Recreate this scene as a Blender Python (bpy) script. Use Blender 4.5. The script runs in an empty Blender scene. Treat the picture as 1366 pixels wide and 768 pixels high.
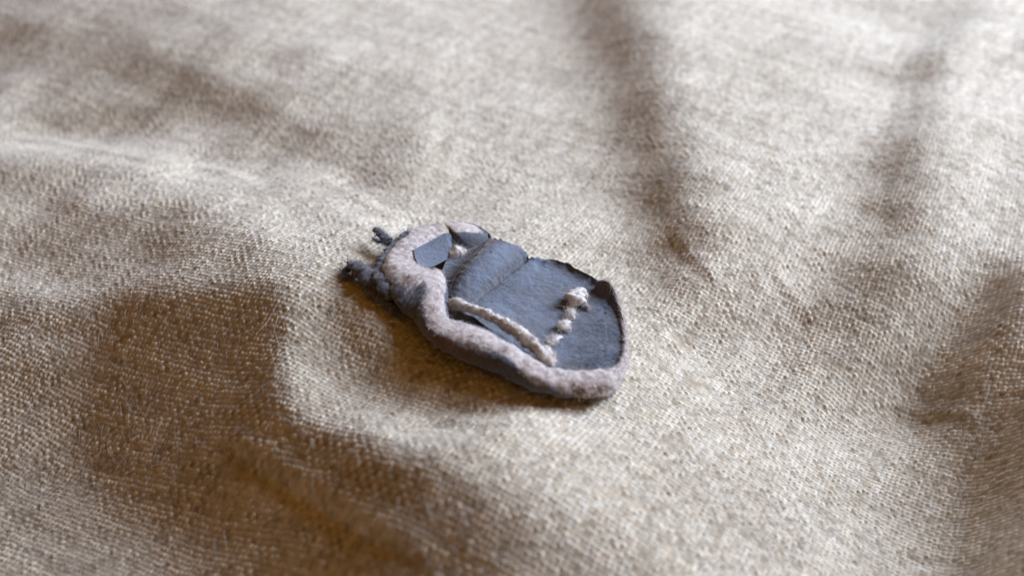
import bpy, math, random
import numpy as np
from mathutils import Vector

# ------------------------------------------------------------------ camera, light, exposure
MM = 0.001                                   # the scene is laid out in millimetres, built in metres
scene = bpy.context.scene
PITCH = math.radians(38.0)
CAM_H = 95.4
CAM_Y = -CAM_H / math.tan(PITCH)

cam_data = bpy.data.cameras.new("camera")
cam_data.sensor_width = 36.0
cam_data.lens = 1442.0 / 1366.0 * 36.0
cam_data.clip_start = 0.005
cam_data.clip_end = 20.0
cam_data.dof.use_dof = True
cam_data.dof.focus_distance = 0.1525
cam_data.dof.aperture_fstop = 15
cam = bpy.data.objects.new("camera", cam_data)
cam.location = (0, CAM_Y * MM, CAM_H * MM)
cam.rotation_euler = (math.pi / 2 - PITCH, 0, 0)
scene.collection.objects.link(cam)
scene.camera = cam

world = bpy.data.worlds.new("World")
scene.world = world
world.use_nodes = True
bg = world.node_tree.nodes["Background"]
bg.inputs["Color"].default_value = (1.0, 0.47, 0.08, 1)      # warm room around the cloth
bg.inputs["Strength"].default_value = 0.2

key_data = bpy.data.lights.new("window_light", "AREA")
key_data.shape = 'RECTANGLE'
key_data.size = 0.44
key_data.size_y = 0.48
key_data.energy = 18.9
key_data.color = (0.68, 0.80, 1.0)
key = bpy.data.objects.new("window_light", key_data)
KEL = math.radians(26)
kd = Vector((0.86 * math.cos(KEL), 0.51 * math.cos(KEL), math.sin(KEL))).normalized()
key.location = kd * 0.75
key.rotation_euler = kd.to_track_quat('Z', 'Y').to_euler()
scene.collection.objects.link(key)

scene.view_settings.view_transform = 'Standard'
scene.view_settings.look = 'None'
scene.view_settings.exposure = 0.0
scene.view_settings.gamma = 1.0
scene.cycles.max_bounces = 8
scene.cycles.diffuse_bounces = 4

# ------------------------------------------------------------------ helpers
rng = np.random.default_rng(7)

def tag(o, label=None, cat=None, group=None, kind=None):
    if label: o["label"] = label
    if cat: o["category"] = cat
    if group: o["group"] = group
    if kind: o["kind"] = kind
    return o

def vnoise(x, y, seed=0, n=256):
    """smooth value noise in -1..1 (numpy)"""
    t = np.random.default_rng(seed).uniform(-1, 1, (n, n))
    x0 = np.floor(x).astype(np.int64); y0 = np.floor(y).astype(np.int64)
    fx = x - x0; fy = y - y0
    fx = fx * fx * (3 - 2 * fx); fy = fy * fy * (3 - 2 * fy)
    a = t[y0 % n, x0 % n]; b = t[y0 % n, (x0 + 1) % n]
    c = t[(y0 + 1) % n, x0 % n]; d = t[(y0 + 1) % n, (x0 + 1) % n]
    return (a + (b - a) * fx) * (1 - fy) + (c + (d - c) * fx) * fy

def fbm(x, y, seed, octaves=3):
    r = 0; a = 1.0; s = 0
    for k in range(octaves):
        r = r + a * vnoise(x * 2 ** k + 17.3 * k, y * 2 ** k - 9.1 * k, seed + k); s += a; a *= .5
    return r / s

def hash2(i, j, seed):
    t = np.random.default_rng(seed).uniform(0, 1, (509, 509))
    return t[j % 509, i % 509]

def grid_faces(nr, nc, close=False):
    idx = np.arange(nr * nc).reshape(nr, nc)
    if close:
        idx = np.concatenate([idx, idx[:, :1]], 1)
    return np.stack([idx[:-1, :-1], idx[:-1, 1:], idx[1:, 1:], idx[1:, :-1]], -1).reshape(-1, 4)

def make_mesh(name, verts, faces, attrs=None, mat=None, parent=None):
    """verts in millimetres -> one smooth mesh object"""
    me = bpy.data.meshes.new(name)
    v = np.ascontiguousarray(verts, dtype=np.float32).reshape(-1, 3) * MM
    f = np.ascontiguousarray(faces, dtype=np.int32)
    k = f.shape[1]
    me.vertices.add(len(v)); me.vertices.foreach_set("co", v.ravel())
    me.loops.add(f.size); me.loops.foreach_set("vertex_index", f.ravel())
    me.polygons.add(len(f))
    me.polygons.foreach_set("loop_start", np.arange(0, f.size, k, dtype=np.int32))
    me.polygons.foreach_set("use_smooth", np.ones(len(f), dtype=bool))
    me.update(calc_edges=True)
    for an, av in (attrs or {}).items():
        a = me.attributes.new(an, 'FLOAT', 'POINT')
        a.data.foreach_set("value", np.ascontiguousarray(av, dtype=np.float32).ravel())
    if mat: me.materials.append(mat)
    o = bpy.data.objects.new(name, me)
    scene.collection.objects.link(o)
    if parent: o.parent = parent
    return o

def catmull(P, n):
    """P (..., K, 3) -> (..., n, 3) smooth through the points along axis -2"""
    P = np.asarray(P, float); K = P.shape[-2]
    t = np.linspace(0, K - 1, n); i = np.minimum(t.astype(int), K - 2); f = (t - i)[:, None]
    g = lambda j: P[..., np.clip(j, 0, K - 1), :]
    p0 = np.where((i == 0)[:, None], 2 * g(i) - g(i + 1), g(i - 1)); p1 = g(i); p2 = g(i + 1)
    p3 = np.where((i == K - 2)[:, None], 2 * g(i + 1) - g(i), g(i + 2))
    return .5 * (2 * p1 + (p2 - p0) * f + (2 * p0 - 5 * p1 + 4 * p2 - p3) * f ** 2 + (3 * p1 - p0 - 3 * p2 + p3) * f ** 3)

def loft(sections, ns, nt):
    S = catmull(np.asarray(sections, float), nt)              # (S, nt, 3)
    return np.swapaxes(catmull(np.swapaxes(S, 0, 1), ns), 0, 1)   # (ns, nt, 3)

def grid_normals(G):
    a = np.gradient(G, axis=0); b = np.gradient(G, axis=1)
    n = np.cross(a, b); return n / np.maximum(np.linalg.norm(n, axis=-1, keepdims=True), 1e-9)

def tube(path, radii, ns=60, nt=20, lump=0.15, lump_scale=1.2, seed=3, taper=True, twist=0.0, strands=0, flat=1.0):
    """swept cord with uneven thickness, closed ends"""
    C = catmull(np.asarray(path, float), ns)
    r = np.interp(np.linspace(0, 1, ns), np.linspace(0, 1, len(radii)), radii)
    if taper:
        e = np.linspace(0, 1, ns); r = r * np.sqrt(np.clip(1 - np.clip((np.abs(e - .5) * 2 - .86) / .14, 0, 1) ** 2, 0.002, 1))
    T = np.gradient(C, axis=0); T /= np.linalg.norm(T, axis=1, keepdims=True)
    Z = np.array([0, 0, 1.0]); A = np.cross(T, Z); A /= np.maximum(np.linalg.norm(A, axis=1, keepdims=True), 1e-6); B = np.cross(A, T)
    th = np.linspace(0, 2 * np.pi, nt, endpoint=False)
    L = np.concatenate([[0], np.cumsum(np.linalg.norm(np.diff(C, axis=0), axis=1))])
    LL, TH = np.meshgrid(L, th, indexing='ij')
    q = 1 + lump * fbm(LL * lump_scale + 3, np.cos(TH) * 1.1 + seed, seed) + lump * fbm(LL * lump_scale + 9, np.sin(TH) * 1.1 + seed, seed + 5)
    if strands:
        q = q * (1 + .10 * np.cos(strands * (TH + twist * LL)))
    R = r[:, None] * q
    V = C[:, None] + A[:, None] * (R * np.cos(TH))[..., None] + B[:, None] * (R * np.sin(TH) * flat)[..., None]
    return V.reshape(-1, 3), grid_faces(ns, nt, True)

def fibres(name, roots, dirs, lengths, radius, mat, parent, lift=.5, curl=.6, up=None):
    """loose short fibres as real hair curves; roots, dirs in mm"""
    n = len(roots); K = 5
    cu = bpy.data.hair_curves.new(name)
    cu.add_curves([K] * n)
    t = np.linspace(0, 1, K)[None, :, None]
    d = dirs / np.linalg.norm(dirs, axis=1, keepdims=True)
    if up is None: up = np.tile(np.array([0, 0, 1.0]), (n, 1))
    side = np.cross(d, up); ln = lengths[:, None, None]
    c1 = rng.normal(0, curl, n)[:, None, None]; c2 = np.abs(rng.normal(0, lift, n))[:, None, None]
    c3 = rng.uniform(2, 7, n)[:, None, None]; ph = rng.uniform(0, 6, n)[:, None, None]
    P = roots[:, None] + ln * (d[:, None] * t + side[:, None] * (c1 * t ** 2 + .08 * np.sin(c3 * t + ph) - .08 * np.sin(ph)) + up[:, None] * c2 * (t - .75 * t ** 2))
    cu.attributes["position"].data.foreach_set("vector", np.ascontiguousarray(P * MM, dtype=np.float32).ravel())
    if "radius" not in cu.attributes: cu.attributes.new("radius", 'FLOAT', 'POINT')
    rr = radius[:, None] * np.array([1, 1, .9, .7, .35])[None] * MM
    cu.attributes["radius"].data.foreach_set("value", np.ascontiguousarray(rr, dtype=np.float32).ravel())
    cu.materials.append(mat)
    o = bpy.data.objects.new(name, cu); scene.collection.objects.link(o)
    o.parent = parent; o["kind"] = "stuff"
    return o

# ------------------------------------------------------------------ materials
def new_mat(name):
    m = bpy.data.materials.new(name); m.use_nodes = True
    nt = m.node_tree; p = nt.nodes["Principled BSDF"]
    p.inputs["Roughness"].default_value = 1.0
    p.inputs["Specular IOR Level"].default_value = 0.15
    return m, nt, p

def node(nt, t, **k):
    n = nt.nodes.new(t)
    for a, b in k.items(): setattr(n, a, b)
    return n

def noise(nt, scale, detail=3, rough=.6):
    tc = nt.nodes.get("obj_co") or node(nt, "ShaderNodeTexCoord", name="obj_co")
    n = node(nt, "ShaderNodeTexNoise"); n.inputs["Scale"].default_value = scale
    n.inputs["Detail"].default_value = detail; n.inputs["Roughness"].default_value = rough
    nt.links.new(tc.outputs["Object"], n.inputs["Vector"]); return n

def ramp(nt, src, stops):
    r = node(nt, "ShaderNodeValToRGB"); e = r.color_ramp.elements
    while len(e) < len(stops): e.new(.5)
    for k, (p, c) in enumerate(stops):
        e[k].position = p; e[k].color = (*c, 1) if len(c) == 3 else c
    nt.links.new(src, r.inputs["Fac"]); return r

def mix(nt, fac, a, b, mode='MIX'):
    m = node(nt, "ShaderNodeMix", data_type='RGBA', blend_type=mode)
    for s, v in ((0, fac), (6, a), (7, b)):
        if hasattr(v, "links"): nt.links.new(v, m.inputs[s])
        elif s == 0: m.inputs[0].default_value = v
        else: m.inputs[s].default_value = (*v, 1)
    return m.outputs[2]

def attr(nt, name):
    a = node(nt, "ShaderNodeAttribute"); a.attribute_name = name; return a.outputs["Fac"]

def bump(nt, p, src, strength, dist):
    b = node(nt, "ShaderNodeBump"); b.inputs["Strength"].default_value = strength
    b.inputs["Distance"].default_value = dist
    nt.links.new(src, b.inputs["Height"]); nt.links.new(b.outputs["Normal"], p.inputs["Normal"])

def cloth_material():
    m, nt, p = new_mat("woven wool")
    hue = ramp(nt, noise(nt, 900, 2).outputs["Fac"], [(.3, (.44, .365, .275)), (.5, (.45, .39, .305)), (.7, (.465, .425, .36))])
    big = ramp(nt, noise(nt, 45, 4).outputs["Fac"], [(.35, (.90, .88, .85)), (.65, (1.06, 1.06, 1.06))])
    col = mix(nt, 1.0, hue.outputs["Color"], big.outputs["Color"], 'MULTIPLY')
    tint = ramp(nt, attr(nt, "tint"), [(0.0, (.58, .53, .46)), (.5, (1, 1, 1)), (1.0, (1.40, 1.43, 1.46))])
    col = mix(nt, 1.0, col, tint.outputs["Color"], 'MULTIPLY')
    nt.links.new(col, p.inputs["Base Color"])
    p.inputs["Sheen Weight"].default_value = .30; p.inputs["Sheen Roughness"].default_value = .55
    bump(nt, p, noise(nt, 5200, 3, .7).outputs["Fac"], .55, .00012)
    return m

def fibre_material(name, a, b, scale=700):
    m, nt, p = new_mat(name)
    r = ramp(nt, noise(nt, scale, 2).outputs["Fac"], [(.35, a), (.65, b)])
    nt.links.new(r.outputs["Color"], p.inputs["Base Color"]); return m

def suede_material(name, dark=((.017, .020, .031), (.130, .152, .200))):
    """blue-grey suede whose pale worn skin, brown dirt and painted light and shade follow the wear / stain / scuff attributes"""
    m, nt, p = new_mat(name)
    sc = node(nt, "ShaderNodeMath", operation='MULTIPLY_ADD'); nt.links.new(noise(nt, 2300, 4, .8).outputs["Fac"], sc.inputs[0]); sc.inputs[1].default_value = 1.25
    nt.links.new(attr(nt, "tone_and_light"), sc.inputs[2])
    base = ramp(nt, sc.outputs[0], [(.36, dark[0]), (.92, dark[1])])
    warm = mix(nt, ramp(nt, noise(nt, 260, 3).outputs["Fac"], [(.42, (0, 0, 0)), (.70, (.55, .55, .55))]).outputs["Color"], base.outputs["Color"], (.090, .085, .092))
    pale = ramp(nt, noise(nt, 1300, 4, .7).outputs["Fac"], [(.28, (.29, .225, .20)), (.5, (.43, .365, .345)), (.7, (.58, .53, .515))])
    wn = noise(nt, 1700, 3, .7)
    add = node(nt, "ShaderNodeMath", operation='MULTIPLY_ADD'); nt.links.new(wn.outputs["Fac"], add.inputs[0])
    add.inputs[1].default_value = .9; 
    sub = node(nt, "ShaderNodeMath", operation='SUBTRACT'); nt.links.new(attr(nt, "wear"), sub.inputs[0]); sub.inputs[1].default_value = .45
    nt.links.new(sub.outputs[0], add.inputs[2])
    wf = ramp(nt, add.outputs[0], [(.30, (0, 0, 0)), (.68, (1, 1, 1))])
    col = mix(nt, wf.outputs["Color"], warm, pale.outputs["Color"])
    sn = ramp(nt, noise(nt, 1100, 3, .7).outputs["Fac"], [(.34, (0, 0, 0)), (.54, (1, 1, 1))])
    sm = node(nt, "ShaderNodeMath", operation='MULTIPLY'); nt.links.new(sn.outputs["Color"], sm.inputs[0]); nt.links.new(attr(nt, "stain_shade"), sm.inputs[1])
    col = mix(nt, sm.outputs[0], col, (.130, .075, .050))
    nt.links.new(col, p.inputs["Base Color"])
    p.inputs["Sheen Weight"].default_value = .22; p.inputs["Sheen Roughness"].default_value = .5
    bump(nt, p, noise(nt, 3800, 4, .75).outputs["Fac"], .5, .00012)
    return m

def thread_material(name, a, b, stain_shade):
    m, nt, p = new_mat(name)
    r = ramp(nt, noise(nt, 900, 3, .7).outputs["Fac"], [(.32, stain_shade), (.45, a), (.68, b)])
    nt.links.new(r.outputs["Color"], p.inputs["Base Color"])
    p.inputs["Sheen Weight"].default_value = .2
    bump(nt, p, noise(nt, 4200, 3, .7).outputs["Fac"], .7, .00015)
    return m

M_CLOTH = cloth_material()
M_CLOTH_FIBRE = fibre_material("wool fibre", (.46, .41, .35), (.66, .62, .57))
M_SUEDE = suede_material("blue suede")
M_SUEDE_DARK = suede_material("dark frayed suede", ((.030, .034, .045), (.120, .130, .155)))
M_NAP = fibre_material("pale nap", (.50, .45, .43), (.70, .66, .65))
M_NAP_DARK = fibre_material("dark nap", (.06, .07, .10), (.20, .22, .27))
M_THREAD = thread_material("off white thread", (.58, .53, .49), (.77, .745, .73), (.30, .21, .16))

# ------------------------------------------------------------------ the cloth: folds (mm heights, 2 mm table), weave, loose fibres
FOLD_X0, FOLD_Y0, FOLD_D, FOLD_NX, FOLD_NY = -170, -80, 2, 171, 141
FOLDS = np.array([int(c) for row in """-131 -133 -134 -134 -135 -133 -131 -133 -135 -136 -137 -138 -137 -137 -136 -136 -138 -139 -139 -139 -141 -143 -145 -146 -147 -147 -148 -148 -148 -148 -148 -148 -149 -151 -152 -153 -154 -153 -150 -150 -149 -147 -145 -144 -144 -143 -141 -140 -140 -141 -139 -137 -136 -135 -133 -131 -129 -126 -124 -122 -119 -117 -115 -114 -112 -109 -108 -107 -106 -104 -103 -101 -99 -99 -99 -101 -102 -103 -105 -107 -108 -112 -114 -113 -113 -116 -119 -121 -123 -124 -125 -127 -129 -130 -130 -130 -129 -128 -128 -127 -125 -124 -124 -124 -125 -124 -122 -121 -120 -119 -118 -116 -115 -114 -114 -114 -115 -116 -116 -115 -115 -115 -115 -115 -114 -113 -113 -114 -114 -115 -115 -115 -114 -115 -115 -114 -114 -114 -114 -114 -114 -113 -113 -114 -115 -116 -117 -115 -114 -114 -114 -114 -114 -115 -116 -115 -115 -115 -115 -115 -116 -116 -115 -114 -114 -114 -114 -114 -114 -115 -115
-129 -130 -131 -132 -134 -132 -130 -132 -134 -137 -137 -137 -139 -140 -140 -140 -140 -141 -140 -140 -142 -144 -146 -147 -148 -150 -150 -151 -151 -151 -151 -151 -151 -151 -151 -153 -156 -156 -154 -154 -155 -153 -151 -151 -151 -149 -146 -144 -143 -144 -143 -141 -140 -138 -136 -135 -133 -130 -128 -126 -123 -120 -117 -116 -113 -110 -109 -107 -105 -104 -104 -102 -100 -98 -98 -98 -98 -98 -98 -99 -101 -106 -111 -113 -112 -113 -117 -119 -121 -123 -124 -126 -129 -131 -132 -132 -132 -132 -131 -130 -129 -127 -125 -123 -123 -123 -122 -121 -121 -120 -119 -119 -119 -117 -114 -113 -113 -114 -114 -113 -112 -113 -114 -115 -115 -114 -113 -114 -115 -115 -114 -114 -115 -115 -115 -116 -116 -115 -115 -115 -114 -113 -113 -113 -114 -114 -114 -115 -115 -114 -114 -115 -115 -115 -115 -114 -114 -114 -115 -116 -116 -116 -116 -116 -115 -115 -115 -115 -115 -115 -115
-130 -130 -131 -132 -133 -132 -131 -131 -132 -134 -135 -137 -139 -140 -140 -141 -143 -143 -143 -144 -144 -145 -146 -148 -149 -151 -152 -154 -155 -155 -155 -154 -154 -153 -153 -155 -156 -157 -156 -156 -155 -155 -155 -155 -155 -155 -153 -150 -149 -148 -148 -147 -145 -144 -143 -141 -139 -136 -134 -132 -129 -125 -122 -119 -116 -112 -109 -106 -104 -102 -102 -101 -100 -99 -99 -98 -97 -95 -96 -97 -97 -99 -104 -108 -108 -109 -114 -118 -121 -124 -126 -126 -128 -131 -133 -133 -134 -135 -135 -134 -133 -132 -130 -127 -125 -124 -124 -122 -120 -120 -120 -120 -121 -121 -119 -116 -116 -116 -115 -113 -113 -112 -113 -114 -115 -115 -115 -114 -114 -114 -114 -114 -114 -114 -114 -114 -115 -115 -115 -115 -116 -116 -115 -115 -115 -114 -113 -114 -114 -114 -114 -116 -117 -116 -114 -114 -114 -114 -115 -116 -115 -114 -114 -115 -115 -115 -115 -115 -116 -116 -115
-130 -130 -132 -133 -134 -134 -135 -135 -135 -135 -135 -137 -139 -139 -141 -143 -144 -144 -145 -146 -146 -147 -148 -150 -151 -153 -154 -156 -157 -158 -159 -160 -160 -158 -158 -159 -159 -159 -160 -160 -159 -158 -160 -160 -158 -160 -158 -154 -153 -153 -153 -152 -150 -148 -147 -145 -144 -142 -140 -138 -135 -132 -128 -125 -121 -117 -113 -110 -105 -102 -101 -98 -96 -94 -94 -95 -95 -95 -94 -93 -94 -95 -96 -100 -102 -104 -108 -113 -117 -121 -125 -126 -127 -131 -134 -136 -136 -137 -138 -137 -136 -135 -134 -131 -129 -127 -125 -123 -120 -118 -118 -117 -118 -120 -121 -119 -116 -117 -117 -116 -116 -115 -114 -112 -113 -115 -115 -114 -114 -114 -114 -114 -114 -114 -114 -113 -113 -113 -113 -113 -114 -115 -114 -114 -114 -114 -114 -114 -115 -115 -115 -116 -117 -117 -115 -114 -115 -116 -118 -117 -116 -115 -114 -114 -114 -114 -115 -115 -115 -115 -114
-129 -130 -131 -133 -133 -133 -135 -136 -135 -134 -135 -138 -140 -140 -141 -143 -145 -146 -147 -147 -148 -149 -150 -150 -151 -153 -155 -157 -159 -161 -162 -164 -164 -162 -161 -161 -163 -164 -164 -164 -165 -163 -162 -162 -163 -164 -164 -161 -158 -158 -157 -156 -154 -152 -151 -150 -148 -146 -143 -142 -140 -137 -134 -131 -127 -123 -119 -115 -110 -105 -102 -99 -95 -93 -92 -91 -92 -92 -90 -90 -91 -92 -93 -94 -97 -99 -101 -105 -109 -114 -120 -124 -127 -130 -134 -137 -138 -140 -141 -141 -140 -140 -139 -138 -135 -132 -129 -127 -124 -122 -120 -118 -117 -116 -116 -115 -114 -114 -116 -118 -117 -116 -115 -113 -113 -113 -115 -115 -116 -115 -115 -114 -114 -114 -115 -115 -114 -114 -114 -114 -114 -114 -114 -113 -113 -114 -115 -115 -115 -114 -114 -114 -114 -115 -114 -115 -116 -117 -118 -116 -115 -115 -115 -116 -116 -116 -116 -116 -115 -114 -114
-128 -129 -131 -133 -133 -134 -135 -136 -135 -134 -134 -136 -138 -139 -140 -143 -145 -147 -149 -150 -150 -151 -152 -153 -154 -155 -156 -158 -159 -161 -163 -165 -166 -164 -165 -166 -167 -168 -168 -166 -167 -169 -169 -167 -168 -169 -170 -167 -165 -164 -164 -163 -161 -160 -158 -157 -155 -153 -150 -148 -146 -144 -141 -138 -134 -129 -125 -120 -116 -111 -105 -101 -96 -92 -89 -86 -85 -87 -87 -86 -86 -87 -89 -90 -93 -95 -97 -99 -103 -108 -114 -120 -125 -128 -132 -136 -140 -143 -145 -146 -146 -145 -145 -143 -140 -137 -135 -132 -131 -129 -126 -122 -120 -118 -116 -116 -117 -116 -115 -114 -113 -113 -113 -113 -113 -112 -113 -114 -114 -114 -113 -112 -113 -114 -115 -115 -115 -115 -114 -114 -114 -114 -114 -114 -114 -115 -116 -115 -115 -114 -114 -115 -114 -114 -114 -114 -114 -114 -114 -113 -113 -113 -114 -114 -115 -116 -116 -115 -114 -114 -115
-128 -128 -131 -133 -134 -135 -137 -137 -136 -137 -139 -138 -138 -140 -141 -143 -145 -147 -150 -151 -152 -154 -155 -156 -157 -158 -159 -161 -162 -164 -165 -168 -170 -169 -169 -169 -168 -169 -170 -170 -170 -173 -174 -173 -171 -172 -173 -173 -172 -172 -171 -171 -169 -166 -165 -165 -163 -161 -159 -157 -155 -152 -149 -146 -142 -138 -134 -129 -124 -118 -111 -105 -100 -94 -88 -84 -80 -79 -78 -77 -76 -77 -80 -83 -86 -89 -91 -94 -98 -102 -106 -112 -118 -123 -128 -133 -139 -144 -147 -150 -151 -151 -150 -149 -146 -144 -141 -137 -133 -130 -128 -124 -122 -120 -119 -118 -119 -119 -116 -113 -113 -114 -116 -116 -115 -114 -113 -113 -113 -113 -113 -112 -113 -113 -114 -114 -113 -113 -113 -114 -114 -114 -115 -115 -115 -114 -114 -114 -114 -114 -115 -115 -115 -115 -115 -115 -114 -113 -114 -115 -116 -115 -114 -114 -114 -114 -113 -113 -113 -113 -114
-127 -129 -131 -133 -135 -136 -137 -137 -137 -138 -141 -140 -139 -141 -143 -143 -145 -148 -150 -152 -154 -155 -156 -157 -158 -159 -161 -163 -165 -167 -169 -171 -173 -175 -175 -175 -175 -174 -174 -174 -174 -176 -177 -175 -173 -175 -177 -177 -178 -177 -176 -174 -173 -171 -171 -171 -170 -169 -166 -164 -162 -159 -156 -154 -151 -146 -142 -137 -132 -126 -120 -113 -107 -100 -93 -87 -82 -77 -75 -74 -72 -71 -71 -74 -77 -79 -82 -84 -88 -94 -99 -104 -111 -118 -124 -129 -136 -143 -148 -152 -155 -157 -157 -157 -155 -152 -148 -142 -137 -133 -130 -127 -123 -122 -121 -120 -118 -117 -116 -115 -114 -115 -117 -117 -116 -116 -115 -115 -114 -114 -115 -116 -115 -114 -113 -113 -113 -113 -114 -114 -114 -114 -114 -115 -114 -113 -114 -114 -115 -115 -115 -115 -115 -115 -115 -115 -115 -114 -114 -116 -117 -118 -116 -115 -116 -116 -117 -116 -115 -115 -114
-125 -128 -130 -131 -135 -136 -137 -138 -139 -139 -140 -141 -141 -142 -143 -144 -146 -148 -150 -152 -155 -157 -158 -158 -159 -160 -162 -164 -165 -167 -169 -171 -174 -178 -180 -181 -184 -184 -181 -179 -180 -182 -182 -181 -179 -181 -182 -181 -180 -182 -181 -179 -178 -177 -176 -176 -176 -175 -174 -171 -169 -167 -165 -163 -160 -155 -150 -146 -142 -136 -129 -122 -115 -106 -98 -91 -86 -79 -73 -71 -69 -66 -65 -67 -70 -72 -73 -75 -79 -84 -89 -94 -99 -108 -115 -122 -131 -140 -147 -154 -159 -163 -165 -166 -166 -164 -160 -154 -147 -141 -135 -130 -126 -123 -122 -121 -119 -117 -117 -117 -116 -114 -115 -116 -115 -114 -115 -116 -115 -114 -115 -116 -115 -114 -113 -113 -114 -114 -114 -114 -114 -114 -114 -114 -114 -114 -114 -114 -115 -115 -114 -114 -114 -115 -115 -115 -116 -116 -115 -114 -115 -114 -112 -112 -114 -116 -118 -118 -116 -115 -115
-123 -126 -128 -128 -131 -133 -134 -137 -140 -140 -141 -143 -144 -144 -144 -145 -147 -149 -151 -153 -156 -158 -160 -161 -162 -163 -165 -167 -167 -168 -169 -172 -175 -178 -181 -183 -187 -190 -187 -183 -186 -190 -191 -190 -190 -190 -190 -189 -189 -190 -190 -189 -187 -185 -184 -184 -183 -182 -181 -180 -177 -175 -174 -172 -169 -165 -161 -156 -151 -146 -140 -132 -123 -112 -102 -94 -88 -81 -72 -65 -63 -61 -58 -57 -59 -61 -64 -66 -69 -73 -78 -83 -88 -95 -104 -113 -122 -132 -142 -151 -160 -167 -173 -176 -177 -177 -174 -170 -164 -155 -146 -138 -131 -126 -123 -121 -119 -117 -116 -116 -116 -114 -113 -114 -114 -113 -113 -114 -114 -113 -113 -113 -113 -112 -112 -112 -113 -113 -113 -113 -114 -114 -114 -113 -113 -114 -114 -115 -115 -115 -114 -113 -114 -115 -115 -115 -115 -115 -114 -114 -115 -114 -113 -112 -112 -114 -115 -114 -112 -112 -113
-125 -127 -127 -127 -128 -130 -131 -133 -138 -139 -139 -141 -144 -145 -146 -147 -148 -150 -152 -154 -157 -160 -163 -164 -165 -166 -168 -171 -172 -172 -172 -174 -177 -179 -182 -185 -188 -190 -188 -185 -189 -194 -196 -196 -196 -196 -196 -198 -199 -200 -200 -199 -198 -197 -194 -193 -192 -191 -190 -189 -187 -184 -183 -181 -178 -175 -171 -167 -162 -156 -149 -142 -131 -118 -106 -97 -90 -81 -71 -61 -56 -54 -51 -49 -49 -51 -53 -56 -58 -60 -64 -70 -77 -83 -91 -101 -111 -122 -134 -146 -157 -167 -176 -183 -187 -189 -189 -187 -182 -174 -163 -150 -139 -130 -124 -120 -119 -118 -118 -117 -116 -115 -114 -113 -112 -112 -111 -113 -115 -115 -112 -111 -112 -113 -113 -113 -113 -113 -113 -113 -113 -114 -114 -113 -113 -113 -114 -115 -115 -115 -114 -114 -114 -115 -116 -116 -116 -115 -116 -116 -116 -116 -116 -116 -116 -115 -114 -113 -113 -113 -113
-127 -128 -129 -129 -129 -130 -131 -133 -136 -137 -136 -138 -141 -144 -146 -147 -148 -150 -152 -155 -157 -161 -164 -166 -167 -169 -171 -174 -176 -177 -175 -176 -179 -182 -184 -188 -191 -193 -193 -192 -193 -195 -195 -196 -197 -198 -198 -200 -204 -208 -208 -207 -207 -206 -204 -203 -203 -202 -200 -198 -196 -194 -192 -190 -188 -185 -182 -178 -173 -166 -158 -149 -139 -126 -112 -101 -90 -81 -70 -60 -52 -47 -45 -42 -41 -41 -42 -44 -46 -48 -52 -57 -64 -71 -79 -88 -99 -112 -126 -140 -154 -166 -178 -187 -194 -198 -202 -203 -200 -193 -182 -167 -148 -133 -124 -121 -119 -117 -117 -117 -117 -116 -116 -115 -114 -114 -115 -115 -115 -115 -113 -111 -111 -112 -114 -115 -115 -115 -114 -114 -114 -114 -114 -114 -114 -114 -115 -115 -115 -114 -114 -114 -114 -114 -114 -115 -115 -115 -115 -115 -115 -115 -116 -118 -119 -119 -117 -116 -116 -116 -115
-130 -130 -131 -131 -129 -131 -133 -135 -136 -137 -138 -139 -141 -143 -146 -147 -147 -148 -151 -154 -157 -160 -164 -166 -168 -171 -174 -176 -178 -179 -179 -179 -182 -185 -187 -191 -195 -197 -198 -198 -199 -200 -201 -201 -202 -203 -204 -204 -207 -210 -211 -210 -211 -213 -213 -213 -212 -211 -209 -206 -204 -203 -201 -200 -199 -197 -193 -189 -183 -176 -166 -157 -149 -137 -122 -104 -89 -77 -66 -56 -47 -40 -36 -33 -30 -29 -31 -33 -36 -37 -39 -43 -49 -57 -65 -75 -86 -100 -115 -132 -149 -164 -178 -190 -200 -207 -213 -216 -217 -214 -204 -187 -162 -138 -124 -119 -116 -114 -113 -113 -114 -114 -114 -114 -114 -114 -115 -116 -115 -113 -112 -112 -112 -113 -114 -115 -115 -114 -113 -113 -113 -113 -114 -115 -115 -115 -115 -115 -114 -114 -114 -115 -115 -115 -115 -115 -115 -114 -113 -111 -111 -112 -113 -114 -115 -116 -116 -116 -116 -116 -116
-131 -129 -130 -129 -128 -130 -134 -137 -137 -138 -140 -141 -142 -144 -146 -148 -149 -150 -151 -154 -157 -160 -163 -166 -168 -171 -175 -179 -180 -182 -183 -184 -187 -189 -190 -192 -197 -200 -201 -204 -208 -211 -212 -211 -211 -212 -213 -213 -214 -215 -217 -218 -219 -221 -222 -222 -220 -217 -215 -213 -211 -210 -209 -208 -207 -207 -204 -198 -192 -184 -174 -163 -153 -142 -126 -107 -86 -69 -57 -46 -36 -27 -21 -17 -16 -17 -20 -22 -24 -25 -26 -29 -35 -43 -52 -62 -75 -89 -105 -123 -143 -162 -179 -193 -206 -216 -224 -229 -233 -232 -223 -205 -176 -145 -122 -112 -110 -110 -110 -111 -112 -112 -113 -113 -114 -113 -112 -112 -112 -112 -111 -111 -113 -113 -112 -111 -111 -112 -112 -112 -112 -112 -113 -114 -115 -114 -114 -113 -113 -113 -114 -115 -115 -116 -115 -116 -116 -115 -113 -112 -112 -113 -113 -114 -113 -113 -112 -111 -111 -113 -115
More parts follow.
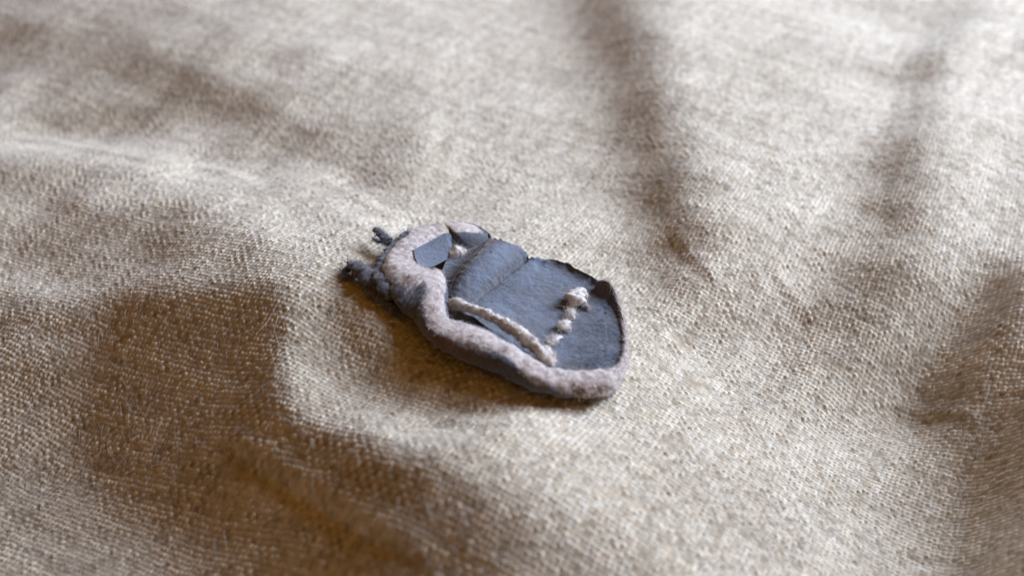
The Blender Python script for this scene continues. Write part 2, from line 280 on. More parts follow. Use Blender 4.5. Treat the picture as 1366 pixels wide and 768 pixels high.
-131 -129 -129 -129 -128 -130 -133 -135 -135 -135 -137 -140 -143 -145 -147 -148 -150 -152 -153 -154 -157 -160 -163 -165 -168 -171 -176 -180 -182 -183 -185 -188 -191 -192 -192 -194 -199 -203 -206 -209 -214 -218 -219 -220 -221 -221 -222 -224 -226 -227 -228 -229 -230 -231 -231 -231 -229 -225 -222 -220 -218 -215 -214 -213 -213 -211 -208 -203 -197 -188 -177 -163 -149 -136 -121 -102 -80 -58 -41 -31 -23 -15 -8 -3 0 1 -1 -5 -8 -10 -14 -20 -26 -35 -44 -54 -68 -83 -100 -118 -139 -161 -180 -196 -210 -222 -232 -240 -246 -247 -239 -218 -184 -147 -116 -102 -99 -102 -105 -108 -109 -110 -111 -111 -113 -113 -112 -111 -112 -114 -114 -113 -113 -113 -111 -109 -109 -110 -112 -112 -112 -113 -114 -114 -114 -113 -112 -112 -113 -114 -114 -114 -114 -115 -115 -115 -115 -115 -115 -115 -115 -116 -117 -117 -115 -114 -112 -111 -111 -113 -116
-131 -130 -128 -127 -126 -128 -130 -132 -134 -134 -135 -138 -142 -145 -146 -146 -149 -152 -153 -154 -157 -161 -164 -166 -169 -172 -176 -180 -182 -183 -185 -189 -193 -194 -195 -197 -201 -205 -207 -211 -216 -220 -222 -225 -228 -229 -229 -231 -236 -238 -238 -238 -239 -240 -240 -241 -240 -236 -231 -227 -224 -220 -218 -217 -216 -214 -211 -206 -198 -188 -174 -158 -143 -129 -114 -94 -69 -44 -26 -14 -6 1 8 15 21 22 19 13 7 2 -2 -9 -17 -27 -39 -52 -65 -82 -99 -117 -137 -159 -180 -198 -213 -227 -238 -248 -255 -258 -253 -231 -194 -155 -118 -95 -89 -90 -95 -99 -102 -104 -105 -107 -110 -112 -113 -112 -112 -114 -116 -116 -113 -112 -113 -113 -112 -112 -112 -114 -114 -114 -114 -114 -113 -112 -112 -113 -114 -114 -115 -114 -114 -114 -114 -114 -114 -115 -115 -116 -116 -117 -118 -117 -115 -113 -113 -113 -115 -116 -118
-128 -129 -126 -124 -124 -127 -130 -132 -134 -134 -135 -138 -141 -144 -145 -146 -149 -151 -153 -155 -157 -160 -163 -165 -169 -173 -177 -181 -185 -187 -189 -193 -196 -198 -199 -200 -201 -203 -207 -212 -218 -222 -225 -230 -233 -234 -234 -236 -241 -244 -245 -243 -245 -248 -250 -251 -249 -245 -238 -232 -228 -225 -223 -222 -221 -218 -213 -206 -196 -183 -168 -151 -134 -117 -98 -76 -52 -28 -7 10 21 27 35 42 45 46 42 33 24 16 8 0 -10 -22 -36 -51 -66 -82 -100 -119 -138 -158 -179 -199 -217 -232 -245 -255 -263 -268 -265 -245 -208 -168 -128 -95 -80 -78 -82 -88 -94 -98 -101 -103 -105 -107 -109 -109 -108 -108 -110 -111 -110 -111 -113 -116 -116 -113 -112 -113 -114 -114 -114 -114 -114 -114 -114 -114 -115 -115 -115 -114 -113 -113 -113 -114 -114 -114 -114 -115 -115 -116 -116 -116 -115 -113 -113 -114 -116 -117 -116
-128 -129 -127 -125 -126 -128 -130 -130 -131 -132 -134 -138 -141 -143 -145 -148 -150 -152 -154 -156 -157 -159 -162 -164 -168 -173 -178 -182 -186 -189 -192 -197 -201 -203 -205 -206 -206 -206 -210 -216 -222 -226 -228 -232 -236 -239 -240 -243 -245 -249 -251 -251 -252 -255 -257 -256 -254 -250 -243 -236 -231 -229 -227 -226 -224 -220 -212 -202 -191 -176 -160 -141 -120 -98 -75 -54 -33 -8 16 35 48 56 63 68 70 69 65 55 43 30 19 7 -5 -21 -37 -53 -69 -86 -103 -121 -140 -159 -179 -200 -220 -238 -252 -264 -273 -278 -277 -261 -227 -185 -143 -103 -77 -70 -73 -79 -85 -91 -96 -98 -100 -102 -104 -105 -105 -104 -104 -106 -108 -110 -111 -112 -112 -111 -108 -108 -111 -113 -114 -114 -115 -116 -116 -115 -115 -115 -115 -114 -114 -114 -114 -114 -114 -114 -114 -114 -114 -113 -113 -113 -113 -114 -114 -115 -116 -116 -115
-127 -129 -128 -127 -128 -129 -130 -129 -128 -130 -133 -137 -139 -141 -144 -147 -150 -152 -154 -157 -159 -160 -162 -165 -168 -172 -176 -180 -184 -188 -192 -199 -205 -209 -212 -215 -215 -215 -216 -221 -225 -229 -232 -237 -241 -245 -249 -253 -255 -257 -260 -262 -261 -261 -261 -260 -258 -254 -247 -240 -235 -232 -230 -229 -225 -219 -209 -197 -182 -165 -147 -126 -104 -80 -58 -39 -18 9 33 53 70 82 89 92 92 87 81 71 59 43 28 13 -2 -18 -37 -55 -72 -89 -106 -123 -141 -160 -180 -200 -221 -242 -258 -271 -281 -287 -288 -278 -250 -208 -164 -120 -83 -67 -66 -72 -78 -84 -88 -92 -94 -98 -101 -103 -104 -104 -104 -105 -107 -109 -110 -110 -110 -110 -109 -108 -109 -111 -113 -113 -112 -112 -113 -113 -113 -114 -115 -115 -115 -115 -115 -116 -115 -115 -114 -114 -114 -113 -113 -112 -112 -114 -115 -116 -116 -115 -115
-125 -127 -127 -128 -128 -129 -129 -128 -127 -127 -131 -135 -137 -139 -141 -145 -149 -151 -153 -157 -160 -161 -163 -165 -168 -171 -175 -178 -181 -184 -189 -196 -205 -210 -214 -217 -218 -219 -221 -225 -231 -236 -239 -243 -247 -251 -257 -263 -266 -266 -268 -270 -269 -268 -267 -266 -263 -258 -251 -244 -238 -234 -232 -229 -225 -217 -206 -192 -175 -156 -135 -114 -90 -67 -46 -24 1 26 50 72 89 101 108 110 106 99 90 81 69 53 35 17 -1 -18 -37 -55 -74 -91 -108 -125 -143 -161 -180 -200 -221 -242 -262 -277 -287 -295 -297 -292 -272 -234 -188 -143 -100 -70 -61 -63 -69 -75 -81 -86 -90 -94 -98 -101 -103 -105 -106 -106 -106 -107 -109 -111 -111 -111 -112 -112 -113 -113 -113 -112 -111 -111 -111 -112 -112 -111 -112 -114 -115 -115 -115 -115 -115 -115 -115 -115 -115 -115 -114 -114 -113 -114 -114 -115 -114 -114 -115
-123 -124 -125 -126 -127 -128 -129 -128 -126 -127 -130 -133 -135 -136 -138 -141 -146 -150 -152 -156 -159 -161 -163 -166 -169 -172 -176 -179 -181 -184 -188 -194 -201 -207 -210 -212 -215 -218 -224 -229 -235 -240 -244 -248 -253 -258 -263 -269 -274 -274 -275 -278 -278 -276 -273 -271 -268 -262 -255 -248 -242 -238 -234 -229 -223 -214 -203 -187 -169 -148 -126 -103 -80 -58 -34 -7 20 46 70 90 106 116 120 117 112 103 92 83 72 56 37 17 -1 -20 -38 -56 -74 -92 -110 -127 -145 -162 -180 -199 -219 -240 -261 -278 -291 -300 -305 -304 -292 -261 -216 -169 -123 -82 -60 -56 -60 -65 -71 -77 -83 -89 -94 -97 -100 -103 -105 -105 -105 -104 -105 -108 -110 -111 -112 -114 -115 -115 -113 -113 -113 -113 -113 -112 -112 -111 -111 -111 -113 -113 -113 -112 -113 -114 -115 -115 -115 -115 -115 -115 -114 -114 -114 -114 -113 -113 -114
-122 -123 -124 -126 -127 -129 -129 -128 -126 -127 -129 -131 -132 -134 -136 -139 -144 -148 -151 -155 -158 -160 -163 -167 -170 -173 -177 -181 -184 -186 -190 -195 -201 -206 -210 -213 -215 -218 -224 -230 -235 -240 -245 -250 -256 -262 -268 -275 -281 -284 -286 -287 -287 -283 -278 -274 -271 -266 -259 -253 -246 -241 -235 -228 -219 -209 -196 -180 -160 -138 -114 -91 -71 -46 -18 11 39 65 86 102 113 120 121 119 114 105 94 83 71 56 36 17 -2 -21 -39 -57 -75 -93 -111 -129 -146 -164 -181 -199 -218 -238 -258 -278 -293 -303 -310 -313 -308 -286 -245 -198 -151 -105 -70 -55 -53 -57 -63 -68 -73 -79 -85 -91 -95 -98 -101 -103 -105 -104 -103 -103 -106 -109 -111 -111 -111 -111 -111 -110 -111 -113 -114 -114 -113 -112 -112 -112 -112 -111 -111 -111 -112 -113 -114 -114 -114 -114 -114 -115 -115 -115 -115 -115 -114 -114 -113
-122 -123 -125 -127 -129 -130 -130 -127 -125 -127 -129 -129 -130 -133 -136 -138 -141 -145 -149 -153 -156 -159 -162 -166 -170 -174 -179 -183 -186 -188 -192 -197 -203 -209 -215 -219 -220 -222 -227 -233 -237 -241 -246 -251 -257 -265 -273 -279 -286 -292 -295 -296 -294 -289 -283 -278 -274 -271 -265 -258 -250 -243 -235 -226 -215 -202 -187 -169 -147 -124 -101 -80 -58 -32 -4 26 54 78 93 102 106 110 113 114 113 106 95 83 70 55 36 17 -3 -22 -40 -58 -76 -94 -112 -130 -148 -166 -183 -201 -218 -237 -256 -276 -293 -305 -314 -319 -318 -304 -271 -226 -180 -134 -92 -62 -51 -52 -56 -62 -67 -73 -78 -83 -88 -93 -96 -100 -102 -102 -101 -101 -103 -106 -108 -108 -107 -108 -110 -111 -111 -111 -113 -114 -115 -114 -114 -114 -113 -112 -111 -111 -112 -112 -113 -113 -113 -113 -113 -114 -115 -115 -116 -116 -115 -115 -114
-119 -121 -124 -127 -129 -129 -129 -127 -127 -130 -132 -131 -130 -131 -134 -135 -137 -141 -146 -150 -153 -156 -160 -165 -170 -175 -179 -182 -185 -187 -191 -197 -204 -211 -218 -224 -227 -228 -233 -240 -244 -247 -250 -254 -258 -266 -275 -283 -289 -295 -300 -302 -299 -295 -289 -284 -280 -275 -270 -262 -253 -243 -233 -221 -207 -190 -172 -151 -129 -107 -85 -63 -41 -17 10 37 62 79 87 88 89 92 95 100 104 101 91 80 67 52 35 16 -3 -22 -41 -59 -77 -95 -113 -131 -149 -168 -186 -203 -220 -237 -255 -274 -292 -306 -315 -321 -322 -315 -292 -251 -206 -161 -117 -78 -54 -48 -51 -56 -62 -68 -74 -79 -83 -87 -91 -94 -97 -99 -100 -101 -102 -104 -106 -107 -106 -107 -109 -112 -112 -110 -109 -112 -115 -117 -118 -117 -116 -115 -113 -113 -113 -113 -113 -113 -113 -113 -113 -113 -114 -115 -116 -116 -117 -116 -116
-113 -116 -120 -124 -126 -127 -128 -128 -130 -132 -133 -132 -130 -130 -132 -134 -136 -139 -143 -147 -150 -153 -158 -162 -167 -171 -175 -178 -180 -183 -188 -195 -204 -211 -218 -224 -229 -234 -239 -246 -252 -256 -258 -260 -263 -269 -278 -287 -293 -296 -301 -303 -301 -297 -293 -289 -284 -278 -272 -264 -254 -241 -227 -210 -193 -173 -153 -131 -110 -88 -66 -44 -23 -1 23 45 61 71 72 69 67 69 73 79 87 89 81 69 57 44 29 12 -5 -23 -41 -60 -78 -96 -114 -132 -150 -169 -187 -206 -223 -239 -256 -274 -291 -305 -315 -322 -325 -322 -308 -274 -230 -185 -141 -99 -64 -47 -44 -48 -55 -61 -68 -73 -77 -80 -84 -88 -93 -98 -102 -104 -104 -104 -105 -106 -107 -107 -107 -108 -108 -107 -107 -108 -113 -117 -120 -120 -119 -118 -117 -116 -115 -114 -115 -115 -114 -113 -113 -113 -114 -115 -115 -115 -115 -116 -117
-108 -111 -115 -120 -123 -125 -126 -128 -129 -131 -133 -133 -131 -131 -133 -135 -137 -139 -142 -145 -148 -151 -155 -159 -163 -167 -172 -175 -179 -182 -187 -193 -201 -208 -213 -218 -225 -233 -241 -248 -255 -261 -265 -268 -271 -276 -283 -291 -296 -296 -298 -300 -301 -297 -292 -288 -284 -279 -272 -264 -251 -235 -217 -197 -176 -155 -133 -112 -91 -69 -46 -24 -2 16 32 44 52 55 54 49 45 47 52 59 67 72 68 57 46 34 21 7 -9 -26 -43 -60 -78 -96 -114 -133 -151 -169 -188 -206 -224 -240 -256 -274 -290 -304 -314 -321 -326 -326 -318 -293 -251 -206 -163 -121 -81 -51 -39 -39 -45 -53 -60 -65 -69 -72 -76 -81 -87 -94 -101 -105 -106 -105 -104 -104 -105 -106 -107 -107 -108 -108 -107 -106 -108 -112 -115 -116 -115 -114 -115 -116 -116 -116 -116 -117 -117 -116 -115 -114 -113 -114 -113 -113 -113 -113 -114
-110 -110 -113 -117 -119 -120 -121 -124 -126 -128 -130 -133 -133 -133 -133 -135 -138 -140 -142 -143 -146 -149 -153 -157 -161 -166 -171 -175 -178 -181 -185 -190 -196 -202 -208 -212 -218 -227 -237 -245 -255 -265 -271 -275 -278 -282 -288 -295 -298 -297 -296 -298 -300 -296 -291 -286 -283 -278 -270 -258 -243 -224 -204 -182 -160 -138 -116 -94 -72 -49 -26 -4 15 25 30 35 37 37 35 30 28 30 37 46 54 57 54 45 34 24 14 1 -14 -29 -45 -62 -79 -97 -115 -133 -151 -170 -189 -207 -225 -242 -257 -272 -287 -300 -311 -318 -323 -326 -322 -305 -269 -225 -181 -139 -98 -62 -38 -32 -35 -43 -51 -59 -64 -68 -72 -76 -82 -88 -94 -98 -101 -102 -102 -102 -103 -105 -107 -109 -110 -111 -110 -108 -106 -106 -107 -108 -108 -107 -108 -111 -114 -116 -117 -116 -116 -117 -116 -115 -114 -113 -113 -112 -112 -112 -113
-112 -110 -112 -115 -117 -117 -118 -121 -124 -126 -128 -131 -132 -132 -132 -133 -136 -139 -141 -142 -144 -148 -153 -157 -161 -165 -170 -173 -176 -179 -183 -189 -194 -199 -206 -212 -217 -224 -235 -246 -255 -265 -272 -275 -278 -284 -290 -296 -299 -298 -295 -295 -298 -297 -293 -287 -282 -276 -265 -250 -231 -211 -190 -168 -147 -124 -101 -78 -55 -32 -8 13 23 23 23 23 21 19 18 17 19 25 35 45 51 51 46 38 28 17 8 -3 -18 -33 -48 -64 -81 -98 -115 -133 -151 -170 -189 -209 -227 -244 -259 -272 -285 -297 -306 -312 -317 -320 -320 -310 -283 -241 -197 -155 -114 -74 -41 -26 -27 -34 -43 -52 -60 -67 -71 -74 -78 -82 -87 -90 -92 -93 -95 -96 -98 -101 -105 -108 -112 -113 -113 -112 -110 -107 -105 -105 -105 -105 -106 -108 -111 -113 -114 -113 -112 -113 -114 -114 -114 -113 -113 -114 -114 -114 -113
-113 -111 -112 -114 -117 -117 -117 -120 -123 -124 -125 -127 -129 -130 -130 -131 -134 -137 -139 -141 -143 -146 -151 -155 -159 -163 -167 -171 -174 -178 -184 -190 -195 -199 -205 -213 -220 -226 -234 -245 -254 -262 -268 -270 -273 -281 -290 -295 -297 -295 -293 -293 -295 -296 -293 -286 -279 -271 -257 -239 -218 -197 -176 -155 -134 -112 -89 -65 -41 -16 7 22 24 18 14 12 9 7 7 14 23 34 44 51 54 51 44 36 27 16 7 -4 -18 -35 -51 -67 -83 -99 -116 -133 -150 -169 -188 -208 -228 -244 -259 -272 -284 -294 -302 -307 -309 -312 -313 -308 -290 -254 -211 -168 -127 -86 -49 -26 -21 -26 -35 -45 -54 -62 -69 -73 -76 -78 -82 -85 -88 -90 -91 -93 -96 -99 -102 -105 -109 -112 -114 -114 -113 -110 -108 -107 -107 -108 -109 -110 -111 -112 -111 -109 -108 -109 -112 -113 -114 -113 -114 -115 -115 -116 -115
-113 -112 -112 -114 -116 -116 -115 -117 -120 -122 -123 -125 -127 -129 -130 -130 -132 -134 -137 -139 -140 -142 -146 -150 -155 -160 -164 -168 -173 -178 -184 -189 -195 -200 -204 -212 -219 -224 -230 -241 -251 -260 -267 -270 -272 -279 -289 -294 -293 -290 -288 -287 -287 -287 -285 -279 -270 -259 -243 -224 -204 -184 -164 -143 -122 -100 -78 -54 -30 -5 18 27 23 15 8 3 1 2 8 20 33 43 50 53 53 49 43 35 25 16 6 -5 -17 -34 -52 -69 -85 -101 -117 -133 -149 -167 -186 -205 -225 -243 -258 -271 -283 -294 -301 -305 -306 -306 -305 -301 -288 -261 -222 -180 -138 -97 -58 -29 -19 -20 -27 -36 -46 -55 -63 -69 -74 -76 -79 -82 -86 -89 -92 -95 -98 -100 -100 -101 -103 -107 -111 -112 -111 -110 -109 -110 -110 -112 -113 -114 -114 -112 -110 -109 -108 -109 -110 -111 -113 -115 -115 -116 -117 -117 -116
-116 -115 -114 -113 -114 -114 -114 -116 -119 -121 -122 -124 -126 -128 -129 -130 -132 -133 -134 -136 -137 -139 -142 -146 -151 -157 -161 -164 -169 -176 -182 -187 -194 -199 -202 -206 -214 -220 -226 -237 -249 -260 -269 -274 -275 -278 -285 -289 -286 -281 -276 -274 -274 -275 -273 -267 -257 -243 -225 -207 -189 -170 -150 -130 -110 -89 -67 -44 -20 5 27 31 23 14 6 0 0 6 18 30 39 45 48 49 47 43 38 31 22 12 3 -6 -17 -32 -50 -69 -86 -103 -119 -134 -150 -166 -184 -202 -222 -242 -259 -272 -284 -294 -302 -307 -308 -306 -301 -294 -281 -260 -229 -190 -148 -107 -67 -35 -20 -18 -22 -29 -38 -47 -55 -62 -69 -73 -76 -80 -84 -88 -92 -95 -99 -101 -100 -98 -98 -100 -104 -108 -109 -109 -110 -112 -113 -115 -115 -116 -115 -113 -111 -109 -109 -110 -110 -110 -111 -113 -116 -117 -118 -118 -117
-118 -117 -114 -113 -113 -115 -115 -116 -118 -120 -121 -122 -124 -126 -128 -131 -132 -133 -134 -135 -137 -139 -141 -144 -148 -152 -157 -159 -162 -169 -176 -182 -188 -195 -199 -202 -208 -216 -224 -234 -246 -258 -268 -273 -272 -271 -273 -276 -274 -269 -264 -261 -261 -262 -260 -254 -242 -226 -208 -190 -172 -154 -136 -117 -97 -77 -56 -35 -12 13 33 34 24 15 8 5 10 20 32 38 41 41 42 42 39 35 31 25 17 8 -1 -9 -18 -32 -49 -68 -86 -104 -121 -137 -152 -167 -183 -200 -219 -238 -257 -272 -285 -296 -305 -310 -312 -309 -302 -289 -273 -256 -233 -200 -158 -116 -75 -43 -25 -20 -21 -27 -34 -41 -49 -56 -62 -68 -73 -77 -80 -85 -88 -92 -95 -97 -99 -98 -97 -97 -99 -102 -105 -108 -110 -112 -115 -117 -117 -115 -113 -112 -111 -111 -110 -110 -110 -110 -111 -111 -113 -114 -116 -116 -116
-119 -118 -116 -115 -115 -117 -117 -117 -117 -119 -120 -122 -123 -124 -127 -130 -132 -133 -133 -134 -136 -139 -141 -143 -146 -149 -153 -155 -157 -163 -171 -178 -184 -190 -196 -199 -203 -212 -223 -233 -243 -254 -261 -264 -262 -258 -257 -259 -260 -258 -253 -249 -246 -246 -244 -237 -224 -207 -190 -173 -156 -138 -120 -102 -83 -64 -45 -24 -3 20 38 38 28 19 14 17 26 36 41 42 40 37 35 33 31 27 23 18 12 3 -6 -14 -21 -32 -49 -68 -86 -104 -123 -141 -157 -171 -184 -199 -215 -233 -251 -268 -282 -295 -306 -314 -318 -316 -307 -289 -267 -249 -231 -205 -168 -126 -84 -51 -34 -26 -25 -28 -33 -38 -44 -51 -57 -63 -69 -74 -77 -80 -83 -87 -90 -92 -95 -98 -98 -97 -96 -97 -100 -104 -108 -111 -114 -116 -115 -112 -109 -109 -111 -113 -113 -113 -112 -111 -111 -111 -110 -110 -110 -111 -111
-119 -119 -118 -117 -117 -118 -118 -117 -117 -118 -119 -121 -122 -123 -125 -128 -130 -131 -132 -133 -135 -138 -140 -143 -145 -148 -151 -154 -156 -160 -167 -174 -179 -184 -189 -194 -200 -207 -217 -228 -238 -248 -255 -256 -252 -246 -243 -244 -246 -245 -241 -237 -233 -230 -226 -218 -205 -189 -172 -155 -138 -121 -104 -86 -68 -50 -31 -12 8 28 44 43 35 28 27 34 43 47 45 41 36 31 27 24 21 18 15 11 6 -2 -12 -21 -27 -34 -49 -68 -86 -103 -122 -142 -161 -176 -187 -197 -210 -225 -241 -259 -275 -290 -303 -314 -322 -325 -319 -299 -268 -243 -223 -202 -173 -134 -94 -62 -44 -36 -33 -33 -35 -39 -44 -49 -54 -60 -66 -71 -75 -77 -78 -81 -86 -90 -94 -96 -98 -97 -95 -94 -96 -99 -103 -107 -110 -112 -111 -109 -107 -107 -110 -114 -117 -117 -116 -115 -114 -112 -110 -109 -108 -109 -109
-116 -118 -118 -117 -117 -117 -117 -116 -116 -117 -119 -120 -121 -122 -123 -126 -128 -129 -130 -132 -133 -135 -138 -142 -144 -147 -149 -151 -154 -157 -163 -170 -175 -179 -183 -189 -195 -201 -208 -218 -228 -240 -249 -252 -248 -240 -233 -230 -230 -230 -228 -223 -218 -213 -207 -199 -187 -171 -154 -137 -121 -104 -87 -70 -52 -35 -16 2 21 40 55 53 44 39 42 51 57 55 48 39 31 25 20 16 13 10 7 3 -2 -8 -17 -27 -34 -40 -50 -68 -88 -106 -123 -142 -160 -175 -187 -196 -204 -215 -229 -246 -263 -279 -294 -309 -321 -330 -328 -309 -274 -240 -215 -195 -172 -141 -106 -75 -57 -47 -43 -41 -40 -42 -46 -50 -54 -58 -63 -68 -73 -75 -76 -78 -82 -87 -92 -96 -98 -98 -97 -96 -96 -98 -100 -103 -106 -108 -109 -108 -107 -106 -107 -111 -115 -119 -120 -119 -117 -116 -114 -112 -110 -110 -110
-113 -115 -115 -115 -115 -115 -116 -116 -116 -116 -117 -119 -120 -121 -122 -124 -125 -127 -128 -129 -130 -132 -134 -139 -143 -144 -145 -146 -149 -154 -160 -167 -174 -178 -180 -184 -190 -196 -202 -210 -220 -231 -241 -245 -241 -231 -220 -215 -214 -213 -210 -205 -200 -196 -191 -182 -168 -152 -135 -119 -102 -86 -69 -53 -36 -18 -1 18 36 55 67 64 55 51 56 64 66 59 50 39 29 21 15 10 6 3 -1 -5 -9 -15 -22 -32 -40 -46 -53 -68 -90 -111 -127 -142 -157 -172 -185 -195 -201 -209 -219 -232 -247 -264 -279 -295 -310 -324 -328 -309 -275 -238 -206 -185 -167 -144 -116 -89 -70 -59 -53 -49 -47 -47 -49 -52 -56 -59 -62 -66 -70 -74 -76 -77 -80 -84 -89 -94 -97 -98 -99 -100 -100 -100 -101 -102 -104 -106 -107 -108 -107 -106 -105 -106 -110 -115 -119 -120 -119 -118 -118 -118 -116 -114 -113
-113 -113 -114 -114 -114 -114 -115 -115 -115 -114 -115 -117 -119 -120 -121 -122 -123 -124 -126 -128 -129 -130 -131 -135 -139 -141 -140 -140 -143 -150 -156 -163 -170 -175 -176 -179 -185 -192 -198 -204 -211 -220 -228 -231 -226 -216 -205 -197 -194 -192 -189 -183 -179 -175 -171 -162 -149 -132 -116 -99 -83 -67 -51 -35 -18 -2 16 34 52 69 78 74 65 63 68 73 71 62 51 40 30 20 12 6 1 -3 -7 -12 -17 -22 -28 -36 -44 -51 -59 -72 -92 -115 -133 -145 -156 -168 -182 -193 -200 -205 -211 -220 -232 -246 -260 -275 -291 -307 -316 -305 -274 -238 -202 -173 -155 -138 -118 -97 -80 -68 -61 -56 -54 -53 -53 -56 -58 -61 -64 -67 -70 -74 -77 -79 -80 -82 -86 -90 -94 -97 -99 -101 -102 -103 -103 -103 -104 -105 -106 -108 -108 -107 -106 -105 -106 -109 -113 -117 -118 -117 -117 -118 -120 -119 -117
-115 -114 -114 -115 -115 -115 -115 -115 -114 -114 -114 -116 -118 -119 -120 -121 -122 -123 -125 -127 -128 -128 -129 -132 -136 -138 -138 -137 -139 -144 -151 -157 -163 -169 -173 -176 -180 -187 -193 -198 -205 -212 -217 -219 -214 -204 -192 -181 -174 -171 -169 -165 -160 -156 -152 -145 -131 -113 -95 -79 -62 -47 -31 -15 1 17 33 50 68 81 85 81 74 71 72 74 70 62 51 40 29 19 10 2 -3 -9 -14 -19 -24 -29 -35 -41 -48 -56 -65 -77 -94 -115 -133 -145 -154 -164 -176 -189 -197 -202 -204 -208 -216 -226 -237 -251 -265 -281 -295 -295 -274 -241 -204 -169 -143 -125 -111 -97 -84 -73 -66 -62 -60 -59 -58 -59 -61 -63 -66 -68 -71 -74 -78 -80 -81 -82 -83 -87 -91 -95 -97 -99 -101 -104 -105 -105 -104 -104 -105 -107 -109 -110 -109 -107 -106 -106 -108 -111 -113 -114 -114 -115 -116 -118 -117
-116 -116 -116 -117 -117 -116 -116 -116 -116 -116 -116 -116 -117 -118 -119 -120 -121 -122 -124 -126 -127 -127 -128 -130 -133 -137 -138 -136 -136 -139 -145 -151 -156 -163 -169 -172 -176 -181 -188 -194 -200 -207 -212 -213 -208 -198 -184 -170 -160 -155 -153 -152 -149 -145 -139 -129 -114 -95 -76 -58 -41 -25 -10 5 20 35 50 64 77 86 88 84 78 74 72 69 65 58 48 38 27 18 8 -1 -8 -14 -20 -25 -31 -36 -42 -47 -53 -60 -70 -80 -94 -110 -126 -138 -148 -157 -169 -183 -194 -199 -200 -200 -202 -206 -214 -224 -237 -251 -265 -276 -270 -245 -210 -173 -138 -114 -101 -91 -82 -74 -68 -65 -64 -63 -63 -62 -63 -65 -67 -68 -71 -74 -77 -80 -82 -82 -83 -85 -88 -92 -95 -97 -98 -101 -105 -107 -105 -103 -102 -104 -107 -110 -111 -110 -108 -105 -104 -106 -108 -110 -111 -112 -112 -112 -112
-117 -117 -118 -119 -119 -119 -119 -118 -118 -117 -116 -116 -117 -118 -119 -120 -121 -122 -123 -124 -126 -127 -129 -130 -132 -134 -136 -135 -134 -136 -141 -146 -152 -158 -164 -168 -171 -176 -182 -188 -193 -200 -205 -205 -199 -189 -177 -163 -152 -144 -141 -139 -136 -131 -124 -114 -100 -80 -58 -38 -20 -5 8 21 33 45 57 68 78 85 87 85 79 73 68 63 57 51 44 34 24 15 6 -4 -12 -19 -25 -31 -37 -41 -46 -52 -59 -65 -73 -81 -90 -101 -114 -127 -137 -147 -159 -174 -188 -197 -199 -196 -194 -194 -196 -200 -209 -221 -235 -248 -255 -246 -217 -181 -143 -110 -91 -83 -77 -73 -70 -68 -67 -67 -66 -66 -66 -66 -67 -69 -70 -73 -76 -79 -82 -84 -84 -85 -87 -90 -94 -96 -98 -100 -103 -106 -106 -104 -101 -100 -103 -106 -110 -112 -111 -108 -104 -103 -104 -106 -108 -109 -108 -107 -108
-116 -117 -118 -120 -120 -120 -119 -118 -117 -117 -117 -117 -118 -119 -119 -120 -121 -122 -122 -123 -124 -126 -128 -130 -130 -131 -132 -133 -133 -134 -138 -143 -148 -154 -159 -163 -165 -170 -176 -181 -184 -189 -192 -192 -186 -177 -166 -155 -143 -134 -126 -121 -116 -111 -105 -97 -84 -65 -44 -25 -8 5 15 25 35 45 56 66 75 80 83 82 76 69 63 56 49 43 37 30 21 12 3 -6 -15 -22 -29 -36 -41 -46 -50 -56 -62 -70 -77 -83 -86 -92 -101 -112 -122 -133 -145 -159 -174 -187 -192 -192 -189 -187 -184 -183 -185 -193 -205 -219 -231 -235 -222 -192 -154 -116 -87 -74 -71 -71 -71 -70 -70 -70 -70 -70 -69 -69 -69 -70 -72 -73 -75 -78 -81 -84 -86 -86 -86 -88 -91 -95 -98 -99 -100 -102 -104 -104 -102 -101 -102 -104 -107 -109 -111 -111 -108 -106 -105 -105 -105 -105 -105 -104 -104
-114 -115 -117 -118 -118 -117 -116 -115 -116 -117 -117 -118 -119 -119 -120 -120 -121 -121 -122 -122 -122 -124 -127 -128 -128 -128 -129 -130 -131 -132 -135 -140 -145 -150 -154 -156 -159 -163 -170 -175 -177 -177 -178 -177 -172 -164 -154 -144 -134 -124 -114 -108 -103 -97 -90 -81 -69 -54 -37 -21 -6 6 15 23 31 42 53 63 70 74 76 75 70 63 56 48 41 35 30 25 17 8 0 -9 -17 -25 -33 -40 -46 -50 -55 -60 -66 -74 -82 -87 -87 -86 -90 -98 -107 -116 -127 -140 -154 -167 -178 -182 -181 -177 -172 -167 -166 -170 -179 -191 -205 -216 -218 -202 -168 -129 -92 -68 -62 -65 -69 -70 -72 -72 -73 -73 -74 -73 -73 -73 -74 -76 -77 -79 -81 -84 -86 -87 -86 -87 -89 -92 -95 -98 -98 -99 -101 -103 -104 -105 -105 -106 -107 -108 -110 -111 -111 -111 -109 -108 -106 -104 -103 -103 -104
-112 -113 -113 -114 -114 -114 -113 -113 -114 -116 -117 -118 -119 -119 -119 -119 -119 -121 -121 -121 -120 -122 -125 -127 -127 -127 -127 -128 -129 -130 -132 -135 -139 -143 -146 -149 -152 -157 -164 -170 -171 -169 -167 -165 -161 -154 -146 -136 -127 -118 -110 -105 -99 -93 -86 -76 -65 -51 -37 -22 -9 3 12 20 28 39 50 60 65 66 66 66 62 56 48 41 34 29 24 20 14 5 -4 -12 -20 -28 -35 -43 -50 -56 -61 -66 -72 -80 -88 -92 -90 -84 -80 -83 -92 -102 -112 -123 -136 -148 -158 -165 -167 -164 -158 -152 -149 -149 -155 -165 -178 -191 -201 -201 -181 -145 -104 -70 -56 -58 -63 -67 -70 -72 -74 -76 -77 -77 -77 -77 -78 -79 -80 -81 -83 -84 -86 -87 -87 -87 -88 -90 -92 -95 -96 -97 -99 -102 -105 -108 -109 -108 -108 -108 -109 -110 -112 -113 -114 -113 -110 -107 -105 -105 -106
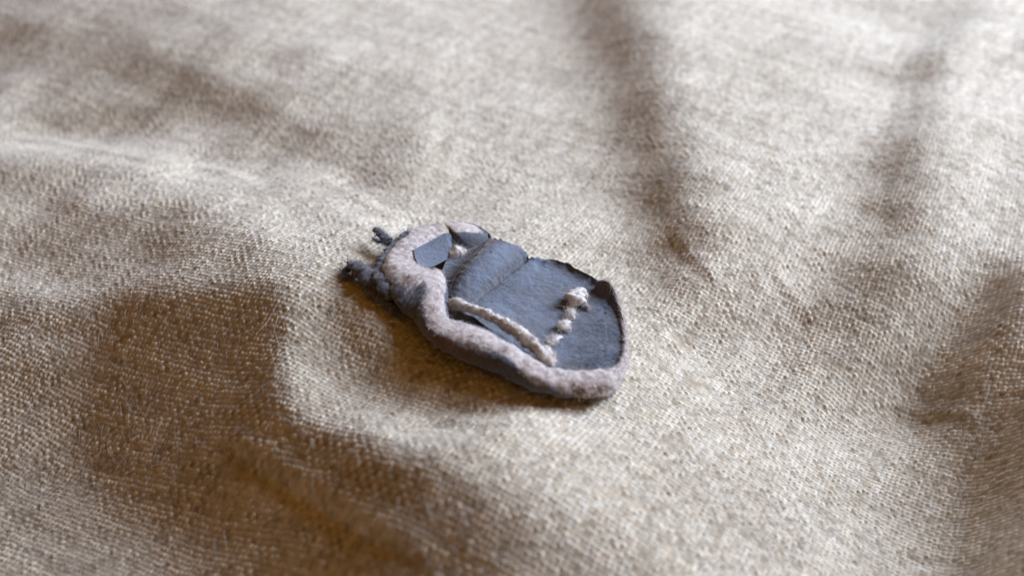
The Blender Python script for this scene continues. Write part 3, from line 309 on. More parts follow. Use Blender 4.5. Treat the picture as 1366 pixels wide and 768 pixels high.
-111 -111 -111 -111 -112 -113 -113 -112 -113 -115 -116 -117 -117 -116 -116 -116 -118 -120 -121 -121 -120 -121 -123 -126 -127 -127 -126 -126 -126 -127 -128 -130 -133 -137 -140 -143 -147 -152 -158 -164 -167 -166 -163 -160 -156 -149 -140 -132 -125 -119 -115 -109 -102 -95 -87 -78 -67 -55 -41 -27 -13 0 11 19 27 37 48 56 58 56 55 55 53 48 41 34 28 22 18 14 9 2 -6 -15 -23 -30 -37 -45 -54 -62 -68 -74 -81 -88 -94 -98 -95 -84 -74 -71 -77 -88 -99 -109 -120 -131 -140 -147 -152 -152 -148 -142 -136 -133 -133 -139 -149 -162 -175 -184 -181 -159 -120 -80 -56 -53 -57 -63 -67 -70 -73 -75 -78 -80 -81 -81 -82 -82 -83 -84 -85 -85 -87 -88 -90 -90 -90 -90 -91 -92 -94 -96 -98 -101 -104 -107 -109 -108 -106 -105 -106 -108 -111 -113 -116 -117 -116 -113 -110 -108 -109
-112 -112 -112 -112 -113 -114 -113 -113 -113 -114 -115 -115 -114 -114 -114 -114 -116 -119 -121 -121 -120 -120 -122 -125 -127 -126 -125 -123 -123 -124 -125 -128 -131 -134 -137 -139 -143 -147 -153 -159 -164 -164 -162 -159 -153 -145 -137 -131 -127 -125 -121 -115 -107 -98 -88 -79 -69 -59 -47 -33 -17 -2 10 19 27 36 45 50 49 46 44 43 43 40 34 28 21 16 11 8 4 -2 -8 -16 -24 -32 -38 -46 -56 -66 -74 -82 -89 -96 -102 -104 -99 -88 -75 -66 -67 -76 -86 -97 -107 -118 -127 -135 -141 -145 -143 -137 -128 -119 -114 -114 -120 -132 -145 -158 -166 -161 -134 -94 -64 -54 -55 -59 -64 -67 -70 -73 -76 -79 -82 -84 -85 -85 -85 -86 -86 -86 -87 -89 -91 -93 -94 -93 -92 -92 -93 -95 -98 -101 -103 -105 -106 -105 -103 -101 -101 -103 -107 -111 -115 -118 -119 -118 -116 -113 -113
-115 -115 -115 -115 -116 -116 -115 -114 -114 -114 -114 -114 -113 -113 -113 -114 -115 -118 -120 -121 -120 -119 -120 -122 -124 -125 -123 -122 -122 -123 -126 -128 -131 -133 -135 -136 -139 -143 -148 -154 -158 -160 -160 -157 -152 -145 -139 -134 -131 -129 -125 -118 -109 -99 -89 -79 -71 -61 -49 -34 -18 -3 9 19 26 34 40 41 39 35 33 33 34 32 27 21 14 7 3 0 -3 -7 -12 -18 -26 -33 -41 -48 -57 -68 -78 -87 -95 -103 -109 -110 -104 -93 -80 -68 -63 -67 -76 -87 -97 -108 -119 -129 -136 -141 -141 -134 -122 -108 -97 -93 -97 -106 -119 -132 -145 -150 -138 -107 -76 -61 -58 -59 -62 -66 -68 -71 -75 -78 -82 -84 -86 -86 -86 -86 -86 -87 -87 -89 -91 -94 -97 -97 -95 -94 -94 -95 -98 -100 -102 -103 -102 -102 -101 -100 -99 -100 -102 -107 -111 -115 -118 -120 -119 -117 -115
-118 -119 -119 -119 -119 -118 -116 -115 -114 -115 -115 -115 -114 -114 -114 -114 -115 -116 -118 -119 -119 -118 -118 -120 -122 -122 -123 -123 -124 -125 -126 -128 -130 -132 -132 -133 -135 -138 -143 -148 -152 -154 -155 -155 -154 -150 -145 -140 -134 -130 -124 -117 -108 -99 -89 -80 -71 -60 -47 -32 -17 -4 7 16 24 29 32 31 27 24 22 23 25 24 20 12 4 -3 -7 -9 -11 -14 -18 -23 -29 -36 -44 -51 -59 -69 -80 -90 -98 -106 -112 -113 -108 -98 -84 -70 -61 -61 -69 -79 -90 -100 -111 -122 -131 -137 -138 -132 -120 -105 -90 -81 -80 -87 -98 -111 -125 -135 -135 -118 -92 -74 -67 -64 -65 -67 -69 -71 -74 -78 -81 -84 -86 -87 -86 -85 -85 -86 -87 -88 -90 -93 -96 -98 -98 -96 -95 -96 -97 -99 -101 -102 -101 -100 -99 -100 -101 -101 -102 -103 -106 -109 -112 -115 -118 -118 -115
-121 -121 -121 -121 -120 -118 -117 -116 -116 -117 -117 -117 -116 -115 -115 -115 -116 -116 -117 -118 -118 -117 -117 -117 -119 -121 -123 -124 -125 -125 -125 -125 -127 -129 -130 -130 -131 -133 -138 -143 -147 -150 -152 -155 -156 -154 -149 -143 -136 -128 -120 -112 -105 -97 -89 -80 -69 -56 -41 -27 -15 -5 5 13 19 22 22 19 15 13 12 13 15 14 10 2 -8 -15 -19 -19 -21 -23 -26 -30 -34 -40 -47 -55 -62 -71 -81 -90 -99 -105 -111 -112 -108 -98 -82 -67 -57 -56 -62 -71 -82 -93 -103 -113 -123 -130 -133 -129 -121 -108 -92 -79 -73 -75 -82 -93 -107 -119 -126 -121 -105 -90 -81 -75 -72 -71 -72 -74 -76 -79 -82 -84 -86 -87 -86 -85 -85 -85 -87 -88 -90 -92 -94 -97 -99 -99 -97 -96 -97 -98 -100 -101 -101 -101 -100 -100 -102 -103 -105 -105 -104 -105 -106 -109 -112 -114 -114
-121 -121 -120 -120 -119 -118 -117 -117 -118 -119 -119 -118 -117 -116 -116 -117 -117 -116 -116 -117 -117 -117 -117 -117 -118 -120 -122 -124 -124 -122 -121 -121 -122 -124 -126 -126 -126 -128 -132 -138 -143 -147 -150 -153 -154 -152 -148 -141 -134 -126 -116 -108 -101 -95 -89 -80 -67 -52 -37 -25 -14 -5 2 9 12 13 11 7 3 2 2 3 4 3 -2 -11 -21 -29 -31 -31 -31 -33 -35 -38 -41 -46 -51 -58 -65 -73 -81 -90 -98 -103 -107 -108 -104 -93 -75 -58 -49 -48 -53 -62 -72 -84 -95 -105 -114 -122 -127 -127 -122 -112 -99 -84 -74 -69 -71 -79 -90 -103 -113 -116 -112 -103 -95 -89 -83 -80 -79 -79 -80 -81 -83 -85 -86 -87 -86 -86 -86 -87 -88 -89 -91 -92 -93 -95 -98 -100 -100 -98 -96 -96 -98 -100 -101 -102 -102 -102 -102 -104 -106 -107 -107 -106 -105 -105 -107 -109 -111
-118 -118 -118 -118 -118 -118 -118 -119 -119 -120 -120 -118 -117 -116 -117 -118 -117 -116 -115 -116 -117 -118 -119 -118 -118 -119 -120 -121 -121 -120 -118 -116 -117 -119 -121 -121 -121 -121 -124 -131 -138 -143 -146 -148 -147 -145 -140 -135 -128 -121 -112 -104 -97 -91 -85 -77 -65 -52 -38 -25 -15 -7 -1 3 4 3 0 -5 -9 -9 -8 -7 -7 -10 -16 -25 -36 -43 -45 -44 -43 -43 -45 -47 -49 -53 -57 -62 -69 -75 -82 -90 -97 -102 -105 -104 -98 -85 -66 -48 -38 -36 -41 -51 -62 -74 -86 -97 -107 -116 -121 -124 -123 -117 -106 -91 -77 -68 -65 -68 -76 -87 -99 -108 -112 -110 -107 -101 -96 -90 -87 -86 -85 -85 -85 -86 -87 -88 -88 -88 -88 -89 -90 -91 -93 -93 -94 -95 -97 -100 -101 -100 -97 -95 -95 -97 -100 -102 -103 -104 -104 -105 -106 -108 -109 -108 -106 -105 -105 -107 -109
-114 -115 -116 -117 -118 -119 -119 -119 -119 -120 -119 -118 -116 -116 -117 -117 -117 -116 -116 -116 -118 -120 -121 -120 -118 -118 -119 -120 -119 -118 -116 -114 -115 -115 -117 -117 -115 -114 -116 -122 -129 -135 -139 -140 -139 -136 -131 -125 -119 -113 -106 -98 -90 -83 -77 -71 -64 -53 -41 -28 -18 -11 -7 -5 -5 -8 -12 -17 -20 -20 -18 -18 -19 -23 -30 -40 -50 -57 -58 -56 -54 -54 -55 -56 -58 -61 -64 -68 -73 -79 -85 -92 -99 -104 -106 -103 -96 -82 -61 -42 -31 -29 -32 -41 -53 -64 -76 -88 -100 -110 -117 -121 -122 -120 -112 -98 -82 -68 -60 -61 -67 -77 -89 -100 -108 -112 -112 -110 -106 -101 -97 -94 -91 -90 -88 -88 -88 -89 -90 -91 -91 -92 -93 -94 -95 -96 -96 -96 -97 -99 -101 -102 -100 -97 -95 -96 -99 -102 -104 -105 -106 -107 -108 -109 -110 -109 -107 -105 -104 -105 -107
-114 -115 -116 -117 -117 -118 -118 -118 -118 -119 -118 -117 -115 -115 -116 -117 -117 -117 -117 -117 -119 -121 -121 -120 -118 -117 -118 -119 -118 -118 -117 -116 -116 -116 -115 -114 -111 -109 -110 -114 -119 -125 -129 -131 -131 -128 -122 -116 -110 -104 -98 -90 -81 -73 -67 -64 -60 -53 -43 -32 -23 -17 -15 -15 -16 -19 -23 -27 -29 -29 -29 -29 -32 -37 -44 -53 -62 -68 -70 -68 -66 -64 -64 -65 -67 -69 -72 -75 -79 -84 -89 -96 -102 -107 -109 -107 -99 -83 -61 -39 -29 -27 -31 -37 -46 -57 -68 -79 -91 -103 -112 -118 -121 -121 -116 -104 -86 -67 -55 -53 -59 -69 -80 -92 -103 -110 -113 -113 -112 -110 -106 -102 -99 -96 -93 -91 -90 -91 -92 -93 -94 -95 -96 -97 -98 -98 -98 -98 -98 -99 -100 -102 -102 -101 -99 -98 -99 -101 -104 -106 -108 -108 -109 -110 -110 -109 -107 -104 -102 -102 -105
-116 -116 -116 -116 -116 -117 -117 -118 -118 -118 -117 -116 -115 -115 -115 -116 -117 -118 -118 -118 -119 -120 -120 -119 -118 -118 -118 -119 -119 -120 -120 -120 -120 -119 -117 -113 -109 -107 -106 -108 -112 -116 -119 -122 -123 -121 -116 -109 -102 -96 -89 -82 -74 -67 -61 -58 -55 -51 -44 -36 -30 -26 -26 -26 -28 -30 -33 -36 -38 -39 -39 -41 -44 -50 -57 -65 -72 -77 -80 -79 -77 -75 -73 -74 -76 -78 -81 -83 -86 -90 -95 -100 -106 -111 -114 -112 -104 -87 -62 -41 -30 -29 -32 -38 -44 -52 -62 -72 -83 -96 -108 -116 -121 -122 -119 -109 -90 -69 -53 -48 -52 -61 -73 -85 -96 -105 -111 -114 -115 -115 -113 -110 -106 -101 -98 -95 -94 -93 -94 -95 -96 -97 -97 -98 -100 -100 -100 -100 -99 -99 -100 -102 -103 -104 -104 -102 -102 -102 -105 -107 -109 -110 -110 -110 -110 -108 -106 -104 -102 -101 -103
-119 -118 -117 -117 -117 -117 -118 -119 -119 -119 -118 -117 -115 -115 -115 -116 -117 -118 -118 -118 -118 -119 -119 -119 -118 -119 -119 -120 -121 -122 -124 -125 -125 -123 -119 -114 -110 -106 -105 -106 -108 -111 -112 -115 -117 -117 -113 -106 -97 -88 -80 -75 -71 -66 -61 -56 -52 -49 -45 -41 -38 -37 -37 -39 -40 -41 -43 -44 -46 -48 -51 -53 -58 -63 -69 -75 -80 -84 -87 -88 -87 -84 -82 -82 -84 -87 -90 -92 -94 -97 -101 -105 -111 -115 -118 -117 -108 -90 -64 -43 -32 -29 -33 -38 -43 -49 -58 -68 -78 -90 -102 -114 -121 -123 -121 -112 -94 -72 -55 -47 -47 -54 -65 -77 -88 -98 -106 -111 -114 -116 -117 -115 -112 -106 -102 -99 -98 -97 -96 -97 -98 -98 -99 -99 -100 -101 -102 -101 -100 -100 -100 -101 -103 -105 -107 -107 -106 -105 -105 -107 -109 -110 -111 -110 -108 -107 -106 -105 -104 -103 -103
-122 -121 -119 -119 -119 -119 -120 -120 -120 -120 -119 -118 -117 -116 -115 -116 -117 -118 -118 -117 -117 -117 -118 -118 -119 -120 -121 -122 -123 -123 -125 -127 -128 -126 -122 -117 -111 -108 -106 -107 -108 -109 -110 -111 -113 -115 -112 -104 -92 -81 -74 -72 -71 -69 -64 -59 -54 -52 -50 -49 -48 -48 -50 -52 -53 -53 -52 -52 -55 -59 -63 -66 -70 -74 -78 -82 -85 -88 -93 -96 -96 -93 -91 -90 -91 -94 -97 -100 -103 -105 -107 -111 -115 -119 -121 -119 -109 -90 -64 -44 -33 -28 -29 -35 -42 -48 -55 -64 -75 -86 -97 -109 -119 -123 -121 -112 -96 -77 -60 -49 -45 -49 -57 -68 -80 -90 -99 -106 -111 -115 -117 -117 -115 -110 -105 -102 -100 -99 -99 -99 -99 -100 -100 -100 -100 -101 -102 -102 -101 -100 -100 -101 -102 -104 -107 -108 -108 -107 -106 -107 -109 -110 -110 -109 -108 -106 -106 -106 -106 -106 -106
-125 -124 -123 -121 -121 -122 -122 -123 -122 -122 -121 -120 -118 -117 -116 -116 -117 -118 -118 -117 -117 -116 -116 -117 -119 -121 -123 -124 -123 -123 -125 -127 -129 -128 -125 -120 -114 -110 -108 -108 -109 -110 -110 -110 -110 -111 -108 -100 -89 -79 -73 -71 -71 -71 -69 -65 -62 -60 -59 -58 -59 -60 -63 -66 -66 -64 -62 -61 -65 -70 -75 -79 -82 -84 -86 -87 -88 -91 -97 -101 -103 -101 -99 -98 -98 -100 -104 -107 -110 -112 -114 -116 -119 -122 -123 -119 -108 -87 -62 -43 -32 -25 -24 -29 -37 -46 -53 -61 -72 -83 -93 -104 -114 -120 -119 -111 -97 -81 -64 -52 -45 -45 -51 -61 -73 -83 -92 -100 -105 -110 -113 -115 -114 -111 -107 -103 -101 -101 -101 -101 -101 -101 -102 -102 -101 -101 -101 -101 -101 -101 -100 -100 -101 -103 -105 -107 -108 -108 -107 -107 -107 -109 -109 -108 -107 -106 -107 -108 -109 -109 -109
-128 -127 -126 -124 -124 -124 -125 -125 -125 -124 -123 -122 -121 -120 -118 -118 -118 -118 -118 -117 -116 -115 -115 -116 -118 -121 -123 -123 -121 -121 -122 -126 -128 -128 -126 -122 -117 -113 -110 -110 -111 -112 -111 -110 -107 -105 -102 -97 -89 -81 -75 -71 -71 -71 -72 -71 -70 -70 -70 -70 -71 -74 -77 -79 -79 -76 -72 -71 -75 -82 -88 -92 -93 -93 -91 -90 -90 -93 -99 -105 -108 -107 -106 -104 -104 -106 -109 -113 -116 -119 -120 -121 -123 -124 -124 -119 -106 -85 -60 -41 -29 -23 -22 -25 -33 -42 -51 -60 -69 -80 -90 -100 -108 -115 -118 -112 -101 -86 -68 -53 -44 -43 -47 -55 -66 -78 -87 -94 -99 -104 -107 -110 -111 -110 -107 -104 -102 -101 -102 -102 -102 -102 -102 -102 -102 -101 -101 -101 -101 -101 -101 -100 -100 -101 -103 -105 -106 -107 -107 -106 -106 -106 -106 -106 -105 -106 -107 -109 -110 -112 -112
-130 -129 -128 -126 -126 -127 -128 -128 -127 -126 -125 -124 -124 -122 -121 -120 -119 -119 -119 -118 -117 -116 -115 -115 -117 -119 -121 -121 -119 -119 -120 -123 -126 -126 -125 -122 -118 -114 -111 -110 -110 -112 -111 -108 -103 -100 -97 -94 -90 -84 -78 -73 -71 -71 -73 -76 -79 -82 -83 -83 -85 -87 -91 -93 -92 -87 -83 -82 -87 -94 -100 -103 -102 -99 -94 -91 -90 -94 -100 -107 -111 -112 -111 -110 -109 -110 -113 -117 -121 -124 -126 -126 -126 -126 -124 -118 -104 -84 -60 -40 -28 -24 -23 -25 -30 -38 -49 -58 -66 -76 -87 -97 -105 -112 -116 -115 -107 -93 -74 -56 -44 -41 -44 -51 -61 -73 -83 -90 -95 -98 -102 -105 -107 -108 -107 -105 -103 -102 -102 -102 -103 -103 -102 -102 -102 -102 -101 -101 -101 -101 -101 -101 -101 -101 -101 -103 -105 -106 -107 -107 -106 -104 -103 -102 -103 -104 -106 -109 -111 -113 -114
-131 -131 -129 -128 -128 -129 -130 -130 -129 -128 -127 -126 -126 -124 -122 -121 -120 -120 -120 -119 -118 -117 -115 -115 -115 -117 -119 -119 -119 -118 -118 -120 -122 -122 -121 -119 -117 -114 -111 -109 -108 -107 -106 -103 -99 -95 -93 -92 -89 -85 -80 -75 -72 -72 -75 -82 -89 -94 -96 -97 -99 -102 -105 -106 -104 -99 -94 -94 -98 -104 -109 -111 -109 -102 -95 -90 -89 -93 -100 -108 -112 -114 -114 -114 -113 -114 -116 -120 -124 -128 -130 -130 -129 -127 -124 -117 -104 -85 -63 -42 -29 -25 -26 -28 -31 -36 -45 -55 -64 -72 -82 -93 -102 -110 -115 -117 -113 -101 -82 -61 -46 -41 -43 -49 -57 -68 -79 -88 -93 -96 -99 -102 -105 -106 -107 -107 -105 -103 -102 -102 -103 -102 -102 -101 -101 -101 -101 -101 -101 -101 -102 -102 -102 -102 -102 -102 -103 -105 -107 -108 -107 -104 -102 -100 -100 -102 -104 -107 -111 -114 -116
-132 -132 -131 -130 -130 -131 -132 -132 -131 -129 -128 -128 -127 -126 -124 -122 -121 -121 -121 -121 -120 -118 -116 -115 -114 -115 -117 -118 -118 -117 -117 -117 -117 -117 -116 -116 -116 -114 -111 -107 -103 -101 -99 -98 -95 -91 -89 -88 -87 -85 -82 -79 -77 -77 -81 -90 -101 -109 -111 -112 -113 -116 -118 -119 -117 -111 -107 -107 -110 -114 -117 -117 -112 -103 -95 -89 -88 -92 -99 -108 -113 -115 -116 -116 -116 -117 -120 -123 -127 -131 -134 -134 -132 -128 -123 -116 -104 -87 -66 -46 -32 -27 -28 -31 -34 -37 -42 -51 -60 -69 -78 -88 -98 -107 -114 -117 -116 -107 -89 -67 -50 -42 -42 -47 -54 -64 -76 -86 -93 -97 -100 -102 -104 -106 -107 -108 -107 -106 -104 -103 -103 -102 -101 -100 -100 -100 -101 -102 -102 -102 -103 -103 -104 -103 -103 -103 -103 -105 -106 -107 -108 -106 -103 -101 -100 -102 -104 -106 -110 -113 -116
-132 -133 -132 -132 -132 -134 -135 -134 -132 -131 -129 -129 -128 -127 -125 -124 -123 -123 -123 -123 -122 -119 -117 -115 -114 -115 -116 -117 -117 -116 -115 -115 -115 -114 -114 -115 -115 -114 -111 -105 -99 -95 -94 -93 -92 -89 -87 -86 -86 -87 -87 -86 -85 -85 -90 -102 -116 -124 -126 -126 -127 -129 -131 -131 -128 -123 -119 -119 -120 -122 -122 -119 -112 -103 -95 -89 -88 -91 -98 -107 -113 -116 -116 -117 -118 -120 -123 -126 -130 -133 -137 -137 -135 -130 -124 -116 -104 -88 -68 -49 -35 -29 -28 -32 -36 -39 -42 -49 -57 -66 -74 -83 -92 -102 -110 -114 -114 -108 -93 -73 -54 -43 -40 -43 -51 -60 -72 -83 -92 -98 -101 -103 -105 -106 -108 -108 -109 -108 -107 -106 -104 -103 -102 -101 -101 -101 -102 -103 -103 -103 -103 -104 -104 -104 -104 -104 -104 -105 -106 -107 -107 -107 -105 -103 -102 -103 -104 -107 -109 -112 -115
-133 -133 -133 -133 -134 -136 -136 -136 -134 -132 -131 -130 -130 -129 -127 -126 -126 -125 -125 -124 -123 -121 -118 -116 -116 -116 -116 -116 -116 -115 -115 -115 -115 -115 -115 -115 -115 -114 -111 -104 -98 -94 -93 -93 -93 -92 -90 -90 -91 -93 -95 -96 -95 -96 -103 -116 -130 -139 -140 -140 -140 -141 -141 -141 -138 -133 -130 -130 -129 -128 -125 -120 -112 -104 -96 -90 -88 -90 -97 -106 -113 -116 -117 -118 -119 -122 -125 -128 -132 -135 -138 -139 -137 -132 -126 -116 -104 -87 -68 -51 -38 -31 -29 -31 -36 -40 -44 -49 -56 -64 -72 -79 -87 -96 -104 -110 -110 -105 -93 -75 -56 -42 -37 -39 -46 -56 -66 -78 -89 -97 -102 -104 -106 -107 -108 -110 -111 -111 -111 -109 -108 -106 -104 -103 -103 -103 -104 -104 -105 -105 -104 -104 -104 -104 -105 -105 -106 -106 -106 -106 -107 -107 -107 -106 -105 -105 -105 -107 -109 -112 -114
-133 -134 -135 -135 -136 -138 -138 -137 -136 -134 -133 -133 -133 -132 -131 -130 -129 -128 -127 -126 -124 -123 -121 -119 -117 -117 -116 -116 -116 -116 -116 -117 -118 -118 -117 -117 -116 -115 -112 -107 -102 -99 -98 -99 -99 -100 -99 -100 -101 -104 -107 -108 -107 -109 -116 -130 -144 -152 -153 -152 -151 -151 -150 -148 -145 -141 -139 -138 -136 -131 -126 -120 -113 -105 -98 -93 -90 -91 -96 -105 -112 -116 -118 -119 -120 -123 -126 -130 -133 -137 -139 -141 -139 -136 -129 -119 -104 -86 -66 -50 -39 -32 -30 -31 -35 -41 -46 -50 -56 -63 -71 -78 -84 -91 -99 -105 -107 -104 -93 -76 -57 -41 -34 -34 -41 -50 -60 -72 -83 -93 -100 -103 -105 -107 -109 -111 -112 -114 -114 -113 -112 -110 -108 -106 -106 -106 -106 -107 -107 -106 -106 -105 -104 -105 -105 -106 -107 -107 -107 -107 -107 -107 -107 -108 -108 -108 -107 -108 -109 -111 -113
-134 -135 -137 -137 -139 -140 -140 -139 -138 -137 -137 -137 -137 -136 -135 -133 -132 -130 -129 -128 -127 -125 -124 -122 -120 -119 -118 -117 -117 -117 -118 -119 -121 -120 -119 -118 -118 -117 -116 -113 -110 -108 -108 -109 -111 -112 -113 -114 -116 -118 -121 -121 -121 -122 -129 -142 -155 -162 -162 -161 -160 -158 -157 -154 -151 -147 -144 -142 -138 -132 -125 -119 -113 -106 -100 -94 -91 -91 -96 -104 -112 -116 -118 -120 -121 -124 -127 -130 -134 -138 -140 -142 -142 -139 -132 -121 -105 -85 -64 -48 -38 -33 -32 -32 -35 -40 -46 -51 -57 -63 -70 -77 -83 -89 -95 -102 -105 -104 -95 -79 -60 -43 -33 -31 -36 -45 -54 -64 -75 -86 -95 -100 -103 -105 -108 -111 -113 -115 -116 -116 -115 -113 -111 -109 -108 -108 -108 -109 -109 -109 -108 -106 -105 -105 -106 -107 -108 -108 -108 -107 -107 -107 -107 -108 -109 -110 -109 -109 -109 -110 -112
-135 -137 -138 -139 -140 -141 -142 -142 -141 -141 -141 -141 -141 -140 -138 -137 -135 -134 -132 -131 -130 -129 -127 -126 -124 -122 -121 -120 -119 -119 -120 -122 -123 -122 -122 -121 -121 -122 -123 -123 -122 -121 -121 -123 -126 -128 -130 -131 -132 -134 -136 -136 -135 -135 -141 -153 -164 -168 -168 -166 -164 -163 -161 -158 -154 -150 -146 -141 -136 -130 -124 -118 -113 -107 -101 -95 -91 -91 -96 -104 -112 -117 -119 -121 -123 -124 -127 -131 -135 -139 -142 -143 -144 -142 -136 -124 -107 -85 -64 -47 -37 -33 -33 -34 -36 -40 -45 -51 -57 -63 -69 -76 -83 -89 -94 -100 -104 -105 -99 -85 -67 -49 -36 -31 -34 -40 -48 -58 -68 -78 -88 -95 -100 -103 -105 -109 -112 -115 -117 -118 -117 -115 -114 -112 -111 -110 -110 -111 -111 -111 -110 -109 -107 -107 -107 -108 -109 -109 -109 -108 -108 -107 -108 -108 -109 -110 -110 -110 -109 -109 -110
-135 -137 -139 -140 -141 -142 -143 -144 -145 -146 -146 -146 -145 -144 -143 -142 -140 -139 -137 -135 -134 -132 -131 -130 -129 -127 -126 -124 -122 -122 -122 -123 -124 -124 -125 -126 -128 -130 -133 -135 -135 -136 -137 -140 -144 -146 -147 -147 -148 -149 -150 -149 -148 -148 -153 -161 -168 -170 -169 -166 -163 -162 -161 -158 -155 -149 -143 -137 -131 -126 -121 -116 -111 -106 -99 -94 -90 -91 -96 -104 -112 -117 -120 -122 -124 -126 -128 -131 -135 -139 -143 -145 -146 -144 -138 -127 -109 -87 -65 -47 -36 -32 -33 -36 -39 -41 -44 -49 -55 -62 -69 -76 -82 -88 -94 -99 -103 -106 -103 -93 -76 -58 -43 -35 -33 -37 -44 -52 -61 -70 -80 -89 -96 -100 -103 -106 -109 -112 -115 -117 -117 -116 -115 -113 -112 -112 -111 -112 -112 -112 -113 -112 -110 -109 -108 -109 -109 -110 -110 -109 -108 -108 -108 -108 -109 -110 -110 -110 -109 -108 -108
-135 -137 -138 -140 -141 -143 -145 -147 -148 -149 -150 -150 -150 -149 -148 -147 -146 -145 -142 -140 -138 -136 -136 -135 -134 -133 -131 -129 -127 -125 -125 -125 -126 -128 -131 -133 -137 -142 -146 -149 -151 -152 -154 -158 -161 -164 -164 -164 -163 -163 -162 -161 -159 -159 -161 -166 -170 -170 -166 -162 -159 -158 -158 -156 -152 -146 -138 -131 -125 -120 -117 -113 -109 -104 -98 -93 -90 -91 -97 -105 -113 -118 -121 -123 -125 -127 -129 -132 -135 -140 -144 -147 -148 -146 -140 -128 -110 -89 -67 -48 -35 -30 -32 -36 -40 -42 -44 -48 -54 -61 -69 -76 -82 -88 -93 -98 -103 -106 -106 -99 -86 -70 -53 -41 -36 -37 -42 -49 -56 -65 -74 -84 -92 -98 -101 -102 -103 -105 -107 -110 -112 -113 -113 -113 -112 -112 -112 -112 -112 -113 -113 -114 -113 -112 -111 -110 -110 -111 -111 -111 -109 -108 -108 -109 -109 -110 -110 -110 -109 -109 -108
-133 -135 -137 -139 -142 -144 -146 -149 -151 -152 -153 -154 -154 -154 -154 -154 -152 -150 -147 -144 -142 -141 -141 -141 -140 -139 -137 -134 -132 -130 -129 -129 -130 -135 -139 -143 -149 -155 -160 -164 -166 -168 -171 -175 -179 -180 -180 -179 -177 -175 -173 -171 -168 -167 -167 -169 -170 -169 -164 -159 -154 -152 -151 -150 -146 -140 -131 -123 -118 -114 -112 -110 -107 -102 -97 -93 -91 -92 -98 -106 -115 -119 -122 -124 -126 -129 -131 -133 -136 -140 -144 -147 -149 -146 -140 -128 -111 -90 -68 -49 -36 -30 -30 -35 -40 -44 -46 -49 -53 -60 -68 -76 -83 -88 -93 -97 -102 -106 -107 -105 -96 -81 -64 -50 -40 -38 -42 -47 -54 -62 -71 -80 -89 -96 -99 -99 -98 -97 -98 -101 -105 -108 -110 -111 -110 -110 -110 -111 -111 -112 -113 -114 -115 -115 -114 -112 -111 -111 -111 -111 -111 -110 -109 -109 -110 -110 -111 -111 -111 -110 -109
-131 -134 -136 -139 -142 -145 -147 -150 -153 -154 -156 -157 -158 -159 -159 -159 -158 -155 -151 -148 -146 -146 -146 -146 -146 -145 -143 -140 -138 -135 -134 -133 -136 -143 -148 -154 -161 -168 -175 -179 -182 -184 -187 -191 -194 -195 -194 -192 -189 -185 -182 -178 -174 -172 -171 -171 -171 -169 -164 -157 -151 -146 -143 -141 -138 -132 -125 -117 -112 -109 -107 -106 -104 -101 -97 -94 -92 -93 -98 -107 -116 -120 -122 -124 -127 -129 -132 -134 -137 -140 -144 -148 -149 -147 -140 -128 -111 -89 -67 -49 -36 -30 -29 -32 -38 -44 -49 -52 -56 -61 -69 -77 -84 -89 -93 -97 -101 -105 -108 -108 -103 -91 -76 -59 -47 -42 -43 -49 -55 -62 -70 -78 -86 -93 -98 -98 -96 -92 -91 -93 -97 -101 -105 -107 -108 -108 -107 -108 -109 -111 -112 -113 -114 -115 -115 -114 -112 -111 -110 -111 -111 -111 -110 -110 -110 -111 -112 -112 -112 -112 -111
-130 -133 -136 -139 -142 -145 -148 -150 -153 -156 -157 -159 -161 -162 -164 -164 -162 -159 -155 -152 -151 -151 -152 -152 -152 -151 -149 -146 -143 -141 -139 -139 -144 -150 -157 -164 -171 -180 -187 -192 -195 -197 -200 -204 -207 -207 -206 -202 -198 -193 -188 -183 -178 -174 -173 -173 -173 -170 -165 -157 -148 -140 -134 -131 -129 -126 -120 -114 -109 -106 -104 -103 -103 -101 -99 -96 -94 -95 -99 -108 -116 -121 -123 -124 -126 -130 -133 -136 -138 -141 -144 -148 -149 -147 -140 -128 -110 -89 -66 -48 -36 -30 -28 -31 -36 -43 -50 -56 -60 -64 -70 -78 -85 -90 -94 -97 -100 -105 -109 -111 -109 -100 -86 -69 -55 -47 -47 -51 -58 -65 -71 -78 -85 -92 -97 -98 -96 -92 -90 -90 -93 -97 -101 -104 -105 -105 -105 -105 -106 -108 -110 -111 -113 -114 -114 -114 -112 -110 -109 -109 -110 -111 -111 -111 -111 -111 -112 -113 -114 -114 -113
-131 -133 -135 -138 -141 -144 -147 -150 -153 -156 -158 -160 -162 -165 -167 -167 -166 -163 -160 -157 -157 -157 -158 -158 -158 -157 -155 -152 -149 -146 -144 -145 -150 -156 -163 -170 -178 -187 -196 -202 -205 -207 -208 -211 -213 -214 -213 -209 -204 -197 -190 -184 -178 -175 -173 -173 -172 -170 -165 -156 -145 -134 -126 -122 -121 -121 -118 -114 -109 -105 -103 -103 -102 -102 -100 -99 -97 -97 -101 -109 -117 -122 -124 -124 -127 -130 -134 -137 -139 -142 -145 -148 -149 -148 -141 -128 -110 -88 -65 -47 -36 -30 -29 -31 -35 -42 -50 -58 -63 -68 -73 -79 -86 -91 -95 -97 -100 -104 -109 -113 -113 -108 -96 -80 -63 -53 -51 -55 -61 -68 -74 -80 -85 -91 -96 -99 -98 -96 -92 -91 -92 -95 -98 -101 -103 -104 -104 -103 -103 -104 -107 -109 -110 -112 -112 -112 -111 -110 -109 -108 -109 -110 -111 -112 -112 -112 -113 -114 -115 -116 -116
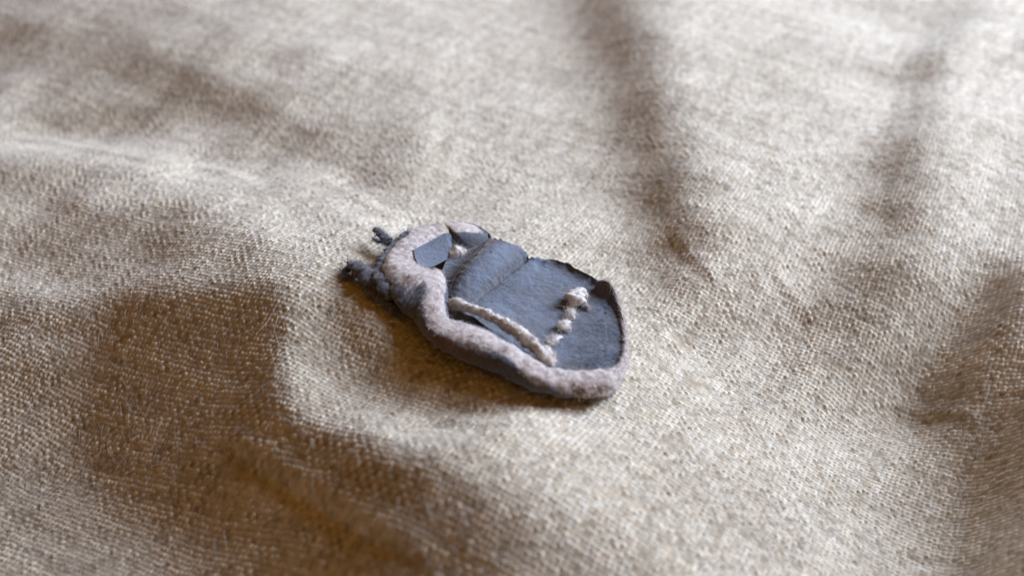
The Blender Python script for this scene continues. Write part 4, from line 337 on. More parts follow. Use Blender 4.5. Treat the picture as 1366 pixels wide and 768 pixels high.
-131 -133 -135 -137 -140 -142 -145 -148 -152 -155 -157 -160 -163 -166 -169 -170 -169 -167 -165 -163 -162 -163 -164 -164 -164 -163 -160 -157 -153 -150 -149 -150 -154 -160 -166 -173 -181 -190 -198 -205 -209 -210 -210 -211 -213 -214 -214 -210 -204 -197 -189 -182 -176 -173 -171 -170 -169 -166 -160 -150 -139 -127 -118 -114 -114 -115 -115 -113 -110 -107 -105 -104 -103 -103 -102 -101 -100 -101 -104 -111 -119 -123 -125 -126 -128 -131 -135 -138 -141 -144 -146 -148 -149 -148 -141 -129 -110 -87 -65 -47 -35 -30 -29 -32 -36 -41 -49 -57 -65 -71 -75 -80 -86 -91 -96 -98 -101 -104 -109 -114 -116 -114 -105 -90 -73 -61 -57 -58 -64 -71 -78 -83 -87 -91 -96 -99 -101 -100 -97 -95 -94 -95 -97 -100 -102 -103 -104 -103 -102 -102 -104 -106 -108 -109 -110 -110 -110 -109 -108 -108 -107 -108 -109 -111 -112 -112 -113 -114 -115 -116 -117
-132 -133 -134 -136 -138 -141 -144 -147 -150 -153 -156 -159 -162 -166 -170 -172 -172 -171 -169 -168 -167 -168 -169 -169 -169 -167 -164 -161 -158 -155 -153 -154 -156 -161 -168 -174 -180 -187 -194 -201 -205 -205 -203 -203 -204 -207 -208 -205 -200 -192 -183 -176 -172 -169 -167 -164 -161 -156 -149 -140 -130 -120 -112 -107 -107 -109 -110 -111 -110 -108 -107 -106 -105 -104 -104 -103 -103 -104 -107 -114 -121 -126 -128 -129 -130 -133 -137 -140 -144 -146 -148 -149 -150 -148 -142 -129 -110 -88 -66 -47 -35 -29 -29 -32 -37 -42 -47 -55 -63 -71 -76 -81 -85 -90 -95 -99 -101 -104 -109 -114 -119 -120 -114 -101 -84 -70 -63 -62 -67 -73 -80 -86 -90 -93 -96 -100 -102 -103 -102 -100 -98 -98 -99 -100 -102 -104 -105 -105 -104 -103 -103 -104 -106 -108 -109 -109 -109 -109 -108 -108 -107 -107 -108 -109 -110 -112 -113 -114 -115 -116 -116
-132 -132 -133 -135 -137 -140 -142 -145 -149 -152 -155 -159 -162 -166 -170 -173 -174 -174 -173 -172 -172 -173 -174 -174 -172 -170 -168 -165 -162 -160 -158 -157 -158 -162 -168 -174 -179 -183 -187 -191 -194 -194 -193 -192 -192 -194 -195 -193 -189 -182 -174 -169 -164 -161 -158 -155 -149 -143 -136 -128 -119 -112 -105 -101 -100 -101 -104 -106 -108 -108 -108 -108 -107 -106 -105 -105 -106 -107 -111 -118 -125 -129 -131 -133 -134 -136 -139 -143 -146 -149 -150 -151 -150 -148 -141 -128 -110 -89 -67 -48 -35 -29 -28 -32 -37 -42 -46 -52 -59 -67 -74 -79 -83 -88 -93 -98 -102 -105 -110 -115 -120 -123 -121 -111 -96 -80 -70 -66 -68 -74 -81 -88 -92 -94 -97 -100 -104 -106 -106 -104 -102 -101 -101 -102 -104 -105 -106 -106 -106 -106 -105 -104 -105 -106 -108 -109 -109 -109 -109 -109 -108 -108 -107 -108 -109 -110 -111 -112 -113 -114 -114
-133 -133 -133 -135 -137 -139 -141 -145 -148 -151 -155 -158 -162 -166 -170 -173 -175 -175 -175 -175 -176 -177 -177 -176 -175 -173 -171 -169 -168 -166 -164 -161 -161 -163 -168 -174 -178 -179 -180 -181 -182 -183 -183 -181 -179 -178 -178 -177 -174 -170 -164 -159 -154 -150 -145 -140 -134 -127 -121 -115 -109 -104 -99 -96 -94 -95 -97 -100 -103 -106 -108 -109 -108 -107 -106 -106 -108 -110 -115 -122 -129 -133 -135 -137 -138 -140 -143 -146 -149 -152 -153 -152 -151 -147 -140 -128 -110 -89 -68 -50 -36 -29 -28 -31 -36 -41 -45 -50 -55 -62 -69 -76 -81 -86 -91 -97 -102 -106 -111 -116 -121 -126 -127 -121 -108 -92 -78 -70 -70 -74 -80 -87 -92 -96 -98 -101 -104 -107 -109 -109 -107 -105 -104 -105 -106 -107 -108 -108 -108 -108 -107 -106 -106 -106 -107 -108 -109 -109 -109 -109 -109 -109 -108 -108 -108 -109 -110 -111 -112 -112 -112
-134 -133 -134 -135 -136 -139 -141 -144 -148 -151 -155 -158 -162 -165 -169 -172 -174 -176 -177 -178 -178 -179 -179 -178 -176 -175 -175 -175 -175 -173 -170 -166 -163 -164 -168 -173 -176 -177 -175 -173 -173 -174 -173 -170 -167 -163 -162 -162 -161 -159 -154 -148 -141 -134 -128 -122 -117 -112 -107 -104 -101 -97 -94 -92 -91 -91 -93 -95 -98 -101 -105 -107 -108 -108 -108 -108 -109 -112 -118 -125 -133 -137 -139 -141 -143 -145 -147 -150 -153 -155 -155 -154 -152 -147 -139 -127 -110 -90 -70 -51 -38 -30 -28 -30 -34 -39 -44 -48 -52 -57 -64 -71 -78 -84 -89 -95 -101 -107 -112 -117 -122 -128 -131 -128 -118 -103 -87 -75 -70 -72 -78 -85 -92 -96 -99 -102 -105 -109 -111 -112 -111 -109 -107 -108 -109 -110 -111 -111 -110 -110 -109 -109 -108 -107 -107 -108 -109 -109 -110 -110 -110 -110 -110 -109 -109 -109 -109 -110 -110 -110 -110
-136 -135 -135 -135 -137 -139 -141 -144 -148 -151 -155 -158 -161 -164 -168 -171 -173 -176 -178 -179 -180 -180 -180 -179 -179 -179 -180 -181 -182 -181 -177 -171 -166 -164 -166 -171 -174 -174 -171 -168 -166 -165 -164 -162 -158 -155 -153 -152 -152 -150 -145 -137 -128 -118 -110 -104 -101 -98 -97 -96 -94 -92 -90 -88 -88 -88 -89 -91 -93 -96 -99 -103 -106 -108 -108 -109 -110 -114 -120 -128 -136 -141 -143 -145 -147 -149 -152 -154 -156 -158 -158 -157 -153 -148 -140 -127 -111 -91 -70 -52 -39 -32 -29 -29 -32 -36 -42 -46 -50 -54 -60 -67 -75 -82 -88 -94 -100 -106 -112 -117 -122 -128 -133 -133 -126 -113 -96 -80 -71 -70 -75 -82 -90 -96 -100 -103 -106 -109 -113 -115 -115 -113 -111 -110 -111 -112 -114 -113 -112 -111 -110 -110 -110 -109 -108 -108 -108 -109 -110 -111 -111 -111 -111 -111 -111 -110 -110 -109 -109 -109 -109
-137 -136 -136 -136 -137 -139 -142 -145 -148 -151 -154 -158 -161 -164 -167 -170 -173 -176 -178 -180 -181 -181 -182 -182 -182 -183 -185 -188 -189 -187 -183 -176 -168 -163 -162 -167 -171 -172 -169 -164 -159 -157 -156 -155 -153 -150 -148 -146 -144 -141 -135 -125 -115 -104 -96 -91 -89 -89 -90 -91 -90 -89 -87 -85 -84 -84 -86 -87 -88 -90 -93 -98 -102 -106 -108 -109 -111 -114 -121 -130 -139 -144 -147 -149 -151 -154 -156 -158 -160 -161 -161 -159 -156 -150 -141 -128 -112 -92 -71 -53 -41 -34 -31 -30 -31 -34 -39 -44 -49 -53 -58 -64 -72 -80 -87 -93 -99 -105 -111 -116 -122 -127 -132 -134 -130 -119 -103 -85 -72 -67 -71 -78 -87 -94 -100 -105 -108 -111 -114 -116 -118 -117 -115 -113 -112 -112 -114 -115 -114 -112 -110 -110 -110 -111 -110 -109 -108 -109 -110 -111 -112 -112 -113 -113 -113 -112 -111 -110 -109 -109 -108
-139 -138 -137 -137 -138 -140 -142 -145 -148 -151 -154 -157 -161 -164 -167 -170 -173 -176 -179 -181 -182 -184 -185 -186 -187 -189 -191 -193 -194 -192 -187 -178 -169 -162 -159 -162 -167 -169 -166 -160 -155 -151 -149 -149 -148 -146 -143 -139 -134 -129 -123 -114 -104 -94 -86 -82 -81 -83 -86 -88 -88 -87 -84 -81 -79 -79 -80 -82 -83 -85 -87 -92 -98 -103 -107 -109 -111 -115 -121 -132 -141 -147 -150 -152 -155 -157 -160 -162 -164 -165 -164 -162 -158 -152 -143 -130 -113 -92 -72 -54 -42 -35 -32 -31 -32 -34 -37 -43 -48 -53 -58 -63 -69 -77 -85 -92 -98 -103 -109 -114 -119 -124 -129 -132 -130 -122 -107 -88 -72 -65 -67 -74 -83 -92 -100 -105 -109 -112 -114 -117 -119 -120 -119 -116 -113 -112 -112 -113 -113 -112 -110 -109 -110 -110 -111 -110 -109 -109 -109 -111 -112 -113 -114 -114 -114 -114 -113 -111 -110 -109 -108
-140 -139 -139 -138 -139 -140 -142 -144 -147 -150 -154 -157 -161 -164 -167 -170 -173 -176 -180 -183 -185 -187 -189 -190 -192 -193 -195 -197 -197 -194 -188 -179 -170 -162 -158 -159 -163 -165 -162 -157 -150 -146 -143 -142 -141 -138 -133 -128 -122 -116 -110 -103 -95 -86 -80 -76 -76 -79 -82 -85 -85 -84 -80 -76 -74 -73 -75 -77 -80 -82 -84 -88 -94 -100 -105 -109 -112 -115 -122 -132 -143 -150 -153 -155 -158 -161 -163 -166 -167 -168 -167 -165 -161 -154 -145 -132 -114 -93 -73 -55 -43 -36 -33 -32 -33 -34 -37 -42 -48 -54 -59 -63 -69 -75 -82 -89 -95 -101 -106 -111 -115 -119 -123 -126 -126 -120 -107 -90 -73 -63 -63 -69 -79 -89 -98 -105 -110 -113 -115 -117 -119 -121 -121 -119 -115 -112 -110 -111 -112 -112 -111 -109 -109 -109 -110 -111 -111 -110 -109 -110 -111 -113 -114 -115 -116 -115 -114 -112 -111 -109 -108
-141 -141 -140 -139 -139 -140 -141 -144 -147 -150 -154 -157 -161 -164 -167 -170 -173 -177 -181 -184 -187 -190 -193 -195 -196 -197 -197 -198 -197 -194 -187 -179 -171 -163 -159 -157 -158 -159 -157 -152 -146 -141 -137 -134 -130 -125 -119 -113 -107 -103 -98 -93 -87 -80 -75 -72 -71 -74 -78 -81 -82 -80 -76 -72 -68 -68 -70 -74 -78 -81 -84 -87 -91 -97 -103 -108 -112 -116 -123 -132 -143 -151 -155 -158 -160 -163 -166 -168 -170 -171 -170 -168 -163 -157 -147 -133 -115 -94 -73 -56 -43 -36 -33 -33 -35 -36 -38 -42 -48 -54 -60 -65 -69 -74 -80 -86 -93 -98 -103 -107 -111 -114 -116 -119 -120 -116 -106 -91 -75 -63 -60 -64 -74 -84 -94 -103 -109 -113 -115 -116 -117 -119 -121 -120 -116 -112 -108 -107 -109 -110 -111 -111 -110 -109 -110 -111 -111 -110 -110 -109 -110 -112 -113 -115 -116 -116 -115 -113 -111 -109 -108
-142 -141 -140 -139 -139 -139 -141 -144 -147 -150 -153 -157 -161 -164 -167 -169 -173 -177 -182 -186 -190 -193 -196 -198 -199 -198 -197 -196 -194 -190 -185 -179 -172 -165 -160 -156 -154 -153 -151 -147 -141 -135 -129 -123 -116 -110 -104 -98 -93 -90 -87 -84 -80 -75 -71 -67 -66 -68 -72 -75 -77 -75 -72 -68 -65 -65 -68 -72 -77 -81 -84 -87 -90 -96 -102 -108 -113 -118 -124 -132 -142 -150 -155 -159 -162 -164 -167 -170 -172 -173 -173 -170 -166 -159 -148 -134 -115 -94 -74 -56 -43 -35 -32 -33 -36 -39 -41 -44 -49 -55 -61 -67 -71 -75 -79 -84 -90 -95 -100 -104 -108 -110 -111 -113 -114 -113 -106 -94 -79 -66 -59 -60 -67 -78 -89 -98 -105 -111 -114 -115 -115 -116 -117 -117 -115 -111 -107 -105 -106 -108 -110 -112 -112 -111 -110 -110 -111 -111 -110 -109 -109 -110 -112 -114 -115 -116 -115 -113 -111 -109 -108
-142 -141 -139 -138 -138 -139 -141 -144 -146 -149 -153 -156 -160 -163 -166 -169 -173 -178 -182 -187 -191 -195 -198 -200 -200 -198 -195 -192 -189 -186 -183 -179 -173 -166 -160 -154 -150 -147 -144 -140 -135 -128 -120 -112 -105 -97 -91 -85 -81 -79 -77 -76 -74 -70 -66 -63 -61 -62 -65 -69 -71 -72 -70 -67 -65 -65 -68 -72 -77 -82 -85 -88 -91 -95 -101 -108 -114 -119 -125 -132 -140 -148 -154 -158 -162 -165 -168 -171 -173 -175 -175 -173 -168 -160 -149 -134 -114 -93 -73 -56 -43 -34 -31 -33 -37 -41 -44 -47 -51 -56 -62 -68 -73 -76 -80 -84 -88 -93 -98 -102 -106 -108 -109 -110 -111 -111 -107 -98 -85 -71 -61 -57 -62 -71 -82 -92 -100 -106 -110 -112 -112 -111 -111 -110 -110 -108 -106 -104 -104 -106 -109 -111 -113 -113 -112 -111 -111 -110 -110 -109 -108 -108 -110 -111 -113 -114 -114 -113 -111 -109 -108
-141 -140 -139 -138 -139 -140 -142 -144 -146 -148 -152 -155 -159 -162 -166 -169 -173 -178 -183 -187 -192 -195 -199 -200 -200 -197 -193 -189 -186 -183 -180 -177 -171 -165 -158 -151 -145 -141 -137 -133 -127 -120 -112 -104 -96 -89 -82 -76 -72 -70 -70 -70 -69 -66 -62 -59 -57 -57 -60 -64 -68 -70 -70 -69 -68 -68 -70 -74 -78 -83 -87 -90 -92 -96 -101 -108 -114 -120 -126 -132 -138 -145 -151 -156 -160 -164 -167 -170 -174 -176 -176 -174 -169 -161 -149 -133 -113 -91 -71 -55 -42 -34 -31 -33 -37 -43 -47 -51 -54 -58 -63 -69 -74 -79 -82 -84 -88 -92 -96 -101 -105 -108 -110 -111 -111 -111 -110 -104 -93 -80 -68 -60 -59 -65 -75 -86 -94 -101 -105 -107 -108 -106 -105 -103 -104 -104 -105 -105 -105 -106 -108 -110 -113 -114 -114 -113 -111 -110 -110 -109 -108 -108 -108 -109 -111 -112 -113 -112 -111 -110 -109
-139 -139 -138 -138 -139 -140 -142 -143 -145 -147 -150 -154 -158 -162 -165 -168 -173 -178 -183 -187 -191 -194 -197 -199 -199 -196 -192 -187 -183 -179 -176 -172 -167 -161 -153 -146 -140 -135 -130 -124 -118 -112 -105 -98 -90 -82 -75 -69 -66 -65 -66 -67 -66 -64 -60 -56 -54 -54 -57 -61 -66 -69 -71 -72 -72 -73 -74 -77 -80 -84 -88 -91 -94 -98 -102 -108 -114 -120 -126 -131 -137 -142 -148 -153 -158 -162 -165 -169 -173 -176 -177 -175 -170 -161 -148 -131 -110 -89 -69 -53 -41 -34 -32 -33 -37 -43 -49 -54 -57 -61 -65 -70 -75 -80 -83 -86 -88 -91 -95 -99 -104 -108 -111 -112 -113 -114 -113 -110 -102 -91 -77 -66 -61 -63 -70 -80 -89 -96 -101 -103 -103 -101 -99 -98 -98 -100 -103 -105 -107 -108 -109 -110 -112 -113 -114 -113 -112 -111 -109 -108 -108 -107 -107 -107 -109 -110 -111 -111 -111 -110 -110
-139 -139 -139 -139 -140 -141 -142 -143 -144 -146 -149 -153 -158 -161 -165 -168 -172 -177 -182 -186 -189 -191 -194 -196 -196 -195 -191 -186 -181 -176 -171 -166 -160 -154 -147 -141 -134 -128 -122 -116 -110 -104 -99 -92 -85 -77 -71 -65 -63 -62 -64 -65 -64 -62 -58 -54 -52 -53 -56 -60 -65 -70 -73 -76 -77 -78 -79 -80 -83 -86 -90 -93 -97 -100 -104 -109 -114 -120 -126 -131 -135 -140 -145 -150 -155 -160 -164 -168 -172 -175 -177 -176 -171 -161 -147 -129 -107 -85 -66 -51 -41 -35 -33 -34 -38 -43 -50 -56 -60 -64 -67 -71 -76 -81 -85 -87 -89 -91 -94 -97 -102 -107 -111 -114 -116 -117 -117 -116 -111 -102 -89 -76 -67 -64 -68 -76 -85 -92 -97 -100 -99 -98 -95 -94 -94 -97 -101 -105 -108 -110 -111 -111 -112 -112 -112 -112 -112 -111 -110 -109 -108 -107 -107 -107 -107 -108 -109 -110 -111 -112 -112
-139 -139 -140 -141 -141 -142 -143 -144 -145 -146 -149 -153 -157 -161 -164 -167 -170 -175 -179 -183 -185 -187 -188 -190 -192 -192 -189 -184 -178 -171 -165 -158 -152 -146 -139 -133 -126 -120 -114 -108 -103 -97 -92 -86 -80 -74 -68 -64 -62 -61 -62 -64 -63 -61 -57 -53 -52 -53 -56 -60 -65 -70 -75 -78 -81 -82 -83 -84 -86 -89 -92 -96 -99 -103 -106 -110 -115 -120 -125 -130 -134 -138 -143 -148 -153 -158 -163 -167 -171 -174 -176 -176 -171 -161 -146 -127 -105 -83 -63 -49 -40 -36 -34 -35 -38 -43 -49 -56 -62 -66 -69 -72 -76 -81 -85 -88 -90 -91 -93 -96 -100 -105 -110 -115 -119 -121 -122 -122 -119 -113 -102 -88 -76 -70 -69 -74 -82 -90 -95 -98 -97 -95 -93 -92 -93 -95 -99 -103 -108 -111 -113 -113 -112 -111 -111 -110 -111 -110 -110 -109 -109 -108 -107 -107 -107 -107 -108 -110 -111 -112 -113
-140 -141 -142 -142 -143 -143 -144 -145 -146 -147 -150 -154 -157 -160 -163 -165 -168 -172 -176 -179 -181 -181 -182 -184 -186 -186 -185 -180 -174 -166 -158 -150 -142 -136 -129 -123 -118 -112 -107 -101 -96 -91 -85 -80 -75 -70 -66 -63 -61 -61 -61 -62 -61 -59 -56 -53 -53 -54 -57 -61 -66 -71 -76 -80 -83 -85 -87 -88 -90 -92 -95 -99 -102 -106 -109 -112 -115 -119 -124 -129 -134 -138 -142 -147 -152 -157 -162 -166 -170 -173 -176 -175 -170 -161 -145 -125 -103 -81 -62 -48 -40 -37 -36 -37 -39 -43 -48 -55 -61 -66 -70 -73 -77 -80 -84 -87 -89 -91 -93 -96 -99 -103 -109 -115 -120 -124 -126 -127 -126 -122 -113 -101 -88 -78 -74 -75 -80 -87 -93 -97 -97 -95 -93 -92 -94 -96 -99 -103 -107 -110 -113 -114 -113 -111 -109 -108 -108 -109 -109 -110 -110 -109 -108 -108 -107 -107 -108 -109 -111 -112 -113
-142 -143 -143 -144 -144 -145 -145 -146 -147 -149 -151 -154 -157 -159 -161 -163 -165 -169 -173 -175 -176 -176 -175 -176 -177 -178 -177 -173 -167 -159 -150 -141 -132 -124 -118 -113 -108 -105 -101 -96 -90 -84 -79 -74 -71 -68 -65 -62 -60 -59 -58 -59 -58 -57 -55 -54 -53 -55 -58 -62 -67 -72 -77 -81 -85 -88 -90 -92 -93 -96 -98 -102 -106 -109 -112 -115 -117 -120 -124 -129 -134 -138 -143 -147 -152 -157 -162 -166 -170 -173 -175 -175 -170 -160 -144 -124 -102 -80 -61 -48 -40 -37 -37 -38 -40 -43 -47 -53 -60 -66 -70 -74 -77 -79 -82 -85 -87 -90 -92 -95 -98 -102 -108 -114 -120 -125 -129 -131 -131 -129 -123 -113 -100 -89 -81 -79 -81 -86 -92 -96 -98 -96 -95 -94 -95 -98 -101 -104 -107 -110 -112 -114 -113 -111 -109 -107 -106 -107 -108 -109 -110 -110 -110 -109 -108 -108 -108 -109 -110 -112 -113
-144 -144 -145 -145 -145 -146 -147 -148 -149 -150 -152 -154 -156 -158 -160 -161 -163 -166 -170 -172 -172 -171 -169 -168 -168 -168 -167 -163 -157 -149 -140 -130 -120 -112 -105 -102 -99 -98 -95 -90 -85 -79 -73 -70 -67 -65 -62 -60 -57 -55 -54 -55 -55 -56 -55 -54 -54 -56 -59 -63 -68 -73 -77 -82 -86 -90 -93 -95 -97 -99 -102 -105 -109 -113 -116 -118 -119 -121 -124 -129 -134 -140 -144 -149 -154 -158 -163 -167 -171 -173 -175 -174 -169 -159 -143 -123 -101 -79 -61 -48 -40 -37 -37 -38 -40 -43 -47 -52 -58 -64 -69 -73 -76 -79 -80 -82 -85 -88 -91 -95 -99 -103 -107 -112 -119 -125 -130 -133 -135 -135 -131 -123 -112 -100 -90 -85 -83 -86 -90 -95 -98 -99 -97 -97 -98 -100 -104 -107 -109 -111 -112 -113 -113 -111 -109 -106 -105 -105 -106 -107 -109 -110 -111 -111 -110 -109 -109 -110 -111 -112 -113
-145 -146 -146 -146 -147 -148 -149 -150 -150 -151 -152 -154 -156 -158 -159 -160 -162 -165 -169 -171 -170 -167 -164 -161 -158 -157 -155 -152 -146 -138 -128 -118 -108 -100 -95 -92 -91 -90 -88 -85 -80 -74 -69 -66 -64 -61 -59 -55 -52 -49 -49 -50 -53 -54 -55 -55 -55 -57 -60 -64 -68 -72 -77 -82 -87 -91 -95 -98 -101 -103 -106 -109 -112 -116 -119 -121 -122 -124 -126 -130 -135 -141 -146 -151 -156 -160 -165 -169 -172 -174 -175 -173 -168 -157 -142 -122 -100 -79 -62 -49 -41 -37 -36 -38 -40 -43 -46 -51 -56 -62 -67 -72 -75 -77 -79 -80 -82 -85 -89 -94 -99 -104 -108 -112 -118 -123 -129 -134 -137 -138 -136 -130 -121 -110 -100 -92 -87 -87 -89 -94 -98 -100 -101 -100 -101 -103 -106 -110 -112 -113 -114 -113 -112 -111 -109 -107 -106 -105 -105 -106 -108 -109 -111 -111 -111 -110 -110 -110 -111 -112 -113
-146 -146 -147 -147 -148 -149 -150 -151 -152 -152 -153 -155 -156 -158 -159 -161 -163 -166 -169 -170 -169 -165 -160 -155 -150 -147 -144 -140 -134 -126 -117 -108 -99 -92 -88 -85 -84 -83 -81 -79 -75 -70 -66 -63 -60 -58 -54 -50 -47 -44 -45 -47 -51 -54 -55 -56 -56 -57 -60 -63 -67 -72 -77 -82 -87 -93 -97 -101 -105 -107 -109 -112 -115 -119 -122 -124 -126 -127 -129 -132 -137 -143 -149 -154 -158 -162 -166 -170 -173 -175 -175 -173 -167 -156 -140 -121 -100 -79 -62 -49 -41 -37 -36 -37 -40 -43 -46 -50 -55 -60 -65 -70 -74 -76 -78 -79 -81 -84 -88 -93 -99 -105 -109 -113 -117 -122 -127 -132 -136 -138 -138 -134 -127 -118 -108 -99 -92 -88 -89 -92 -97 -101 -103 -104 -105 -106 -109 -112 -115 -117 -117 -115 -113 -111 -110 -109 -108 -107 -106 -106 -107 -108 -110 -111 -112 -112 -111 -111 -111 -112 -113
-146 -147 -147 -148 -149 -150 -151 -152 -153 -153 -154 -156 -157 -159 -161 -163 -165 -167 -170 -170 -168 -163 -157 -150 -143 -137 -133 -128 -123 -116 -109 -101 -94 -88 -83 -79 -77 -76 -74 -72 -70 -66 -63 -60 -57 -54 -50 -46 -43 -41 -42 -45 -49 -53 -56 -57 -56 -57 -58 -61 -65 -70 -75 -81 -87 -93 -99 -104 -108 -110 -112 -114 -117 -121 -125 -128 -130 -131 -132 -135 -139 -145 -151 -156 -160 -164 -168 -172 -174 -176 -176 -172 -166 -154 -139 -120 -99 -79 -62 -50 -41 -37 -35 -37 -39 -42 -46 -50 -54 -59 -64 -68 -72 -76 -78 -80 -81 -83 -87 -92 -98 -105 -111 -115 -118 -121 -125 -129 -133 -135 -137 -135 -130 -123 -114 -106 -97 -91 -89 -91 -95 -100 -105 -107 -108 -109 -111 -114 -116 -119 -120 -118 -115 -112 -110 -109 -109 -109 -108 -107 -107 -107 -108 -110 -111 -112 -112 -112 -112 -112 -113
-146 -147 -148 -148 -149 -151 -152 -154 -154 -155 -156 -157 -159 -161 -163 -165 -167 -169 -171 -170 -167 -161 -153 -145 -137 -130 -124 -119 -114 -109 -103 -97 -91 -86 -80 -75 -72 -70 -68 -67 -65 -63 -59 -56 -54 -51 -48 -45 -42 -40 -41 -44 -49 -53 -55 -56 -55 -55 -55 -57 -61 -67 -73 -80 -87 -94 -100 -105 -110 -113 -115 -116 -119 -122 -127 -131 -133 -135 -136 -138 -141 -147 -152 -158 -163 -166 -170 -173 -176 -177 -176 -172 -165 -153 -137 -118 -97 -78 -62 -50 -42 -37 -36 -37 -39 -42 -46 -50 -54 -58 -62 -67 -71 -75 -78 -80 -82 -84 -87 -91 -97 -104 -111 -116 -119 -122 -123 -125 -128 -130 -132 -132 -129 -124 -118 -110 -102 -94 -90 -90 -94 -99 -105 -109 -112 -113 -113 -115 -117 -119 -121 -120 -118 -114 -111 -110 -109 -110 -110 -110 -109 -109 -108 -109 -110 -112 -113 -113 -113 -113 -113
-146 -147 -147 -148 -150 -152 -154 -155 -156 -157 -157 -159 -161 -163 -165 -167 -169 -171 -171 -169 -165 -158 -149 -140 -132 -124 -117 -112 -107 -103 -99 -94 -89 -83 -78 -73 -69 -66 -64 -63 -62 -59 -57 -54 -52 -50 -47 -45 -43 -41 -41 -44 -48 -52 -54 -54 -52 -51 -50 -52 -56 -63 -70 -78 -86 -93 -100 -106 -111 -114 -116 -118 -120 -123 -128 -133 -136 -138 -140 -141 -144 -148 -154 -160 -164 -168 -171 -174 -176 -177 -176 -171 -164 -151 -135 -116 -95 -76 -60 -49 -42 -38 -37 -38 -40 -42 -46 -49 -53 -57 -61 -66 -70 -74 -78 -81 -84 -86 -88 -91 -96 -102 -109 -115 -119 -122 -122 -122 -122 -124 -126 -127 -126 -123 -119 -112 -105 -97 -92 -90 -93 -98 -104 -109 -113 -115 -116 -116 -116 -118 -119 -120 -119 -117 -113 -110 -109 -109 -111 -112 -112 -111 -110 -110 -110 -111 -113 -114 -114 -114 -114
-145 -146 -147 -148 -150 -153 -155 -157 -158 -158 -159 -160 -162 -164 -166 -169 -170 -171 -170 -167 -161 -154 -145 -136 -127 -120 -113 -108 -103 -99 -95 -91 -86 -81 -75 -71 -67 -65 -63 -61 -59 -57 -54 -52 -51 -50 -49 -47 -45 -43 -42 -44 -47 -50 -51 -50 -48 -46 -45 -47 -52 -59 -67 -76 -84 -92 -99 -105 -110 -114 -117 -119 -121 -124 -129 -134 -139 -142 -143 -144 -147 -150 -156 -161 -166 -170 -173 -175 -177 -177 -175 -171 -162 -150 -133 -113 -93 -74 -59 -48 -42 -39 -38 -39 -41 -43 -46 -49 -53 -57 -61 -65 -69 -73 -77 -81 -85 -88 -90 -92 -96 -100 -106 -112 -117 -120 -120 -118 -117 -117 -118 -120 -121 -120 -118 -113 -107 -100 -94 -91 -92 -96 -102 -108 -113 -116 -118 -117 -116 -115 -116 -118 -118 -117 -115 -112 -109 -109 -110 -112 -113 -114 -113 -112 -111 -111 -113 -114 -115 -115 -114
-143 -145 -146 -148 -151 -153 -156 -158 -159 -159 -159 -160 -162 -164 -167 -169 -170 -170 -168 -163 -157 -148 -140 -131 -124 -117 -111 -105 -100 -95 -90 -85 -81 -77 -74 -71 -68 -66 -64 -61 -59 -56 -54 -52 -52 -52 -51 -50 -47 -44 -43 -43 -45 -48 -48 -47 -45 -42 -42 -44 -48 -55 -64 -73 -82 -90 -97 -103 -108 -113 -117 -119 -122 -125 -129 -135 -140 -144 -146 -148 -149 -153 -157 -162 -167 -171 -174 -176 -177 -177 -175 -170 -161 -148 -131 -111 -90 -72 -57 -47 -42 -40 -40 -41 -42 -44 -46 -49 -52 -56 -60 -65 -69 -73 -77 -81 -86 -89 -92 -94 -96 -99 -103 -107 -112 -116 -116 -115 -112 -111 -111 -113 -115 -116 -116 -113 -108 -102 -97 -94 -94 -96 -100 -105 -111 -115 -117 -116 -114 -112 -112 -113 -114 -115 -115 -113 -110 -109 -109 -111 -113 -115 -116 -115 -114 -113 -113 -114 -115 -116 -115
-142 -144 -146 -148 -151 -154 -157 -159 -159 -159 -159 -159 -161 -163 -166 -168 -168 -167 -163 -158 -151 -142 -134 -127 -120 -115 -109 -103 -97 -90 -84 -79 -75 -73 -72 -71 -70 -68 -65 -62 -59 -56 -54 -54 -54 -55 -55 -53 -50 -46 -44 -43 -45 -46 -47 -45 -43 -41 -41 -43 -48 -54 -62 -70 -79 -88 -95 -101 -106 -111 -116 -119 -122 -125 -130 -135 -141 -145 -149 -150 -152 -155 -159 -164 -169 -173 -175 -177 -177 -177 -174 -169 -159 -146 -129 -109 -88 -70 -56 -46 -42 -40 -41 -43 -44 -46 -47 -49 -52 -56 -60 -64 -69 -73 -77 -81 -86 -90 -93 -96 -97 -99 -101 -104 -108 -111 -113 -112 -110 -108 -107 -108 -110 -112 -113 -113 -110 -105 -100 -97 -96 -97 -99 -103 -107 -111 -113 -112 -110 -108 -107 -107 -109 -111 -113 -113 -111 -110 -109 -110 -112 -115 -117 -118 -117 -115 -114 -114 -115 -116 -116
-140 -142 -145 -147 -150 -153 -156 -158 -159 -159 -158 -158 -159 -161 -163 -165 -165 -163 -158 -152 -144 -136 -129 -123 -117 -112 -106 -100 -92 -84 -77 -72 -70 -70 -71 -72 -71 -70 -67 -63 -60 -58 -56 -56 -57 -58 -58 -56 -52 -48 -45 -44 -45 -46 -46 -45 -43 -42 -42 -45 -49 -55 -61 -69 -78 -86 -93 -99 -104 -109 -115 -119 -123 -126 -130 -134 -140 -146 -150 -152 -154 -157 -160 -165 -170 -174 -177 -178 -178 -176 -173 -167 -158 -144 -126 -106 -86 -69 -55 -46 -42 -41 -42 -44 -46 -47 -48 -50 -52 -55 -59 -64 -69 -73 -77 -81 -86 -90 -94 -97 -98 -99 -100 -102 -105 -108 -110 -111 -110 -108 -106 -106 -108 -110 -111 -112 -110 -107 -104 -101 -99 -98 -100 -102 -104 -106 -107 -106 -104 -103 -102 -102 -104 -106 -109 -111 -111 -111 -110 -110 -112 -114 -117 -119 -119 -119 -117 -116 -115 -116 -116
